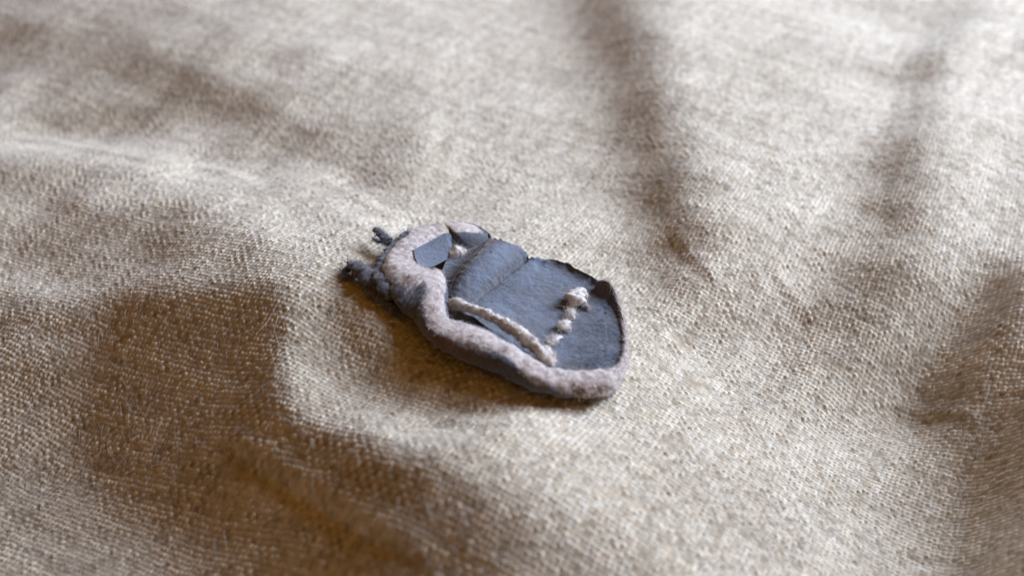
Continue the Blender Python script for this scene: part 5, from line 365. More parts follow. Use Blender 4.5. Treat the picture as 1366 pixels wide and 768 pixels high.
-138 -141 -143 -146 -149 -152 -155 -157 -158 -157 -156 -156 -156 -158 -160 -161 -160 -157 -152 -145 -137 -130 -123 -118 -113 -108 -103 -95 -87 -78 -71 -67 -66 -67 -70 -72 -72 -71 -68 -65 -62 -60 -59 -60 -60 -61 -60 -58 -54 -50 -47 -45 -46 -47 -48 -47 -46 -45 -46 -48 -52 -57 -63 -69 -77 -85 -92 -97 -102 -107 -113 -118 -123 -126 -130 -134 -139 -145 -150 -153 -156 -159 -162 -166 -171 -175 -178 -179 -178 -176 -172 -166 -156 -142 -124 -105 -85 -68 -55 -46 -42 -41 -43 -45 -47 -49 -50 -51 -53 -55 -59 -64 -69 -74 -78 -82 -86 -90 -94 -97 -100 -101 -101 -102 -103 -106 -109 -111 -111 -110 -109 -108 -108 -109 -110 -111 -111 -110 -107 -105 -102 -101 -101 -101 -102 -102 -102 -100 -99 -98 -98 -98 -99 -102 -104 -107 -109 -111 -112 -112 -112 -114 -116 -118 -120 -120 -119 -117 -116 -115 -116
-136 -139 -141 -144 -147 -151 -154 -155 -156 -155 -154 -153 -154 -154 -156 -156 -155 -152 -146 -138 -131 -123 -117 -112 -108 -103 -98 -90 -82 -74 -67 -64 -64 -66 -69 -72 -72 -71 -68 -66 -63 -62 -62 -63 -64 -64 -63 -60 -56 -52 -49 -48 -49 -50 -51 -51 -50 -50 -50 -52 -56 -60 -65 -71 -78 -85 -91 -97 -101 -106 -111 -117 -122 -126 -130 -133 -138 -143 -149 -153 -157 -160 -164 -168 -172 -176 -179 -180 -179 -176 -171 -164 -154 -140 -123 -103 -84 -68 -55 -47 -42 -42 -43 -46 -48 -50 -51 -52 -54 -56 -59 -64 -69 -75 -79 -82 -86 -89 -93 -97 -100 -102 -103 -103 -104 -106 -108 -111 -112 -113 -112 -111 -110 -110 -110 -111 -112 -112 -110 -109 -106 -104 -103 -102 -101 -100 -99 -97 -95 -95 -95 -96 -97 -99 -101 -103 -106 -109 -111 -113 -114 -114 -116 -117 -119 -120 -120 -118 -116 -115 -115
-134 -137 -139 -142 -145 -148 -151 -153 -154 -154 -152 -151 -151 -151 -152 -152 -150 -146 -140 -133 -125 -118 -112 -107 -103 -98 -92 -85 -78 -71 -66 -63 -63 -65 -68 -71 -71 -70 -68 -66 -65 -64 -65 -66 -67 -67 -65 -62 -58 -55 -52 -52 -53 -54 -56 -56 -55 -55 -55 -57 -60 -64 -68 -73 -79 -86 -92 -97 -101 -105 -110 -115 -121 -126 -129 -132 -136 -141 -147 -152 -157 -161 -164 -168 -173 -177 -180 -181 -179 -176 -171 -163 -152 -138 -121 -102 -84 -68 -56 -48 -43 -43 -44 -46 -49 -51 -53 -54 -55 -57 -60 -65 -70 -75 -80 -84 -86 -89 -93 -96 -100 -103 -104 -105 -106 -107 -108 -111 -113 -115 -115 -115 -114 -113 -112 -113 -113 -113 -113 -112 -110 -108 -106 -104 -103 -101 -99 -97 -95 -94 -94 -95 -97 -99 -100 -101 -103 -106 -109 -112 -114 -115 -116 -116 -117 -118 -118 -118 -116 -114 -113
-132 -134 -137 -140 -143 -146 -149 -151 -152 -152 -151 -149 -148 -148 -147 -147 -145 -141 -135 -128 -120 -113 -107 -102 -97 -93 -88 -82 -76 -71 -66 -63 -63 -64 -67 -69 -69 -69 -67 -66 -66 -66 -67 -68 -69 -69 -67 -65 -61 -58 -56 -56 -57 -59 -61 -61 -61 -60 -60 -62 -65 -68 -72 -76 -81 -87 -93 -97 -101 -104 -108 -113 -119 -124 -129 -132 -135 -139 -144 -150 -156 -160 -164 -169 -173 -177 -180 -181 -180 -176 -170 -162 -151 -136 -119 -100 -83 -68 -57 -49 -45 -44 -45 -47 -50 -52 -54 -56 -57 -59 -61 -65 -70 -76 -81 -85 -88 -90 -92 -95 -99 -103 -105 -107 -108 -109 -110 -112 -114 -116 -117 -118 -117 -116 -115 -115 -115 -116 -116 -115 -114 -112 -110 -108 -106 -104 -102 -99 -97 -96 -95 -96 -97 -99 -100 -101 -102 -104 -106 -109 -112 -114 -115 -116 -116 -116 -115 -115 -114 -112 -111
-129 -132 -135 -138 -141 -144 -147 -149 -151 -150 -149 -147 -146 -144 -144 -143 -140 -136 -131 -124 -116 -109 -103 -97 -93 -89 -86 -81 -76 -71 -67 -64 -63 -64 -66 -67 -67 -67 -66 -66 -67 -68 -69 -70 -71 -71 -70 -67 -64 -61 -60 -61 -62 -64 -66 -66 -66 -65 -65 -67 -69 -72 -76 -79 -84 -89 -94 -98 -101 -103 -106 -111 -116 -122 -127 -131 -134 -137 -142 -148 -153 -159 -164 -168 -173 -177 -180 -181 -180 -176 -170 -161 -149 -134 -117 -99 -82 -68 -58 -51 -47 -45 -46 -47 -50 -53 -55 -57 -59 -61 -63 -67 -71 -77 -82 -86 -89 -91 -93 -95 -98 -102 -106 -108 -110 -111 -113 -114 -116 -118 -119 -120 -120 -119 -118 -118 -118 -118 -119 -119 -118 -117 -115 -112 -109 -107 -105 -104 -101 -99 -98 -97 -98 -100 -101 -103 -103 -103 -104 -106 -109 -111 -114 -115 -114 -113 -112 -112 -111 -110 -109
-127 -130 -133 -136 -139 -142 -145 -147 -149 -148 -147 -145 -143 -142 -141 -139 -137 -133 -128 -121 -114 -106 -100 -94 -90 -87 -85 -81 -78 -73 -69 -65 -64 -64 -65 -66 -66 -66 -66 -66 -67 -69 -71 -72 -73 -73 -72 -70 -67 -65 -65 -66 -68 -70 -71 -71 -71 -70 -70 -71 -73 -76 -79 -82 -86 -90 -95 -99 -101 -103 -105 -108 -114 -120 -126 -130 -133 -136 -140 -145 -151 -156 -162 -167 -172 -176 -179 -181 -180 -176 -170 -160 -148 -132 -115 -97 -81 -68 -58 -52 -48 -47 -47 -48 -50 -53 -56 -58 -61 -63 -65 -68 -72 -77 -82 -87 -90 -92 -93 -95 -98 -101 -105 -109 -112 -114 -115 -116 -118 -119 -120 -121 -122 -122 -121 -121 -121 -121 -122 -123 -123 -121 -119 -117 -114 -112 -110 -108 -107 -104 -102 -100 -100 -101 -102 -104 -105 -105 -104 -104 -105 -108 -110 -112 -113 -112 -111 -109 -108 -107 -106
-125 -128 -131 -134 -137 -140 -142 -145 -146 -146 -145 -144 -142 -140 -139 -137 -135 -131 -126 -119 -112 -104 -98 -93 -89 -87 -85 -83 -79 -75 -71 -67 -65 -64 -65 -65 -66 -65 -66 -67 -68 -70 -72 -74 -75 -75 -74 -73 -71 -69 -69 -71 -73 -75 -77 -77 -76 -74 -74 -75 -77 -80 -83 -86 -88 -92 -96 -99 -102 -103 -104 -107 -112 -118 -124 -129 -133 -135 -138 -142 -147 -153 -159 -165 -170 -175 -178 -180 -179 -176 -169 -159 -145 -129 -112 -95 -79 -67 -58 -53 -49 -48 -48 -49 -51 -54 -57 -60 -62 -65 -67 -70 -73 -78 -83 -87 -91 -93 -95 -96 -98 -101 -104 -109 -112 -115 -117 -119 -120 -121 -122 -123 -123 -123 -123 -123 -123 -124 -125 -126 -127 -126 -124 -122 -119 -116 -115 -113 -112 -110 -108 -105 -103 -102 -104 -105 -107 -107 -106 -105 -104 -105 -107 -109 -111 -111 -110 -108 -106 -105 -104
-124 -127 -130 -133 -135 -138 -140 -142 -143 -144 -143 -142 -140 -139 -137 -136 -133 -130 -125 -118 -111 -104 -97 -93 -90 -88 -87 -85 -81 -77 -72 -69 -66 -66 -66 -66 -66 -66 -66 -67 -69 -72 -74 -76 -77 -77 -77 -75 -74 -73 -73 -75 -78 -80 -82 -82 -80 -78 -77 -78 -80 -83 -86 -89 -91 -94 -97 -100 -102 -104 -105 -107 -111 -116 -122 -128 -132 -135 -137 -140 -144 -150 -156 -162 -168 -173 -177 -179 -179 -175 -168 -157 -143 -126 -109 -92 -77 -66 -58 -53 -50 -49 -49 -50 -52 -54 -57 -60 -63 -66 -69 -71 -75 -78 -83 -87 -91 -94 -96 -97 -98 -101 -104 -108 -112 -115 -118 -120 -121 -122 -123 -123 -124 -124 -125 -125 -126 -127 -128 -130 -131 -131 -130 -127 -124 -122 -120 -118 -117 -116 -114 -111 -108 -106 -106 -107 -109 -110 -109 -107 -105 -104 -104 -106 -109 -111 -111 -110 -108 -105 -104
-123 -126 -129 -131 -134 -135 -137 -139 -140 -141 -142 -141 -140 -138 -137 -135 -133 -129 -124 -118 -111 -104 -98 -94 -91 -90 -89 -87 -83 -79 -74 -71 -69 -68 -68 -68 -68 -68 -68 -69 -71 -74 -76 -78 -79 -80 -79 -78 -76 -76 -77 -79 -82 -85 -86 -86 -85 -82 -81 -81 -83 -86 -89 -91 -93 -95 -98 -101 -104 -106 -107 -108 -111 -115 -121 -127 -131 -134 -136 -138 -142 -147 -153 -159 -165 -171 -175 -178 -177 -173 -166 -154 -140 -123 -105 -89 -75 -65 -57 -53 -50 -49 -49 -50 -52 -55 -58 -61 -64 -67 -70 -73 -76 -79 -83 -87 -91 -94 -97 -98 -99 -101 -103 -106 -110 -114 -118 -121 -122 -123 -124 -124 -125 -125 -126 -126 -127 -129 -131 -132 -134 -135 -135 -133 -130 -127 -125 -123 -122 -121 -120 -117 -114 -111 -109 -109 -110 -112 -112 -110 -108 -105 -103 -104 -106 -109 -111 -112 -110 -108 -106
-122 -125 -128 -130 -132 -133 -134 -136 -138 -139 -140 -140 -139 -138 -137 -135 -133 -129 -124 -118 -112 -105 -100 -96 -94 -92 -91 -88 -85 -81 -76 -73 -72 -71 -71 -71 -70 -70 -70 -71 -73 -76 -78 -80 -81 -82 -81 -80 -78 -78 -79 -82 -85 -88 -90 -90 -88 -85 -83 -84 -85 -88 -91 -94 -96 -97 -100 -103 -106 -108 -109 -111 -112 -116 -121 -126 -130 -134 -136 -138 -140 -145 -150 -157 -163 -169 -173 -176 -175 -171 -163 -151 -136 -119 -102 -86 -73 -63 -56 -52 -49 -48 -49 -51 -53 -55 -58 -62 -65 -68 -71 -74 -76 -79 -83 -87 -91 -95 -97 -99 -101 -102 -103 -106 -109 -112 -116 -119 -122 -124 -125 -125 -125 -125 -126 -127 -128 -130 -132 -134 -136 -138 -139 -138 -136 -133 -130 -128 -127 -126 -125 -123 -120 -117 -113 -112 -112 -113 -114 -114 -112 -108 -105 -104 -105 -108 -111 -113 -113 -112 -109
-121 -124 -126 -128 -130 -131 -132 -133 -135 -137 -139 -139 -139 -138 -137 -135 -133 -130 -125 -119 -113 -107 -102 -99 -96 -95 -93 -90 -87 -83 -79 -76 -75 -75 -75 -74 -73 -72 -72 -73 -75 -78 -81 -82 -83 -83 -82 -80 -79 -79 -80 -83 -87 -91 -93 -94 -92 -89 -86 -86 -87 -90 -93 -96 -98 -100 -102 -105 -109 -111 -113 -114 -115 -117 -121 -125 -129 -133 -136 -137 -140 -143 -148 -154 -160 -166 -171 -173 -172 -168 -159 -147 -132 -115 -98 -83 -71 -62 -55 -50 -48 -47 -48 -50 -53 -56 -59 -62 -65 -68 -71 -74 -77 -80 -83 -87 -90 -94 -98 -100 -102 -103 -104 -106 -108 -110 -114 -117 -120 -123 -125 -126 -126 -126 -126 -127 -129 -131 -133 -135 -138 -140 -142 -142 -142 -139 -136 -133 -131 -130 -129 -128 -126 -123 -119 -116 -115 -115 -116 -117 -115 -112 -109 -106 -105 -107 -110 -113 -115 -115 -114
-120 -122 -125 -127 -128 -129 -130 -132 -134 -136 -138 -139 -139 -138 -137 -135 -133 -130 -125 -120 -115 -110 -105 -102 -99 -97 -95 -92 -89 -85 -82 -80 -79 -79 -79 -78 -76 -75 -75 -76 -78 -81 -83 -84 -85 -84 -82 -80 -79 -79 -81 -84 -88 -92 -95 -96 -95 -91 -89 -88 -89 -92 -95 -98 -100 -102 -104 -108 -112 -115 -117 -118 -118 -119 -121 -124 -128 -132 -135 -137 -139 -143 -147 -152 -158 -164 -168 -170 -169 -164 -155 -143 -127 -111 -95 -81 -69 -60 -53 -49 -46 -46 -47 -50 -53 -56 -60 -63 -65 -68 -71 -74 -77 -80 -83 -86 -90 -94 -97 -100 -102 -104 -105 -106 -107 -109 -111 -114 -117 -120 -123 -125 -126 -127 -127 -128 -129 -131 -133 -135 -138 -140 -143 -145 -145 -145 -142 -139 -136 -134 -132 -132 -130 -128 -125 -122 -119 -118 -118 -119 -119 -117 -113 -110 -107 -107 -109 -113 -116 -118 -117
-119 -121 -124 -126 -127 -128 -129 -130 -132 -134 -136 -137 -138 -137 -136 -135 -133 -130 -126 -122 -117 -113 -108 -105 -102 -99 -97 -94 -91 -88 -85 -84 -83 -83 -82 -81 -79 -78 -78 -79 -81 -83 -85 -86 -86 -84 -82 -80 -79 -79 -81 -84 -88 -93 -97 -98 -97 -94 -91 -89 -90 -93 -96 -99 -101 -104 -107 -111 -115 -118 -121 -122 -121 -121 -122 -124 -127 -131 -134 -137 -139 -142 -146 -150 -156 -161 -165 -167 -165 -160 -151 -138 -123 -107 -92 -78 -67 -58 -52 -48 -45 -45 -46 -49 -53 -57 -60 -63 -66 -68 -71 -74 -77 -80 -83 -86 -90 -93 -97 -100 -102 -104 -106 -107 -107 -108 -109 -111 -114 -117 -120 -123 -126 -127 -128 -129 -130 -131 -133 -135 -137 -139 -142 -145 -147 -148 -147 -144 -140 -137 -134 -133 -133 -132 -130 -128 -125 -122 -121 -121 -121 -120 -118 -114 -111 -110 -110 -112 -116 -119 -120
-118 -121 -123 -125 -127 -127 -128 -129 -130 -132 -134 -136 -136 -136 -135 -133 -132 -130 -127 -123 -119 -115 -111 -107 -104 -102 -99 -96 -93 -90 -89 -87 -87 -87 -86 -84 -82 -81 -81 -81 -83 -85 -87 -87 -86 -84 -81 -79 -78 -78 -80 -83 -88 -93 -97 -100 -99 -97 -93 -91 -92 -94 -97 -100 -103 -106 -109 -113 -117 -122 -124 -126 -125 -124 -123 -123 -126 -129 -133 -136 -139 -142 -145 -149 -154 -158 -162 -163 -161 -156 -147 -134 -120 -104 -89 -76 -65 -57 -51 -47 -45 -44 -46 -49 -52 -56 -60 -63 -66 -69 -71 -74 -77 -80 -83 -86 -89 -93 -96 -99 -102 -104 -106 -107 -108 -108 -108 -109 -110 -113 -116 -120 -124 -126 -128 -129 -130 -131 -132 -134 -135 -137 -140 -143 -146 -148 -149 -147 -144 -139 -136 -133 -133 -133 -134 -133 -130 -128 -125 -124 -123 -123 -121 -119 -116 -113 -112 -113 -115 -119 -121
-118 -120 -122 -125 -126 -127 -127 -128 -129 -130 -132 -133 -134 -133 -133 -132 -131 -129 -127 -125 -121 -117 -113 -110 -106 -103 -101 -98 -95 -93 -92 -91 -91 -90 -89 -88 -86 -84 -83 -84 -85 -87 -88 -88 -86 -83 -81 -78 -77 -78 -79 -83 -87 -92 -97 -100 -101 -99 -95 -93 -93 -95 -98 -101 -105 -107 -111 -115 -119 -124 -127 -129 -128 -126 -123 -123 -124 -127 -131 -135 -138 -141 -144 -148 -152 -155 -158 -159 -157 -152 -143 -131 -117 -102 -87 -74 -63 -55 -50 -46 -45 -44 -46 -48 -52 -56 -60 -64 -66 -69 -71 -74 -76 -80 -83 -86 -89 -92 -95 -98 -101 -103 -106 -107 -108 -109 -109 -108 -108 -109 -111 -115 -120 -124 -127 -129 -131 -131 -132 -132 -133 -134 -136 -139 -142 -145 -147 -147 -145 -141 -136 -132 -131 -132 -134 -135 -135 -133 -130 -128 -126 -124 -123 -122 -120 -117 -115 -115 -116 -118 -121
-117 -120 -122 -124 -126 -127 -127 -127 -127 -128 -129 -130 -131 -131 -130 -130 -129 -129 -128 -125 -122 -119 -115 -111 -108 -105 -102 -100 -98 -96 -94 -94 -94 -93 -93 -91 -89 -87 -86 -86 -87 -88 -89 -88 -86 -83 -80 -78 -77 -78 -79 -82 -86 -91 -96 -100 -101 -100 -97 -95 -94 -96 -99 -102 -106 -109 -112 -116 -120 -124 -128 -130 -129 -127 -124 -122 -122 -125 -129 -133 -137 -140 -143 -146 -150 -153 -155 -156 -154 -148 -140 -128 -115 -100 -85 -72 -62 -54 -49 -47 -45 -45 -46 -49 -52 -56 -60 -64 -67 -69 -71 -74 -76 -79 -83 -86 -89 -92 -95 -98 -100 -102 -104 -106 -108 -109 -109 -108 -106 -106 -107 -110 -115 -120 -125 -128 -130 -131 -131 -131 -131 -131 -132 -134 -136 -140 -143 -144 -144 -141 -136 -131 -128 -129 -132 -135 -137 -137 -135 -132 -129 -126 -125 -124 -123 -121 -119 -117 -117 -118 -120
-117 -119 -122 -124 -126 -126 -126 -125 -125 -126 -126 -127 -127 -128 -128 -128 -128 -128 -127 -126 -123 -119 -116 -112 -109 -106 -104 -102 -99 -97 -96 -96 -96 -96 -96 -94 -92 -90 -88 -88 -88 -89 -89 -88 -85 -83 -80 -78 -78 -78 -80 -82 -86 -90 -95 -99 -101 -101 -99 -96 -95 -97 -99 -103 -106 -110 -112 -116 -119 -124 -128 -130 -130 -127 -124 -121 -121 -123 -126 -130 -135 -138 -142 -145 -148 -150 -152 -153 -151 -146 -138 -127 -113 -99 -84 -71 -61 -54 -49 -47 -47 -47 -48 -50 -53 -56 -60 -64 -67 -70 -72 -74 -76 -79 -82 -85 -89 -92 -94 -97 -99 -101 -102 -104 -106 -107 -108 -107 -105 -104 -103 -105 -109 -114 -120 -125 -128 -130 -130 -129 -128 -127 -127 -128 -129 -132 -135 -138 -139 -138 -134 -130 -127 -126 -128 -132 -136 -139 -139 -136 -133 -129 -126 -125 -124 -123 -122 -120 -119 -118 -119
-117 -119 -121 -124 -125 -126 -125 -124 -123 -123 -123 -124 -124 -125 -125 -126 -126 -126 -126 -125 -122 -119 -116 -112 -110 -107 -105 -102 -100 -99 -98 -98 -98 -99 -98 -97 -95 -92 -90 -89 -88 -88 -88 -87 -85 -83 -81 -79 -79 -79 -80 -82 -85 -89 -94 -98 -101 -101 -100 -98 -97 -97 -100 -103 -107 -110 -112 -115 -118 -121 -125 -128 -128 -126 -123 -121 -120 -121 -124 -128 -132 -136 -140 -143 -146 -148 -150 -150 -149 -144 -136 -126 -113 -98 -84 -71 -61 -54 -50 -49 -49 -49 -51 -52 -54 -57 -61 -64 -68 -70 -73 -75 -77 -79 -82 -85 -88 -91 -94 -96 -98 -99 -100 -101 -103 -105 -106 -106 -104 -102 -100 -101 -103 -108 -114 -120 -125 -127 -128 -127 -125 -124 -123 -122 -123 -124 -126 -129 -132 -133 -132 -129 -126 -124 -125 -128 -133 -137 -139 -139 -135 -131 -127 -125 -124 -124 -123 -122 -120 -119 -119
-117 -119 -121 -124 -125 -125 -124 -123 -122 -121 -120 -121 -121 -122 -122 -123 -124 -124 -124 -123 -121 -118 -115 -112 -110 -107 -105 -103 -101 -99 -98 -99 -100 -101 -101 -99 -97 -94 -91 -88 -87 -87 -87 -86 -85 -83 -82 -81 -80 -80 -81 -82 -85 -88 -92 -96 -100 -101 -101 -99 -98 -98 -100 -103 -106 -109 -112 -113 -115 -118 -121 -124 -125 -125 -123 -121 -120 -120 -122 -125 -130 -134 -137 -141 -144 -146 -148 -148 -147 -143 -135 -125 -113 -98 -84 -71 -61 -55 -52 -51 -51 -52 -54 -55 -56 -59 -62 -65 -68 -71 -74 -76 -78 -80 -82 -85 -87 -90 -93 -95 -96 -97 -98 -99 -100 -102 -103 -104 -103 -101 -99 -97 -98 -102 -107 -114 -120 -124 -126 -126 -124 -121 -119 -117 -117 -116 -117 -120 -123 -125 -127 -127 -126 -124 -123 -124 -128 -133 -136 -138 -136 -132 -128 -125 -123 -123 -123 -122 -121 -120 -119
-117 -119 -121 -123 -125 -125 -124 -122 -120 -119 -118 -118 -119 -119 -120 -121 -121 -122 -121 -121 -119 -116 -114 -111 -109 -107 -105 -102 -100 -99 -98 -99 -101 -103 -103 -101 -98 -95 -91 -88 -86 -86 -86 -86 -85 -84 -83 -82 -82 -82 -82 -83 -84 -87 -91 -95 -98 -100 -101 -100 -100 -99 -101 -103 -105 -108 -109 -110 -112 -113 -116 -119 -121 -123 -122 -121 -120 -120 -121 -123 -127 -131 -135 -138 -141 -144 -146 -146 -145 -141 -135 -125 -113 -99 -85 -72 -63 -56 -54 -53 -54 -56 -57 -58 -59 -61 -63 -66 -69 -72 -74 -77 -79 -80 -82 -84 -87 -89 -92 -94 -95 -96 -96 -96 -97 -98 -100 -101 -101 -100 -98 -96 -95 -97 -101 -107 -114 -119 -123 -124 -122 -119 -116 -113 -111 -110 -110 -111 -114 -118 -121 -124 -125 -124 -123 -123 -124 -127 -131 -133 -134 -131 -128 -124 -122 -121 -121 -121 -121 -120 -118
-117 -119 -121 -123 -125 -125 -123 -121 -119 -117 -116 -116 -116 -117 -117 -118 -118 -118 -118 -117 -116 -114 -112 -110 -108 -106 -104 -101 -99 -98 -99 -100 -102 -104 -104 -103 -99 -95 -90 -86 -84 -84 -85 -86 -86 -85 -85 -84 -83 -83 -83 -84 -84 -86 -89 -93 -97 -99 -101 -101 -101 -101 -101 -102 -104 -105 -106 -107 -107 -109 -111 -114 -118 -120 -121 -122 -121 -120 -120 -122 -125 -128 -132 -136 -139 -142 -144 -145 -144 -140 -134 -125 -113 -99 -86 -74 -64 -58 -56 -56 -57 -59 -60 -61 -62 -63 -65 -67 -70 -73 -75 -78 -79 -81 -83 -84 -86 -88 -90 -92 -94 -95 -95 -95 -95 -95 -96 -98 -99 -99 -97 -95 -94 -94 -97 -102 -108 -114 -119 -121 -121 -118 -114 -110 -107 -105 -104 -104 -106 -110 -115 -120 -123 -125 -125 -123 -123 -123 -125 -127 -129 -128 -126 -123 -120 -119 -118 -118 -118 -117 -116
-117 -119 -122 -124 -125 -124 -123 -120 -118 -116 -115 -114 -114 -114 -115 -115 -115 -115 -115 -114 -113 -112 -111 -109 -107 -105 -103 -100 -98 -98 -99 -101 -103 -105 -105 -103 -99 -94 -89 -85 -83 -83 -84 -86 -87 -87 -86 -85 -85 -84 -84 -84 -85 -86 -88 -91 -95 -98 -101 -102 -102 -102 -101 -101 -101 -102 -103 -103 -104 -105 -108 -111 -114 -118 -120 -122 -122 -121 -120 -121 -123 -126 -129 -133 -137 -139 -142 -142 -142 -139 -133 -124 -113 -100 -87 -76 -66 -61 -58 -59 -60 -62 -64 -65 -66 -66 -67 -69 -71 -74 -76 -78 -80 -82 -83 -84 -86 -88 -89 -91 -93 -94 -95 -95 -94 -94 -94 -95 -96 -97 -97 -96 -94 -93 -94 -97 -102 -109 -114 -118 -119 -117 -113 -108 -104 -100 -99 -99 -101 -104 -109 -114 -120 -123 -125 -125 -123 -121 -120 -121 -122 -123 -123 -122 -119 -117 -116 -115 -114 -114 -113
-118 -120 -122 -124 -125 -124 -123 -120 -117 -115 -113 -113 -112 -112 -112 -112 -112 -112 -112 -111 -111 -110 -109 -108 -106 -104 -102 -99 -98 -98 -99 -101 -104 -106 -105 -103 -98 -92 -87 -83 -81 -82 -84 -86 -87 -88 -87 -87 -86 -86 -85 -85 -85 -86 -88 -90 -94 -97 -100 -102 -103 -102 -101 -100 -99 -99 -100 -100 -102 -103 -106 -109 -112 -116 -119 -121 -122 -121 -121 -120 -121 -123 -126 -130 -134 -137 -139 -140 -139 -137 -131 -123 -113 -101 -89 -78 -69 -63 -61 -61 -63 -65 -67 -68 -69 -69 -70 -71 -73 -75 -77 -79 -81 -82 -84 -85 -86 -87 -89 -91 -93 -94 -95 -95 -95 -94 -93 -94 -95 -96 -96 -96 -95 -94 -93 -95 -98 -103 -109 -113 -116 -115 -111 -106 -101 -97 -95 -96 -97 -100 -104 -109 -115 -120 -124 -126 -124 -122 -119 -117 -117 -118 -119 -119 -118 -117 -115 -113 -111 -110 -109
-119 -120 -122 -124 -125 -124 -122 -119 -116 -114 -112 -111 -110 -110 -110 -109 -109 -109 -109 -109 -109 -109 -108 -107 -105 -103 -101 -99 -98 -98 -99 -102 -104 -105 -104 -101 -96 -90 -85 -82 -80 -82 -84 -86 -88 -88 -88 -88 -87 -87 -86 -86 -86 -87 -88 -90 -93 -97 -100 -102 -103 -102 -100 -99 -97 -97 -97 -99 -101 -103 -105 -108 -111 -114 -117 -120 -121 -121 -121 -120 -120 -121 -124 -127 -130 -133 -136 -137 -136 -134 -129 -122 -112 -101 -90 -80 -72 -66 -64 -64 -66 -68 -70 -72 -72 -73 -73 -73 -75 -76 -78 -80 -82 -83 -84 -85 -87 -88 -89 -91 -93 -94 -96 -96 -96 -95 -94 -94 -94 -95 -96 -97 -97 -96 -94 -94 -96 -100 -104 -109 -112 -112 -110 -105 -99 -95 -93 -94 -95 -97 -100 -105 -110 -116 -121 -125 -125 -123 -119 -116 -114 -114 -115 -116 -117 -116 -114 -112 -110 -107 -106
-119 -121 -123 -124 -125 -124 -121 -118 -115 -113 -111 -109 -109 -108 -108 -107 -107 -107 -108 -108 -108 -108 -108 -107 -105 -103 -101 -100 -98 -98 -99 -101 -103 -104 -103 -99 -94 -89 -84 -81 -80 -82 -84 -87 -89 -89 -89 -89 -88 -88 -88 -88 -88 -88 -89 -91 -93 -96 -99 -101 -102 -102 -100 -97 -96 -95 -97 -98 -101 -103 -106 -108 -110 -112 -115 -118 -119 -120 -120 -119 -119 -119 -121 -124 -127 -130 -132 -133 -133 -131 -127 -120 -112 -102 -92 -82 -75 -69 -66 -66 -68 -70 -73 -75 -76 -76 -76 -76 -77 -78 -79 -81 -83 -84 -85 -86 -87 -88 -90 -92 -93 -95 -97 -98 -98 -98 -96 -95 -95 -95 -96 -97 -98 -98 -96 -95 -96 -97 -100 -104 -107 -109 -107 -103 -98 -94 -92 -92 -94 -96 -99 -102 -107 -112 -117 -122 -125 -124 -121 -117 -114 -112 -112 -113 -115 -115 -114 -112 -109 -106 -104
-120 -122 -123 -124 -124 -123 -120 -117 -114 -111 -110 -108 -108 -107 -107 -107 -107 -107 -107 -107 -108 -108 -108 -107 -106 -104 -102 -100 -99 -98 -99 -100 -102 -102 -101 -97 -92 -88 -84 -81 -81 -83 -85 -88 -89 -90 -90 -89 -89 -89 -89 -89 -89 -90 -90 -92 -93 -96 -98 -100 -101 -101 -99 -97 -95 -95 -96 -99 -102 -104 -107 -108 -110 -112 -113 -115 -117 -118 -119 -119 -118 -118 -119 -120 -123 -126 -128 -129 -129 -127 -124 -118 -111 -102 -93 -85 -78 -72 -69 -69 -70 -73 -75 -77 -79 -79 -79 -79 -79 -79 -80 -82 -83 -85 -86 -87 -88 -89 -91 -93 -95 -97 -98 -100 -101 -100 -99 -98 -97 -96 -97 -98 -99 -99 -99 -97 -96 -96 -98 -100 -103 -105 -105 -101 -97 -93 -91 -92 -94 -96 -99 -102 -105 -108 -113 -118 -122 -124 -123 -120 -116 -113 -112 -112 -113 -114 -114 -113 -110 -107 -104
-121 -122 -123 -124 -123 -122 -119 -116 -113 -110 -109 -108 -107 -107 -107 -107 -107 -107 -107 -108 -108 -108 -108 -108 -107 -105 -104 -101 -99 -98 -98 -99 -99 -100 -98 -96 -92 -88 -84 -83 -83 -84 -87 -89 -91 -91 -91 -90 -90 -90 -91 -91 -92 -92 -93 -93 -94 -96 -98 -99 -100 -100 -98 -96 -95 -95 -97 -99 -103 -106 -108 -110 -111 -111 -112 -113 -115 -116 -117 -118 -117 -117 -117 -118 -120 -122 -124 -125 -125 -124 -121 -116 -110 -102 -95 -87 -80 -75 -72 -71 -72 -74 -77 -79 -81 -82 -82 -81 -81 -81 -82 -83 -84 -85 -87 -88 -89 -91 -92 -94 -96 -98 -100 -102 -103 -103 -103 -101 -100 -99 -98 -99 -100 -100 -100 -99 -98 -97 -97 -98 -100 -101 -101 -100 -96 -93 -91 -92 -94 -96 -99 -102 -104 -107 -110 -114 -118 -122 -123 -122 -120 -116 -114 -112 -112 -112 -113 -112 -111 -108 -105
-121 -122 -123 -123 -122 -120 -117 -114 -112 -110 -108 -108 -107 -107 -107 -107 -107 -108 -108 -109 -109 -109 -109 -109 -108 -107 -105 -102 -100 -98 -97 -97 -97 -98 -97 -95 -92 -89 -86 -85 -85 -87 -89 -91 -92 -93 -92 -91 -91 -92 -92 -93 -94 -95 -95 -95 -96 -96 -97 -98 -99 -98 -97 -96 -96 -96 -98 -101 -104 -107 -110 -111 -112 -112 -112 -112 -113 -114 -116 -117 -117 -116 -116 -116 -117 -118 -120 -121 -122 -121 -118 -114 -109 -103 -96 -89 -83 -78 -75 -73 -74 -76 -78 -81 -83 -84 -84 -84 -83 -83 -83 -84 -85 -86 -87 -89 -90 -92 -94 -96 -98 -100 -102 -104 -106 -106 -106 -105 -104 -102 -101 -100 -101 -101 -102 -101 -100 -98 -97 -96 -97 -98 -99 -98 -96 -94 -92 -92 -94 -97 -100 -103 -105 -107 -108 -111 -115 -118 -121 -123 -122 -120 -117 -115 -113 -112 -111 -111 -110 -109 -106
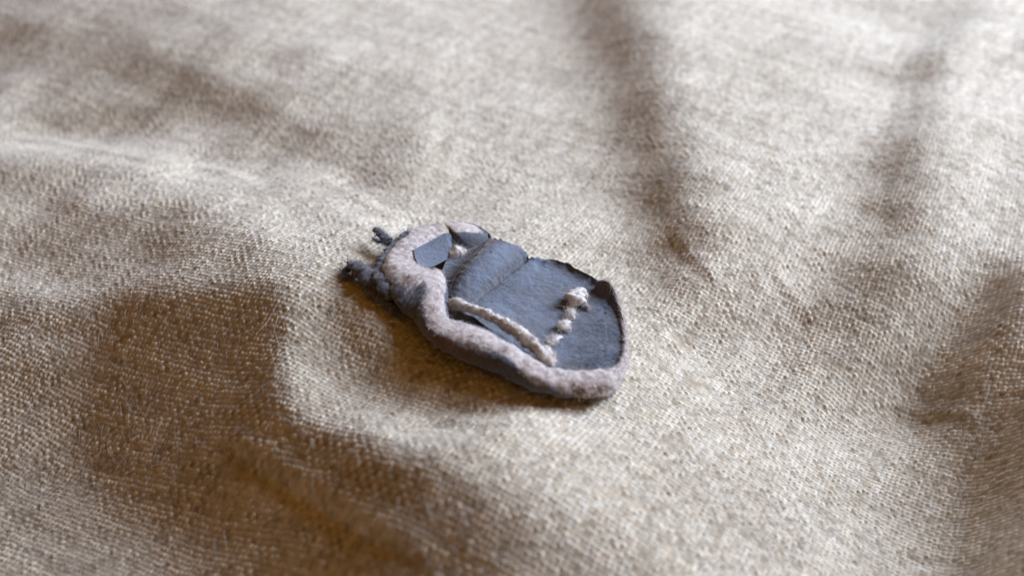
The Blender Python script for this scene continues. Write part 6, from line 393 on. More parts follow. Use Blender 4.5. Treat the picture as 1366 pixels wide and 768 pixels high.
-121 -122 -122 -122 -120 -118 -116 -113 -111 -109 -109 -108 -108 -108 -108 -108 -109 -109 -109 -110 -110 -111 -111 -111 -110 -108 -105 -102 -99 -96 -95 -95 -96 -97 -97 -96 -94 -91 -89 -88 -88 -90 -91 -93 -94 -94 -94 -93 -93 -93 -94 -96 -97 -98 -98 -98 -98 -97 -97 -97 -97 -97 -97 -96 -96 -97 -99 -102 -106 -109 -112 -113 -113 -112 -111 -111 -111 -113 -114 -116 -116 -116 -115 -115 -115 -116 -117 -118 -119 -118 -116 -113 -109 -103 -97 -91 -86 -81 -77 -76 -76 -77 -80 -82 -84 -86 -86 -86 -85 -84 -84 -85 -86 -87 -88 -90 -92 -93 -95 -97 -99 -102 -104 -106 -108 -109 -110 -109 -108 -106 -104 -103 -103 -103 -103 -103 -102 -100 -97 -96 -96 -96 -97 -97 -96 -95 -94 -94 -95 -98 -101 -104 -106 -108 -108 -110 -112 -115 -119 -122 -123 -123 -121 -118 -115 -113 -111 -110 -109 -108 -107
-121 -121 -120 -120 -119 -117 -114 -112 -111 -110 -109 -109 -110 -110 -110 -110 -110 -110 -111 -111 -112 -112 -112 -112 -111 -109 -106 -102 -98 -95 -94 -94 -96 -97 -98 -98 -97 -95 -93 -92 -92 -93 -95 -96 -97 -97 -96 -95 -94 -94 -96 -98 -99 -100 -101 -101 -99 -98 -97 -96 -96 -96 -96 -97 -98 -99 -101 -104 -107 -111 -113 -115 -115 -113 -112 -110 -110 -111 -113 -115 -116 -116 -115 -114 -114 -114 -115 -116 -117 -116 -115 -112 -108 -104 -99 -93 -88 -84 -80 -78 -77 -78 -81 -83 -85 -87 -88 -88 -87 -86 -86 -86 -87 -88 -89 -91 -93 -95 -97 -99 -101 -103 -106 -108 -110 -112 -113 -113 -112 -110 -108 -106 -105 -104 -104 -104 -103 -101 -99 -97 -96 -96 -96 -97 -97 -97 -96 -96 -97 -99 -102 -106 -108 -109 -109 -109 -110 -112 -115 -119 -122 -124 -124 -122 -119 -115 -112 -109 -108 -107 -107
-119 -119 -119 -118 -117 -115 -113 -112 -111 -111 -111 -111 -111 -111 -111 -111 -112 -112 -112 -113 -113 -114 -114 -113 -112 -109 -105 -100 -96 -94 -93 -94 -96 -98 -100 -100 -100 -99 -97 -97 -96 -97 -98 -99 -100 -99 -98 -96 -96 -96 -97 -99 -101 -102 -103 -103 -101 -99 -96 -95 -95 -95 -96 -97 -99 -100 -102 -105 -109 -112 -115 -116 -116 -115 -112 -110 -110 -110 -112 -114 -115 -116 -115 -114 -113 -113 -114 -115 -115 -115 -114 -112 -109 -105 -100 -95 -91 -86 -83 -80 -79 -80 -82 -84 -86 -88 -89 -89 -88 -88 -87 -87 -88 -89 -90 -92 -94 -96 -98 -101 -103 -105 -107 -110 -112 -114 -116 -116 -116 -115 -113 -110 -108 -107 -106 -105 -105 -103 -101 -99 -97 -96 -97 -97 -98 -99 -99 -99 -99 -101 -104 -107 -109 -111 -111 -110 -110 -110 -112 -115 -119 -123 -125 -125 -122 -118 -113 -109 -107 -106 -107
-118 -117 -117 -116 -115 -114 -113 -112 -112 -112 -112 -112 -113 -113 -113 -113 -113 -114 -114 -115 -115 -116 -115 -114 -112 -108 -103 -99 -95 -93 -93 -95 -97 -100 -102 -103 -103 -103 -102 -101 -101 -101 -102 -103 -103 -102 -101 -99 -97 -97 -98 -100 -102 -104 -105 -104 -102 -99 -96 -94 -94 -95 -96 -98 -100 -102 -104 -107 -110 -113 -116 -117 -117 -116 -113 -111 -109 -110 -111 -113 -114 -115 -115 -115 -114 -113 -113 -114 -115 -115 -114 -113 -110 -106 -102 -97 -93 -89 -85 -83 -81 -81 -83 -85 -87 -89 -90 -90 -90 -89 -88 -88 -89 -90 -92 -93 -95 -97 -100 -102 -104 -107 -109 -111 -113 -115 -118 -119 -120 -119 -118 -115 -112 -110 -108 -107 -106 -105 -103 -101 -99 -98 -98 -99 -100 -101 -102 -102 -103 -104 -105 -108 -110 -112 -112 -112 -110 -110 -110 -112 -116 -120 -123 -124 -124 -121 -116 -111 -107 -105 -106
-117 -116 -115 -115 -114 -113 -113 -113 -113 -113 -114 -114 -114 -115 -115 -115 -115 -115 -116 -117 -117 -117 -116 -115 -111 -107 -102 -97 -94 -93 -94 -96 -99 -102 -105 -106 -107 -106 -106 -105 -105 -105 -106 -107 -106 -105 -103 -101 -99 -98 -99 -100 -103 -105 -105 -105 -102 -99 -96 -94 -94 -95 -97 -99 -102 -104 -106 -108 -111 -114 -117 -118 -118 -117 -114 -111 -110 -109 -110 -112 -114 -115 -116 -115 -115 -114 -114 -114 -115 -115 -115 -113 -111 -108 -104 -99 -95 -91 -88 -85 -83 -83 -84 -85 -87 -89 -91 -91 -91 -90 -90 -90 -90 -91 -93 -94 -96 -98 -101 -103 -105 -108 -110 -112 -114 -116 -119 -121 -122 -123 -122 -120 -117 -114 -111 -109 -108 -107 -105 -103 -102 -100 -100 -101 -102 -104 -105 -106 -106 -107 -108 -109 -111 -113 -114 -113 -112 -110 -109 -110 -112 -116 -120 -122 -123 -122 -118 -113 -108 -105 -105
-116 -115 -114 -114 -113 -113 -113 -113 -114 -114 -115 -115 -116 -116 -116 -116 -117 -117 -118 -118 -118 -118 -117 -114 -110 -105 -100 -96 -94 -94 -95 -98 -102 -105 -108 -110 -110 -110 -109 -109 -109 -109 -110 -110 -110 -109 -106 -103 -101 -99 -99 -100 -102 -104 -106 -105 -103 -100 -97 -95 -94 -96 -98 -101 -103 -105 -107 -109 -112 -114 -117 -119 -119 -118 -116 -113 -110 -109 -110 -111 -113 -115 -116 -116 -116 -115 -115 -115 -116 -116 -116 -115 -113 -109 -106 -102 -97 -93 -90 -87 -85 -85 -85 -86 -88 -90 -91 -92 -92 -91 -91 -91 -92 -93 -94 -96 -98 -99 -102 -104 -106 -108 -111 -113 -115 -117 -119 -122 -124 -125 -125 -124 -121 -118 -114 -112 -110 -108 -107 -106 -104 -103 -103 -103 -105 -107 -108 -110 -110 -111 -111 -111 -112 -113 -114 -114 -113 -111 -110 -109 -110 -112 -116 -119 -121 -121 -119 -115 -110 -107 -105
-115 -115 -114 -114 -113 -113 -114 -114 -115 -116 -116 -117 -117 -117 -117 -118 -118 -118 -119 -120 -120 -119 -117 -113 -109 -104 -99 -96 -95 -95 -97 -101 -105 -108 -111 -113 -113 -113 -112 -112 -112 -113 -113 -114 -113 -112 -109 -106 -102 -100 -99 -100 -102 -104 -105 -105 -103 -101 -98 -96 -96 -97 -100 -102 -105 -107 -109 -110 -112 -114 -117 -119 -119 -119 -117 -114 -111 -109 -109 -111 -113 -115 -116 -116 -116 -116 -116 -116 -116 -117 -117 -116 -114 -111 -108 -104 -100 -96 -92 -90 -88 -87 -87 -88 -89 -90 -91 -92 -92 -92 -92 -92 -93 -94 -96 -97 -99 -101 -102 -104 -107 -109 -111 -113 -115 -117 -120 -122 -125 -127 -128 -127 -125 -122 -118 -115 -112 -110 -109 -108 -107 -106 -106 -107 -108 -110 -112 -114 -115 -115 -115 -114 -114 -114 -114 -114 -113 -112 -110 -109 -109 -110 -112 -115 -118 -119 -119 -116 -112 -109 -107
-115 -115 -114 -114 -114 -114 -114 -115 -116 -117 -118 -118 -118 -118 -118 -119 -119 -120 -120 -121 -120 -119 -116 -112 -108 -103 -99 -97 -97 -98 -100 -104 -108 -112 -114 -116 -116 -116 -115 -115 -115 -115 -116 -116 -116 -114 -111 -107 -104 -101 -99 -100 -101 -103 -105 -106 -105 -103 -100 -99 -99 -100 -102 -104 -107 -109 -110 -111 -112 -114 -116 -118 -119 -119 -117 -114 -111 -109 -109 -110 -112 -114 -116 -117 -117 -117 -117 -117 -117 -118 -118 -118 -116 -113 -110 -106 -102 -98 -95 -92 -90 -89 -88 -89 -90 -91 -92 -92 -93 -92 -93 -93 -94 -96 -97 -99 -100 -102 -103 -105 -107 -109 -111 -113 -115 -117 -119 -122 -125 -127 -129 -130 -129 -126 -122 -118 -115 -113 -111 -110 -110 -109 -109 -110 -111 -114 -116 -118 -119 -120 -119 -118 -116 -115 -115 -114 -114 -112 -111 -109 -108 -108 -109 -111 -114 -116 -117 -116 -114 -111 -109
-116 -115 -115 -115 -114 -115 -115 -116 -117 -118 -118 -119 -119 -119 -119 -119 -120 -120 -121 -121 -120 -118 -115 -111 -107 -103 -100 -99 -100 -101 -104 -108 -111 -115 -117 -118 -119 -118 -118 -117 -117 -118 -119 -119 -118 -116 -113 -109 -105 -101 -99 -99 -101 -103 -105 -106 -106 -105 -103 -102 -102 -103 -104 -107 -109 -111 -112 -112 -113 -114 -115 -117 -118 -119 -117 -115 -111 -109 -108 -109 -111 -113 -115 -117 -118 -118 -118 -118 -118 -119 -119 -119 -118 -116 -112 -108 -104 -100 -97 -94 -92 -91 -90 -91 -91 -92 -92 -93 -93 -93 -93 -94 -95 -97 -99 -100 -102 -103 -104 -105 -106 -108 -110 -112 -114 -116 -118 -121 -124 -127 -130 -131 -131 -129 -126 -122 -118 -115 -113 -113 -112 -112 -113 -113 -115 -117 -120 -122 -124 -125 -124 -122 -120 -118 -116 -114 -113 -112 -111 -110 -109 -108 -108 -109 -111 -113 -115 -115 -115 -114 -112
-116 -116 -116 -115 -115 -115 -116 -117 -118 -118 -119 -119 -119 -119 -119 -119 -120 -121 -121 -121 -120 -117 -114 -110 -107 -104 -102 -102 -103 -105 -108 -111 -115 -118 -120 -121 -121 -120 -119 -119 -119 -120 -120 -121 -120 -118 -115 -110 -106 -102 -100 -99 -101 -103 -105 -107 -108 -108 -107 -106 -105 -106 -107 -109 -112 -113 -114 -114 -113 -113 -114 -115 -117 -117 -117 -114 -111 -108 -107 -108 -110 -112 -115 -117 -118 -118 -119 -119 -119 -120 -120 -120 -119 -117 -114 -111 -107 -103 -99 -96 -94 -93 -92 -92 -92 -93 -93 -93 -93 -93 -94 -95 -96 -98 -100 -102 -103 -104 -105 -105 -106 -107 -109 -110 -113 -115 -117 -120 -122 -126 -129 -131 -133 -132 -130 -126 -122 -118 -116 -115 -115 -115 -116 -117 -118 -120 -123 -126 -128 -129 -129 -127 -124 -121 -118 -115 -113 -112 -111 -110 -109 -108 -107 -107 -108 -110 -112 -114 -115 -115 -114
-117 -117 -116 -116 -116 -116 -116 -117 -118 -119 -119 -119 -119 -119 -119 -119 -120 -120 -120 -120 -118 -116 -113 -110 -107 -105 -105 -105 -107 -109 -112 -115 -119 -121 -123 -123 -122 -121 -120 -120 -120 -121 -121 -122 -121 -119 -116 -111 -107 -103 -100 -99 -101 -103 -106 -109 -111 -111 -111 -110 -109 -109 -110 -112 -114 -115 -116 -115 -114 -113 -113 -114 -115 -115 -115 -113 -110 -108 -107 -107 -109 -112 -114 -117 -118 -119 -119 -119 -120 -120 -121 -121 -121 -119 -117 -113 -109 -105 -101 -99 -96 -95 -94 -94 -94 -94 -94 -94 -94 -94 -94 -95 -97 -99 -101 -102 -104 -105 -105 -105 -105 -105 -107 -109 -111 -113 -116 -118 -121 -124 -127 -130 -133 -133 -132 -129 -126 -122 -119 -117 -117 -117 -118 -120 -121 -124 -126 -129 -132 -134 -134 -133 -130 -125 -120 -116 -114 -112 -111 -110 -110 -109 -108 -107 -107 -108 -110 -112 -113 -115 -115
-118 -118 -117 -117 -116 -116 -117 -117 -118 -119 -119 -119 -119 -119 -118 -119 -119 -119 -119 -118 -117 -115 -112 -110 -108 -108 -108 -109 -111 -113 -116 -119 -122 -124 -125 -125 -124 -122 -121 -121 -121 -121 -122 -122 -122 -120 -116 -112 -108 -104 -101 -100 -102 -104 -108 -111 -113 -114 -114 -114 -113 -112 -113 -114 -115 -117 -117 -116 -115 -113 -111 -111 -112 -112 -112 -111 -109 -107 -106 -106 -108 -111 -114 -116 -118 -119 -120 -120 -120 -121 -122 -122 -122 -121 -119 -115 -111 -107 -103 -100 -98 -97 -96 -96 -95 -95 -95 -95 -95 -95 -95 -96 -97 -99 -101 -103 -105 -106 -106 -105 -104 -104 -104 -106 -109 -111 -114 -116 -119 -122 -125 -128 -131 -133 -134 -132 -129 -125 -122 -120 -119 -120 -121 -122 -124 -126 -129 -132 -135 -137 -138 -138 -135 -130 -124 -119 -114 -112 -111 -110 -110 -109 -109 -108 -108 -108 -109 -110 -112 -114 -116
-118 -118 -118 -117 -117 -116 -117 -117 -118 -118 -118 -118 -118 -118 -118 -118 -118 -118 -117 -116 -115 -114 -112 -111 -110 -111 -111 -113 -115 -117 -120 -123 -125 -126 -127 -126 -124 -122 -121 -120 -121 -121 -122 -123 -122 -120 -117 -113 -109 -105 -102 -102 -103 -106 -109 -113 -116 -118 -118 -117 -116 -115 -115 -115 -117 -118 -118 -117 -114 -112 -109 -108 -108 -108 -109 -108 -107 -106 -105 -106 -107 -110 -113 -116 -118 -119 -120 -120 -121 -121 -122 -123 -123 -122 -120 -117 -113 -109 -105 -102 -100 -99 -98 -97 -97 -97 -97 -97 -96 -96 -96 -97 -98 -99 -101 -103 -105 -106 -106 -104 -103 -102 -102 -103 -106 -109 -112 -114 -117 -120 -123 -126 -129 -132 -134 -133 -131 -129 -126 -124 -122 -122 -123 -125 -127 -129 -132 -135 -138 -140 -142 -142 -140 -135 -129 -122 -116 -113 -111 -110 -109 -109 -109 -109 -109 -109 -109 -110 -111 -113 -115
-119 -118 -118 -117 -117 -116 -116 -117 -117 -118 -118 -118 -117 -117 -116 -116 -116 -116 -115 -115 -114 -113 -112 -112 -113 -113 -115 -116 -119 -121 -124 -126 -128 -128 -128 -126 -124 -122 -120 -120 -120 -121 -122 -122 -122 -120 -118 -114 -110 -107 -104 -104 -105 -107 -111 -115 -119 -121 -121 -121 -119 -117 -116 -116 -117 -118 -118 -116 -114 -110 -107 -105 -104 -104 -105 -105 -105 -105 -105 -106 -107 -109 -112 -115 -117 -119 -119 -120 -120 -121 -122 -123 -124 -123 -122 -119 -115 -111 -107 -104 -102 -100 -99 -99 -99 -99 -98 -98 -98 -98 -97 -98 -98 -99 -101 -103 -104 -105 -105 -104 -102 -101 -100 -101 -103 -106 -109 -112 -115 -118 -120 -123 -126 -130 -132 -133 -133 -131 -129 -127 -125 -125 -126 -127 -129 -131 -134 -137 -140 -143 -145 -145 -144 -140 -133 -126 -120 -114 -111 -110 -109 -109 -110 -110 -110 -110 -110 -111 -112 -113 -115""".split("\n") for c in row.split()], dtype=float).reshape(FOLD_NY, FOLD_NX) * 0.05

# narrow creases and pinched ridges: points (mm), ridge height, ridge width, groove depth, groove width
CREASES = [
 ([(-38.14,-25.07,-4.86), (-33.84,-29.27,-4.10), (-28.82,-33.41,-3.34), (-23.96,-37.71,-2.17), (-17.88,-43.47,-0.55), (-11.57,-48.14,0.55), (-6.59,-51.78,-0.43)], .50, 1.6, .55, 1.0),
 ([(-14.49,-31.41,3.34), (-9.34,-29.12,1.91), (-2.02,-32.26,4.45), (7.91,-29.11,1.52)], .35, 1.4, 0, 1),
 ([(18.87,-2.30,-3.81), (21.36,-6.56,-4.40), (26.76,-11.23,-6.55)], .30, 1.3, 0, 1),
 ([(-37.37,40.32,-6.03), (-29.43,31.24,-4.21), (-22.08,22.38,-2.32), (-18.06,17.98,-1.77)], .40, 1.6, 0, 1),
 ([(-11.77,77.78,-6.66), (-11.77,58.57,-5.45), (-13.04,43.00,-5.05), (-15.55,31.03,-4.67)], .32, 1.8, .1, 1.5),
 ([(-101.96,55.68,-7.35), (-88.14,55.29,-8.92), (-66.98,43.07,-5.09), (-53.68,41.73,-6.91), (-40.68,25.43,-1.89)], .45, 2.0, .1, 2),
 ([(-81.83,85.92,-4.79), (-63.38,73.44,-5.27), (-48.11,62.89,-6.23), (-33.48,50.50,-6.41)], .08, 2.0, .06, 2.0),
 ([(47.62,-12.59,-13.96), (55.32,-9.13,-15.57), (61.52,-12.51,-14.04), (65.21,-18.77,-12.10)], .28, 1.3, .15, 1.0),
 ([(38.42,15.31,-3.91), (40.71,7.04,-6.37), (45.66,1.51,-9.15)], .22, 1.5, .15, 1.3),
 ([(23.89,21.94,-4.22), (26.75,11.31,-3.86), (30.88,3.49,-4.99)], .25, 1.5, .2, 1.2),
]

def creases(x, y):
    r = np.zeros(np.shape(x))
    for pts, hr, wr, dg, wg in CREASES:
        q = catmull(np.array(pts)[:, :2], 24)
        x0, y0 = q.min(0) - 8; x1, y1 = q.max(0) + 8
        m = (x > x0) & (x < x1) & (y > y0) & (y < y1)
        if not m.any(): continue
        xs, ys = x[m], y[m]; best = np.full(xs.shape, 1e9); sd = np.zeros(xs.shape); tt = np.zeros(xs.shape)
        for k, (p, e) in enumerate(zip(q[:-1], q[1:])):
            d = e - p; t = np.clip(((xs - p[0]) * d[0] + (ys - p[1]) * d[1]) / (d @ d), 0, 1)
            ex = xs - p[0] - t * d[0]; ey = ys - p[1] - t * d[1]; dd = ex * ex + ey * ey
            c = dd < best; best = np.where(c, dd, best)
            sd = np.where(c, np.sqrt(dd) * np.sign(d[0] * ey - d[1] * ex), sd); tt = np.where(c, (k + t) / 23, tt)
        fade = np.clip(np.minimum(tt, 1 - tt) / .22, 0, 1); fade = fade * fade * (3 - 2 * fade)
        r[m] += fade * (hr * np.exp(-((sd - wr * .9) / wr) ** 2) - dg * np.exp(-(sd / wg) ** 2))
    return r

def fold_height(x, y):
    """bicubic sample of the fold table, fading to flat beyond it"""
    gx = np.clip((x - FOLD_X0) / FOLD_D, 0, FOLD_NX - 1.001); gy = np.clip((y - FOLD_Y0) / FOLD_D, 0, FOLD_NY - 1.001)
    i = gx.astype(int); j = gy.astype(int); fx = gx - i; fy = gy - j
    def w(f): return (-.5 * f + f ** 2 - .5 * f ** 3, 1 - 2.5 * f ** 2 + 1.5 * f ** 3, .5 * f + 2 * f ** 2 - 1.5 * f ** 3, -.5 * f ** 2 + .5 * f ** 3)
    wx = w(fx); wy = w(fy); r = 0
    for b in range(4):
        jj = np.clip(j + b - 1, 0, FOLD_NY - 1); s = 0
        for a in range(4):
            s = s + wx[a] * FOLDS[jj, np.clip(i + a - 1, 0, FOLD_NX - 1)]
        r = r + wy[b] * s
    return r + creases(x, y)

THREAD = 0.67                                  # mm between threads
ca, sa = math.cos(math.radians(-27)), math.sin(math.radians(-27))

def weave(x, y):
    """plain weave: over-and-under yarn bumps with uneven, slubby yarns; returns height and tint"""
    x = x + 1.5 * fbm(x * .03, y * .03, 11); y = y + 1.5 * fbm(x * .03 + 7, y * .03, 15)
    u = (x * ca + y * sa) / THREAD; v = (-x * sa + y * ca) / THREAD
    u, v = u + .24 * fbm(u * .55, v * .9, 21, 2), v + .24 * fbm(u * .9, v * .55, 25, 2)
    iu = np.floor(u).astype(np.int64); iv = np.floor(v).astype(np.int64); fu = u - iu; fv = v - iv
    par = (iu + iv) % 2
    across = np.where(par == 0, fu, fv); along = np.where(par == 0, fv, fu)
    cap = np.sqrt(np.clip(1 - ((across - .5) * 1.92) ** 2, 0, 1)); arch = np.sin(np.pi * np.clip(along, 0, 1)) ** .8
    warp_slub = vnoise(iu * 1.0 + .5, v * .11, 43); weft_slub = vnoise(u * .09, iv * 1.0 + .5, 45)
    slub = np.where(par == 0, warp_slub, weft_slub)
    cell = hash2(iu, iv, 31); lint = (hash2(iu, iv, 37) > .975) * 1.0
    amp = .60 + .50 * cell + .62 * slub + .15 * lint
    h = .25 * amp * cap * (.22 + .78 * arch) + .07 * fbm(x * 3.0, y * 3.0, 51, 2) + .05 * fbm(u * .16, v * .16, 41)
    tint = .5 + .46 * (cell - .5) + .42 * slub + .34 * fbm(x * 1.8, y * 1.8, 61) + .30 * lint
    return h, tint

def depth_of(y): return (y - CAM_Y) * math.cos(PITCH) + CAM_H * math.sin(PITCH)

NC, NR = 1480, 860
cols = np.linspace(-.60, .60, NC)                       # finer mesh where the cloth is looked at closely
ext = np.geomspace(.012, 1.6, 36)
cols = np.concatenate([-.60 - ext[::-1], cols, .60 + ext])
ang = np.linspace(PITCH + math.radians(17.5), PITCH - math.radians(17.2), NR)
rows = CAM_Y + CAM_H / np.tan(ang)
rows = np.concatenate([rows[0] - np.geomspace(.5, 70, 30)[::-1], rows, rows[-1] + np.geomspace(.8, 130, 36)])
Y = np.repeat(rows[:, None], len(cols), 1)
X = cols[None] * np.maximum(depth_of(Y), 60)
WH, TINT = weave(X, Y)
Z = fold_height(X, Y) + WH - .12
cloth = make_mesh("woven_cloth", np.stack([X, Y, Z], -1), grid_faces(*X.shape), {"tint": TINT}, M_CLOTH)
tag(cloth, "coarse beige woven wool cloth spread in soft brown-shadowed folds under the suede scrap", "cloth")

def cloth_fuzz(n):
    cx = rng.uniform(-.58, .58, n); a = rng.uniform(PITCH - math.radians(17), PITCH + math.radians(17), n)
    y = CAM_Y + CAM_H / np.tan(a); x = cx * depth_of(y)
    keep = rng.uniform(0, 1, n) < np.clip(.45 + .9 * fbm(x * .09, y * .09, 71), .08, 1)
    x, y = x[keep], y[keep]; n = len(x)
    z = fold_height(x, y) + weave(x, y)[0] - .12
    th = rng.uniform(0, 2 * np.pi, n)
    e = .8; gx = (fold_height(x + e, y) - fold_height(x - e, y)) / (2 * e); gy = (fold_height(x, y + e) - fold_height(x, y - e)) / (2 * e)
    d = np.stack([np.cos(th), np.sin(th), np.cos(th) * gx + np.sin(th) * gy], -1)
    fibres("wool_fuzz", np.stack([x, y, z], -1), d, rng.gamma(3, .30, n) + .25, rng.uniform(.016, .034, n), M_CLOTH_FIBRE, cloth, lift=.40, curl=.5)
cloth_fuzz(55000)
n = 420
a = rng.uniform(PITCH - math.radians(16), PITCH + math.radians(16), n); hy = CAM_Y + CAM_H / np.tan(a); hx = rng.uniform(-.55, .55, n) * depth_of(hy)
th = rng.uniform(0, 2 * np.pi, n); e = .8
gx = (fold_height(hx + e, hy) - fold_height(hx - e, hy)) / (2 * e); gy = (fold_height(hx, hy + e) - fold_height(hx, hy - e)) / (2 * e)
fibres("loose_hair", np.stack([hx, hy, fold_height(hx, hy) + .22], -1), np.stack([np.cos(th), np.sin(th), np.cos(th) * gx + np.sin(th) * gy], -1),
       rng.gamma(3, .8, n) + .8, rng.uniform(.020, .036, n), M_CLOTH_FIBRE, cloth, lift=.10, curl=.35)

# ------------------------------------------------------------------ the suede scrap
root = bpy.data.objects.new("suede_scrap", None)
root.empty_display_size = .01
scene.collection.objects.link(root)
tag(root, "small dark blue suede scrap with curled pale rim and white stitching on beige cloth", "suede scrap")

def sheet(name, G, wear, stain_shade, mat, amp=.07, fscale=1.6, seed=0, thick=0.0, tone_and_light=0.0):
    """a leather sheet: grid of points, uneven surface, real thickness"""
    N = grid_normals(G); a = G[..., 0]; b = G[..., 1] + G[..., 2] * .7
    G = G + N * (amp * fbm(a * fscale, b * fscale, 100 + seed, 4))[..., None]
    ns, nt = G.shape[:2]
    at = {"wear": wear, "stain_shade": stain_shade, "tone_and_light": np.broadcast_to(np.asarray(tone_and_light, float), (ns, nt))}
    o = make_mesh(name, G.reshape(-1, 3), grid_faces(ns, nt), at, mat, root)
    if thick:
        md = o.modifiers.new("thickness", 'SOLIDIFY'); md.thickness = thick * MM; md.offset = -1
    return o, G, N

def st(ns, nt): return np.meshgrid(np.linspace(0, 1, ns), np.linspace(0, 1, nt), indexing='ij')
def band(x, c, w): return np.exp(-((x - c) / w) ** 2)
def step(x, a, b): return np.clip((x - a) / (b - a), 0, 1)

# the sole: nearly flat dark sheet with a raised fold across it
sole_sections = [
 [(-9.11,5.72,1.94),(-9.62,3.03,2.30),(-9.92,0.62,2.77),(-10.32,-1.50,3.04),(-10.95,-3.36,3.16)],
 [(-6.77,7.51,1.45),(-7.96,4.43,1.93),(-8.89,1.36,2.47),(-9.69,-1.67,2.91),(-10.26,-4.60,3.07)],
 [(-4.79,8.42,1.62),(-6.23,4.87,2.02),(-7.69,0.91,2.54),(-8.88,-2.97,3.12),(-9.67,-5.92,3.19)],
 [(-3.29,6.85,3.69),(-4.84,3.33,4.22),(-6.64,-0.29,4.50),(-8.00,-3.22,4.23),(-9.02,-6.15,3.63)],
 [(-1.41,5.56,4.48),(-3.30,1.93,5.11),(-5.32,-1.52,5.29),(-7.01,-4.24,4.75),(-8.28,-6.67,3.65)],
 [(0.76,5.72,3.29),(-1.39,1.48,3.85),(-3.56,-2.06,4.13),(-5.36,-5.05,3.82),(-7.32,-8.15,3.27)],
 [(2.21,6.79,1.29),(0.00,2.65,1.91),(-2.33,-1.21,2.42),(-4.36,-4.61,2.68),(-6.41,-8.39,2.81)],
 [(2.23,7.06,-0.42),(0.11,3.51,0.03),(-2.14,-0.41,0.73),(-4.39,-4.42,1.47),(-6.32,-8.44,2.20)],
 [(3.22,6.74,0.09),(1.20,3.14,0.45),(-1.06,-0.98,1.17),(-3.32,-5.18,1.94),(-5.28,-9.21,2.30)],
 [(6.89,6.28,-0.68),(4.54,1.02,0.03),(2.62,-4.29,0.96),(0.71,-9.86,2.05),(-0.69,-14.99,2.88)],
 [(11.14,2.64,-0.68),(9.25,-2.15,-0.21),(7.51,-7.68,0.91),(5.84,-13.84,2.27),(4.49,-19.59,3.07)],
 [(13.27,0.22,-0.72),(12.27,-4.93,-0.27),(11.08,-10.06,0.64),(9.96,-14.96,1.55),(8.50,-20.19,2.20)],
 [(14.70,-3.76,-0.82),(13.97,-7.43,-0.24),(13.36,-11.24,0.31),(12.33,-15.22,1.12),(11.06,-19.49,1.56)],
 [(15.55,-8.61,-0.59),(15.36,-10.65,-0.20),(14.98,-12.60,0.15),(14.56,-14.89,0.57),(13.98,-17.16,0.75)]]
G = loft(sole_sections, 300, 130)
S_, T_ = st(300, 130)
# torn back edge and a turned-down skirt behind it
jag = .55 * fbm(S_[:, 0] * 60, S_[:, 0] * 0, 90, 3)
G[:, :, 1] += (jag[:, None] * np.exp(-T_ * 9))
G[:, :, 2] += .32 * np.exp(-T_ * 38) * step(S_, .48, .56)
back = G[:, :1].copy(); skirt = []
for k, dz in enumerate((.97, .8, .6, .35, .05)):
    q = back.copy(); q[..., 2] = back[..., 2] * dz; q[..., 1] += .10 * (k + 1); skirt.append(q)
G = np.concatenate(skirt[::-1] + [G], 1)
S_, T_ = st(300, 135)
wear = .05 + .16 * band(S_, .34, .06) * step(T_, 0, .3) + .35 * band(S_, .455, .012) * band(T_, .45, .25) + .10 * fbm(S_ * 9, T_ * 5, 91)
stain_shade = .45 * band(S_, .20, .09) + .30 * step(fbm(S_ * 6, T_ * 3, 93), .1, .7)  # fold's left face painted browner as its shaded side, plus random stains
tone_and_light = .05 + .36 * band(S_, .37, .06) + .16 * band(S_, .66, .09) - .10 * step(S_, .76, .82) - .14 * band(S_, .545, .012) - .20 * band(S_, .20, .07) + .24 * fbm(S_ * 8, T_ * 6, 191) + .10 * fbm(S_ * 26, T_ * 14, 197)  # fold's right face painted lit; its left face and crease painted shaded
for (c0, c1, wd, dp) in ((.56, .05, .010, .20), (.61, -.06, .008, .16), (.67, .07, .012, .20), (.73, -.09, .008, .16), (.84, -.08, .010, .16), (.90, .06, .008, .14), (.24, .05, .010, .20), (.41, .03, .008, .12)):
    G[..., 2] -= dp * band(S_ + .02 * fbm(S_ * 4, T_ * 7, 199), c0 + c1 * (T_ - .5), wd) * step(fbm(S_ * 5 + c0 * 40, T_ * 3, 203), -.5, .2)
sheet("sole", G, wear, stain_shade, M_SUEDE, amp=.10, seed=1, tone_and_light=tone_and_light)

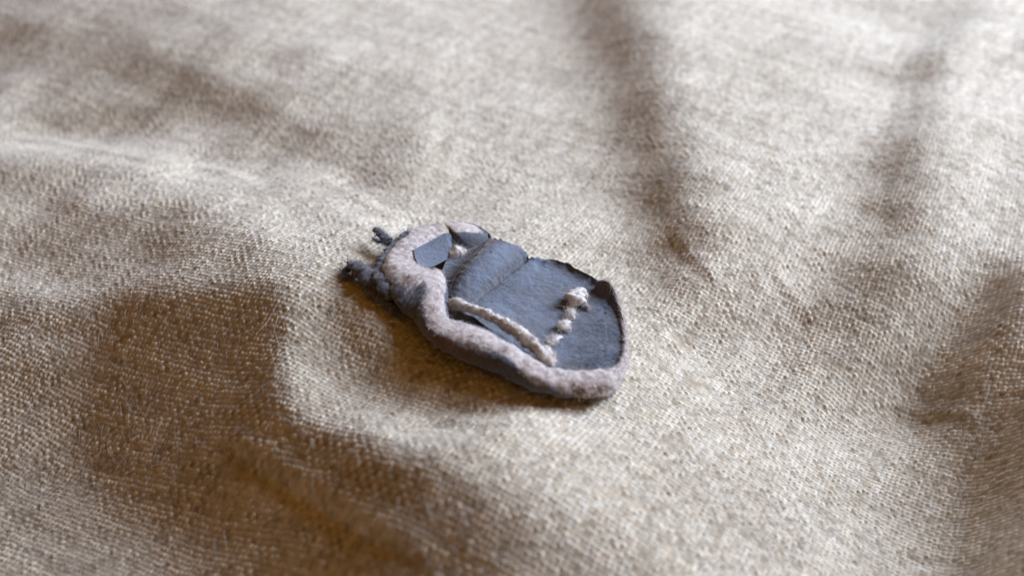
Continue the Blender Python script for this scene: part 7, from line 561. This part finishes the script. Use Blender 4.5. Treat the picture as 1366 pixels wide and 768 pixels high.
# the rolled rim: inner foot, inner face, inner lip, outer lip, outer face, tucked foot
rim_sections = [
 [(-9.46,8.11,1.29),(-9.65,8.50,2.65),(-10.29,8.85,3.76),(-11.21,11.06,3.31),(-12.20,13.13,1.46),(-12.29,13.13,-0.64)],
 [(-11.73,5.59,2.03),(-12.08,5.26,3.62),(-12.71,5.80,4.71),(-14.55,8.41,4.34),(-15.88,9.98,2.56),(-15.90,10.06,0.44)],
 [(-12.62,2.71,2.54),(-12.88,1.49,4.24),(-13.89,1.61,5.47),(-16.42,3.77,5.22),(-17.58,3.66,3.71),(-17.46,3.26,1.86)],
 [(-12.44,0.16,2.85),(-12.60,-1.01,4.52),(-13.61,-1.95,5.88),(-16.96,-2.45,6.37),(-18.33,-3.30,4.94),(-17.93,-4.32,3.38)],
 [(-11.08,-1.42,2.72),(-11.40,-1.81,4.34),(-11.89,-3.06,5.67),(-14.64,-5.37,6.77),(-16.40,-8.33,5.36),(-15.40,-5.13,2.96)],
 [(-9.81,-1.76,2.44),(-9.94,-1.97,4.19),(-10.23,-3.26,5.57),(-12.22,-6.74,6.55),(-14.42,-10.90,4.73),(-12.98,-7.84,2.36)],
 [(-9.09,-5.58,2.53),(-8.85,-5.22,3.95),(-9.38,-5.72,5.51),(-11.80,-8.80,6.24),(-13.26,-12.10,4.43),(-11.58,-9.14,1.98)],
 [(-8.77,-8.16,2.49),(-8.64,-7.78,3.76),(-9.50,-9.24,5.57),(-12.03,-11.49,5.97),(-12.29,-13.51,4.06),(-10.20,-10.63,1.64)],
 [(-8.20,-11.70,2.54),(-8.16,-11.52,3.82),(-8.91,-13.13,5.54),(-10.71,-15.56,5.79),(-10.15,-16.77,3.90),(-7.91,-12.34,1.38)],
 [(-6.19,-12.08,2.34),(-6.24,-12.39,3.90),(-6.39,-15.01,5.58),(-7.80,-18.03,5.88),(-7.32,-19.34,4.12),(-5.52,-15.05,1.63)],
 [(-3.07,-13.62,2.35),(-3.25,-13.56,3.85),(-3.44,-16.90,5.92),(-4.22,-20.06,6.27),(-3.56,-21.95,4.45),(-2.03,-18.25,2.12)],
 [(0.87,-17.48,2.86),(0.67,-17.46,4.38),(0.47,-20.36,6.16),(-0.37,-23.29,6.16),(0.65,-24.51,4.15),(2.29,-20.71,2.03)],
 [(4.47,-20.54,2.78),(4.24,-20.80,4.16),(3.89,-22.96,5.49),(3.39,-25.01,5.37),(4.05,-25.51,3.46),(5.60,-21.74,1.44)],
 [(7.92,-20.49,1.96),(7.78,-20.62,3.11),(7.66,-22.34,4.17),(7.48,-24.54,4.06),(7.70,-25.08,2.42),(9.08,-21.36,0.56)],
 [(10.87,-19.68,1.22),(11.00,-19.88,2.31),(11.27,-20.92,3.00),(11.71,-23.02,2.77),(11.63,-23.92,1.31),(12.53,-20.54,-0.34)],
 [(12.75,-17.95,0.68),(13.36,-18.16,1.65),(13.78,-18.79,1.97),(14.22,-19.61,1.54),(14.08,-19.96,0.30),(13.66,-19.90,-0.68)],
 [(14.26,-14.17,-0.07),(14.84,-13.76,0.76),(15.11,-13.96,0.94),(15.40,-14.36,0.63),(15.41,-14.93,-0.32),(15.08,-14.99,-1.34)],
 [(14.93,-7.51,-0.71),(15.01,-7.48,-0.33),(15.22,-7.29,-0.09),(15.61,-8.68,0.01),(15.67,-9.89,-0.85),(15.29,-10.42,-2.02)],
 [(14.11,-3.16,-0.90),(14.45,-2.55,-0.43),(14.77,-2.26,-0.12),(15.24,-3.31,-0.37),(15.29,-4.61,-1.22),(14.93,-4.91,-2.61)],
 [(12.52,-1.69,-1.12),(13.38,-0.25,0.61),(13.69,-0.07,1.14),(14.21,-0.54,0.69),(14.40,-0.85,-1.11),(13.97,-0.81,-2.94)],
 [(11.58,0.44,-1.17),(12.18,0.84,0.30),(12.48,0.78,0.76),(12.94,0.99,0.46),(12.73,0.13,-0.92),(12.41,0.39,-2.79)]]
G = loft(rim_sections, 560, 90)
S_, T_ = st(560, 90)
puck = .12 * vnoise(S_ * 48, T_ * 2.2, 301) * (1 - step(S_, .66, .75)) + .06 * vnoise(S_ * 130, T_ * 3, 303)      # puckers across the roll
G = G + grid_normals(G) * (puck * step(T_, .2, .4))[..., None]
lr = step(S_, .22, .40)                       # pale lip narrow at the left wall, wide on the front roll
lo = np.interp(S_, [0, .15, .22, .3, .38, .45, .55, .65, .72, .78, 1], [.75, .80, .66, .58, .60, .68, .64, .78, .90, 1.2, 1.2])
wear = step(T_, .30, .38) * (1 - step(T_, lo - .14, lo + .12)) * 1.0 + .42 * fbm(S_ * 26, T_ * 5, 95)
wear = wear - .7 * band(S_, .535, .045) * step(T_, .50, .58) - .4 * band(S_, .62, .03) * step(T_, .52, .6)
wear = np.where(S_ < .20, np.maximum(wear, .95 * step(T_, .16, .22) * (1 - step(T_, .5, .6))), wear)
wear = wear + .9 * band(S_, .80, .06) * step(T_, .12, .2) * (1 - step(T_, .38, .45)) - .9 * step(S_, .90, .95) * (1 - step(T_, .36, .42))
stain_shade = (1.0 * band(S_, .67, .05) * band(T_, .68, .16) + .8 * band(S_, .45, .06) * band(T_, .68, .14) + .45 * band(S_, .38, .05) * band(T_, .6, .2) + .10 * step(T_, .62, .8) + .4 * step(fbm(S_ * 60, T_ * 4, 195), .15, .6) * step(T_, .42, .6)
         + .95 * step(S_, .92, .96) * (1 - step(T_, .36, .42)))  # last term paints brown shade on the right end's inner face
rim, RG, RN = sheet("rolled_rim", G, np.clip(wear, -.2, 1.05), stain_shade, M_SUEDE, amp=.20, fscale=.9, seed=2)
WEAR_RIM = wear

# the blue flap folded inside the left end
flap_sections = [
 [(-13.89,1.75,5.50),(-13.65,-0.01,5.74),(-13.23,-1.46,5.77),(-12.65,-2.45,5.60)],
 [(-12.70,4.04,4.77),(-12.50,2.56,4.64),(-12.18,0.79,4.62),(-11.54,-1.16,4.50)],
 [(-11.21,5.97,4.32),(-10.97,4.94,3.72),(-10.77,3.24,3.49),(-10.45,1.15,3.43)],
 [(-9.91,7.97,3.97),(-9.57,7.10,3.24),(-9.30,5.69,2.77),(-9.62,3.19,2.58)],
 [(-9.08,8.65,3.36),(-8.87,8.05,2.43),(-8.83,6.74,1.88),(-9.37,4.20,1.84)]]
G = loft(flap_sections, 90, 60)
S_, T_ = st(90, 60)
sheet("inner_flap", G, .05 + 0 * S_, S_ * 0, M_SUEDE, amp=.05, seed=3, tone_and_light=.12)

# the short back piece behind the hole
back_sections = [
 [(-8.87,9.70,0.98),(-8.96,9.86,1.96),(-9.28,10.24,2.92),(-10.09,11.09,3.42),(-9.80,11.83,3.05),(-9.59,14.00,-0.97)],
 [(-7.91,7.99,1.11),(-7.88,8.15,2.08),(-8.21,8.77,3.14),(-8.76,11.39,3.35),(-8.36,12.35,2.83),(-8.24,14.78,-1.24)],
 [(-6.34,7.55,0.87),(-6.44,7.88,1.87),(-6.78,9.18,2.99),(-6.87,11.85,2.90),(-6.46,12.53,2.43),(-6.37,14.44,-1.28)],
 [(-4.80,8.20,0.54),(-4.91,8.63,1.33),(-5.25,9.83,2.40),(-5.20,12.09,2.19),(-4.87,12.28,1.91),(-4.74,13.85,-1.29)],
 [(-3.16,9.70,0.14),(-3.26,9.81,0.76),(-3.60,10.52,1.36),(-3.62,11.50,1.36),(-3.29,11.69,1.08),(-2.99,12.92,-1.33)]]
G = loft(back_sections, 100, 70)
S_, T_ = st(100, 70)
wear = step(T_ + .03 * fbm(S_ * 8, T_ * 4, 99), .40, .47) * (1 - .8 * step(S_, .6, .95))
sheet("back_piece", G, wear, .25 * (1 - step(T_, .2, .4)), M_SUEDE, amp=.06, seed=4)

# frayed dark ends at the left tip
FRAY_V = []
for k, (path, rad) in enumerate([
    ([(-20.53,10.08,3.31),(-19.59,8.70,3.60),(-18.67,7.20,3.71),(-17.74,5.39,3.66)], [.55, .66, .60, .50]),
    ([(-15.00,7.40,4.78),(-15.87,6.04,4.80),(-17.03,4.27,4.73),(-17.88,1.01,5.12),(-18.49,-1.33,5.28),(-18.93,-3.42,5.04)], [.20, .45, .42, .58, .70, .85]),
    ([(-23.36,-2.45,4.29),(-23.07,-1.38,4.27),(-22.39,-0.92,4.32),(-21.25,-1.72,4.27)], [.32, .50, .48, .36]),
    ([(-22.56,-0.13,4.65),(-21.36,-2.03,5.03),(-20.01,-3.85,5.23),(-18.63,-5.34,5.08),(-17.23,-6.50,4.56)], [.70, 1.05, 1.20, 1.1, .8]),
    ([(-20.48,-4.92,4.37),(-18.59,-7.16,4.56),(-16.87,-8.57,4.13),(-15.37,-10.21,3.39)], [.45, .75, .85, .6]),
    ([(-23.31,0.57,4.26),(-22.38,-0.77,4.60),(-21.31,-1.64,4.86),(-19.83,-2.73,5.03)], [.16, .30, .34, .30]),
    ([(-23.71,-3.16,4.05),(-22.79,-2.96,4.16),(-21.52,-3.03,4.35),(-19.94,-3.92,4.64)], [.14, .26, .32, .3]),
    ([(-20.43,7.18,3.59),(-19.43,6.13,3.80),(-18.41,5.87,3.99),(-17.34,6.22,4.27)], [.16, .30, .32, .22]),
    ([(-18.24,0.25,5.03),(-18.47,-2.55,5.42),(-18.59,-4.64,5.19),(-17.82,-6.66,4.68)], [.30, .50, .46, .3]),
    ([(-19.43,-2.53,5.14),(-18.31,-4.93,5.80),(-17.22,-6.91,5.66),(-16.22,-8.63,4.70)], [.55, .80, .9, .7]),
]):
    v, f = tube(path, rad, 90, 22, lump=.48, lump_scale=2.0, seed=20 + k, flat=.55)
    z0 = np.full(len(v), .05); z0 = z0 + .35 * (fbm(v[:, 0] * 2, v[:, 1] * 2, 120 + k) > .45)
    make_mesh("frayed_end", v, f, {"tone_and_light": np.full(len(v), .05), "wear": z0, "stain_shade": np.full(len(v), .25)}, M_SUEDE_DARK, root)

    FRAY_V.append(v)

# the pale cord that runs along the inside of the front roll
v, f = tube([(-8.79,-8.77,3.90),(-7.16,-8.95,4.18),(-4.29,-10.62,4.24),(-1.48,-12.95,4.50),(1.16,-16.04,4.93),(2.95,-18.44,4.97),(4.15,-20.47,4.75),(5.06,-21.78,4.16)],
            [.55, .68, .62, .66, .82, .80, .72, .6], 150, 22, lump=.32, lump_scale=1.4, seed=40, twist=.7, strands=2)
cord = make_mesh("cord", v, f, None, M_THREAD, root); CORD_V = v

# the stitched thread: a knot and the stitches below it
STITCH_V = []
def stitch(name, path, rad, seed, label=None):
    v, f = tube(path, rad, 40, 22, lump=.50, lump_scale=2.2, seed=seed, twist=1.2, strands=2, flat=.6)
    o = make_mesh(name, v, f, None, M_THREAD, root); STITCH_V.append(v)
    if label: o["label"] = label
stitch("thread_knot", [(8.59,-4.47,0.70),(8.77,-4.42,1.47),(9.30,-2.58,0.94),(9.94,-0.98,0.09)], [.9, 1.2, 1.2, .8], 50)
stitch("stitch", [(8.42,-5.86,0.75),(8.02,-7.47,1.40),(7.58,-8.18,1.19)], [.42, .62, .45], 51)
stitch("stitch", [(7.43,-9.23,1.40),(6.93,-11.11,2.31),(6.62,-11.61,1.94)], [.55, .80, .55], 52)
stitch("stitch", [(6.16,-13.14,2.20),(5.49,-14.81,2.99),(4.79,-15.65,2.93)], [.46, .58, .46], 53)
stitch("stitch", [(4.13,-17.52,4.05),(4.64,-19.81,4.67),(5.20,-20.53,3.92)], [.50, .72, .65], 54)
stitch("thread_tail", [(9.57,-3.79,0.56),(10.28,-4.35,0.34),(10.68,-4.86,0.21)], [.16, .12, .08], 55)

# the wool tuft showing in the hole
v, f = tube([(-9.52,4.89,1.60),(-8.56,5.60,1.75),(-7.62,6.51,1.49),(-6.88,7.19,1.00)], [.5, .95, .9, .4], 60, 22, lump=.5, lump_scale=2.0, seed=60)
make_mesh("wool_tuft", v, f, None, M_THREAD, root); TUFT_V = v

# fine nap standing off the worn rim, the cord and the stitches
def nap(name, P0, N0, n, mat, length, radius, lift=.5):
    i = rng.integers(0, len(P0), n); d = rng.normal(0, 1, (n, 3)); nn = N0[i]
    d = d - (d * nn).sum(1, keepdims=True) * nn * .55
    fibres(name, P0[i], d, rng.gamma(3, length / 3, n) + .1, np.full(n, radius), mat, root, lift=lift, curl=.5, up=nn)
w = (WEAR_RIM > .5).ravel()
rn = RN.reshape(-1, 3); rn = rn * np.sign(rn[:, 2:3] + 1e-6)
nap("pale_nap", RG.reshape(-1, 3)[w], rn[w], 5000, M_NAP, .38, .014)
nap("dark_nap", RG.reshape(-1, 3)[~w], rn[~w], 2500, M_NAP_DARK, .30, .012)
def from_centre(V):
    k = V.reshape(-1, 22, 3); c = k.mean(1, keepdims=True); d = (k - c).reshape(-1, 3)
    return d / np.maximum(np.linalg.norm(d, axis=1, keepdims=True), 1e-6)
fv_ = np.concatenate(FRAY_V)
nap("dark_fuzz", fv_, from_centre(fv_), 2500, M_NAP_DARK, .65, .014)
tv = np.concatenate([CORD_V, TUFT_V] + STITCH_V)
nap("thread_fuzz", tv, from_centre(tv), 6000, M_NAP, .45, .013)
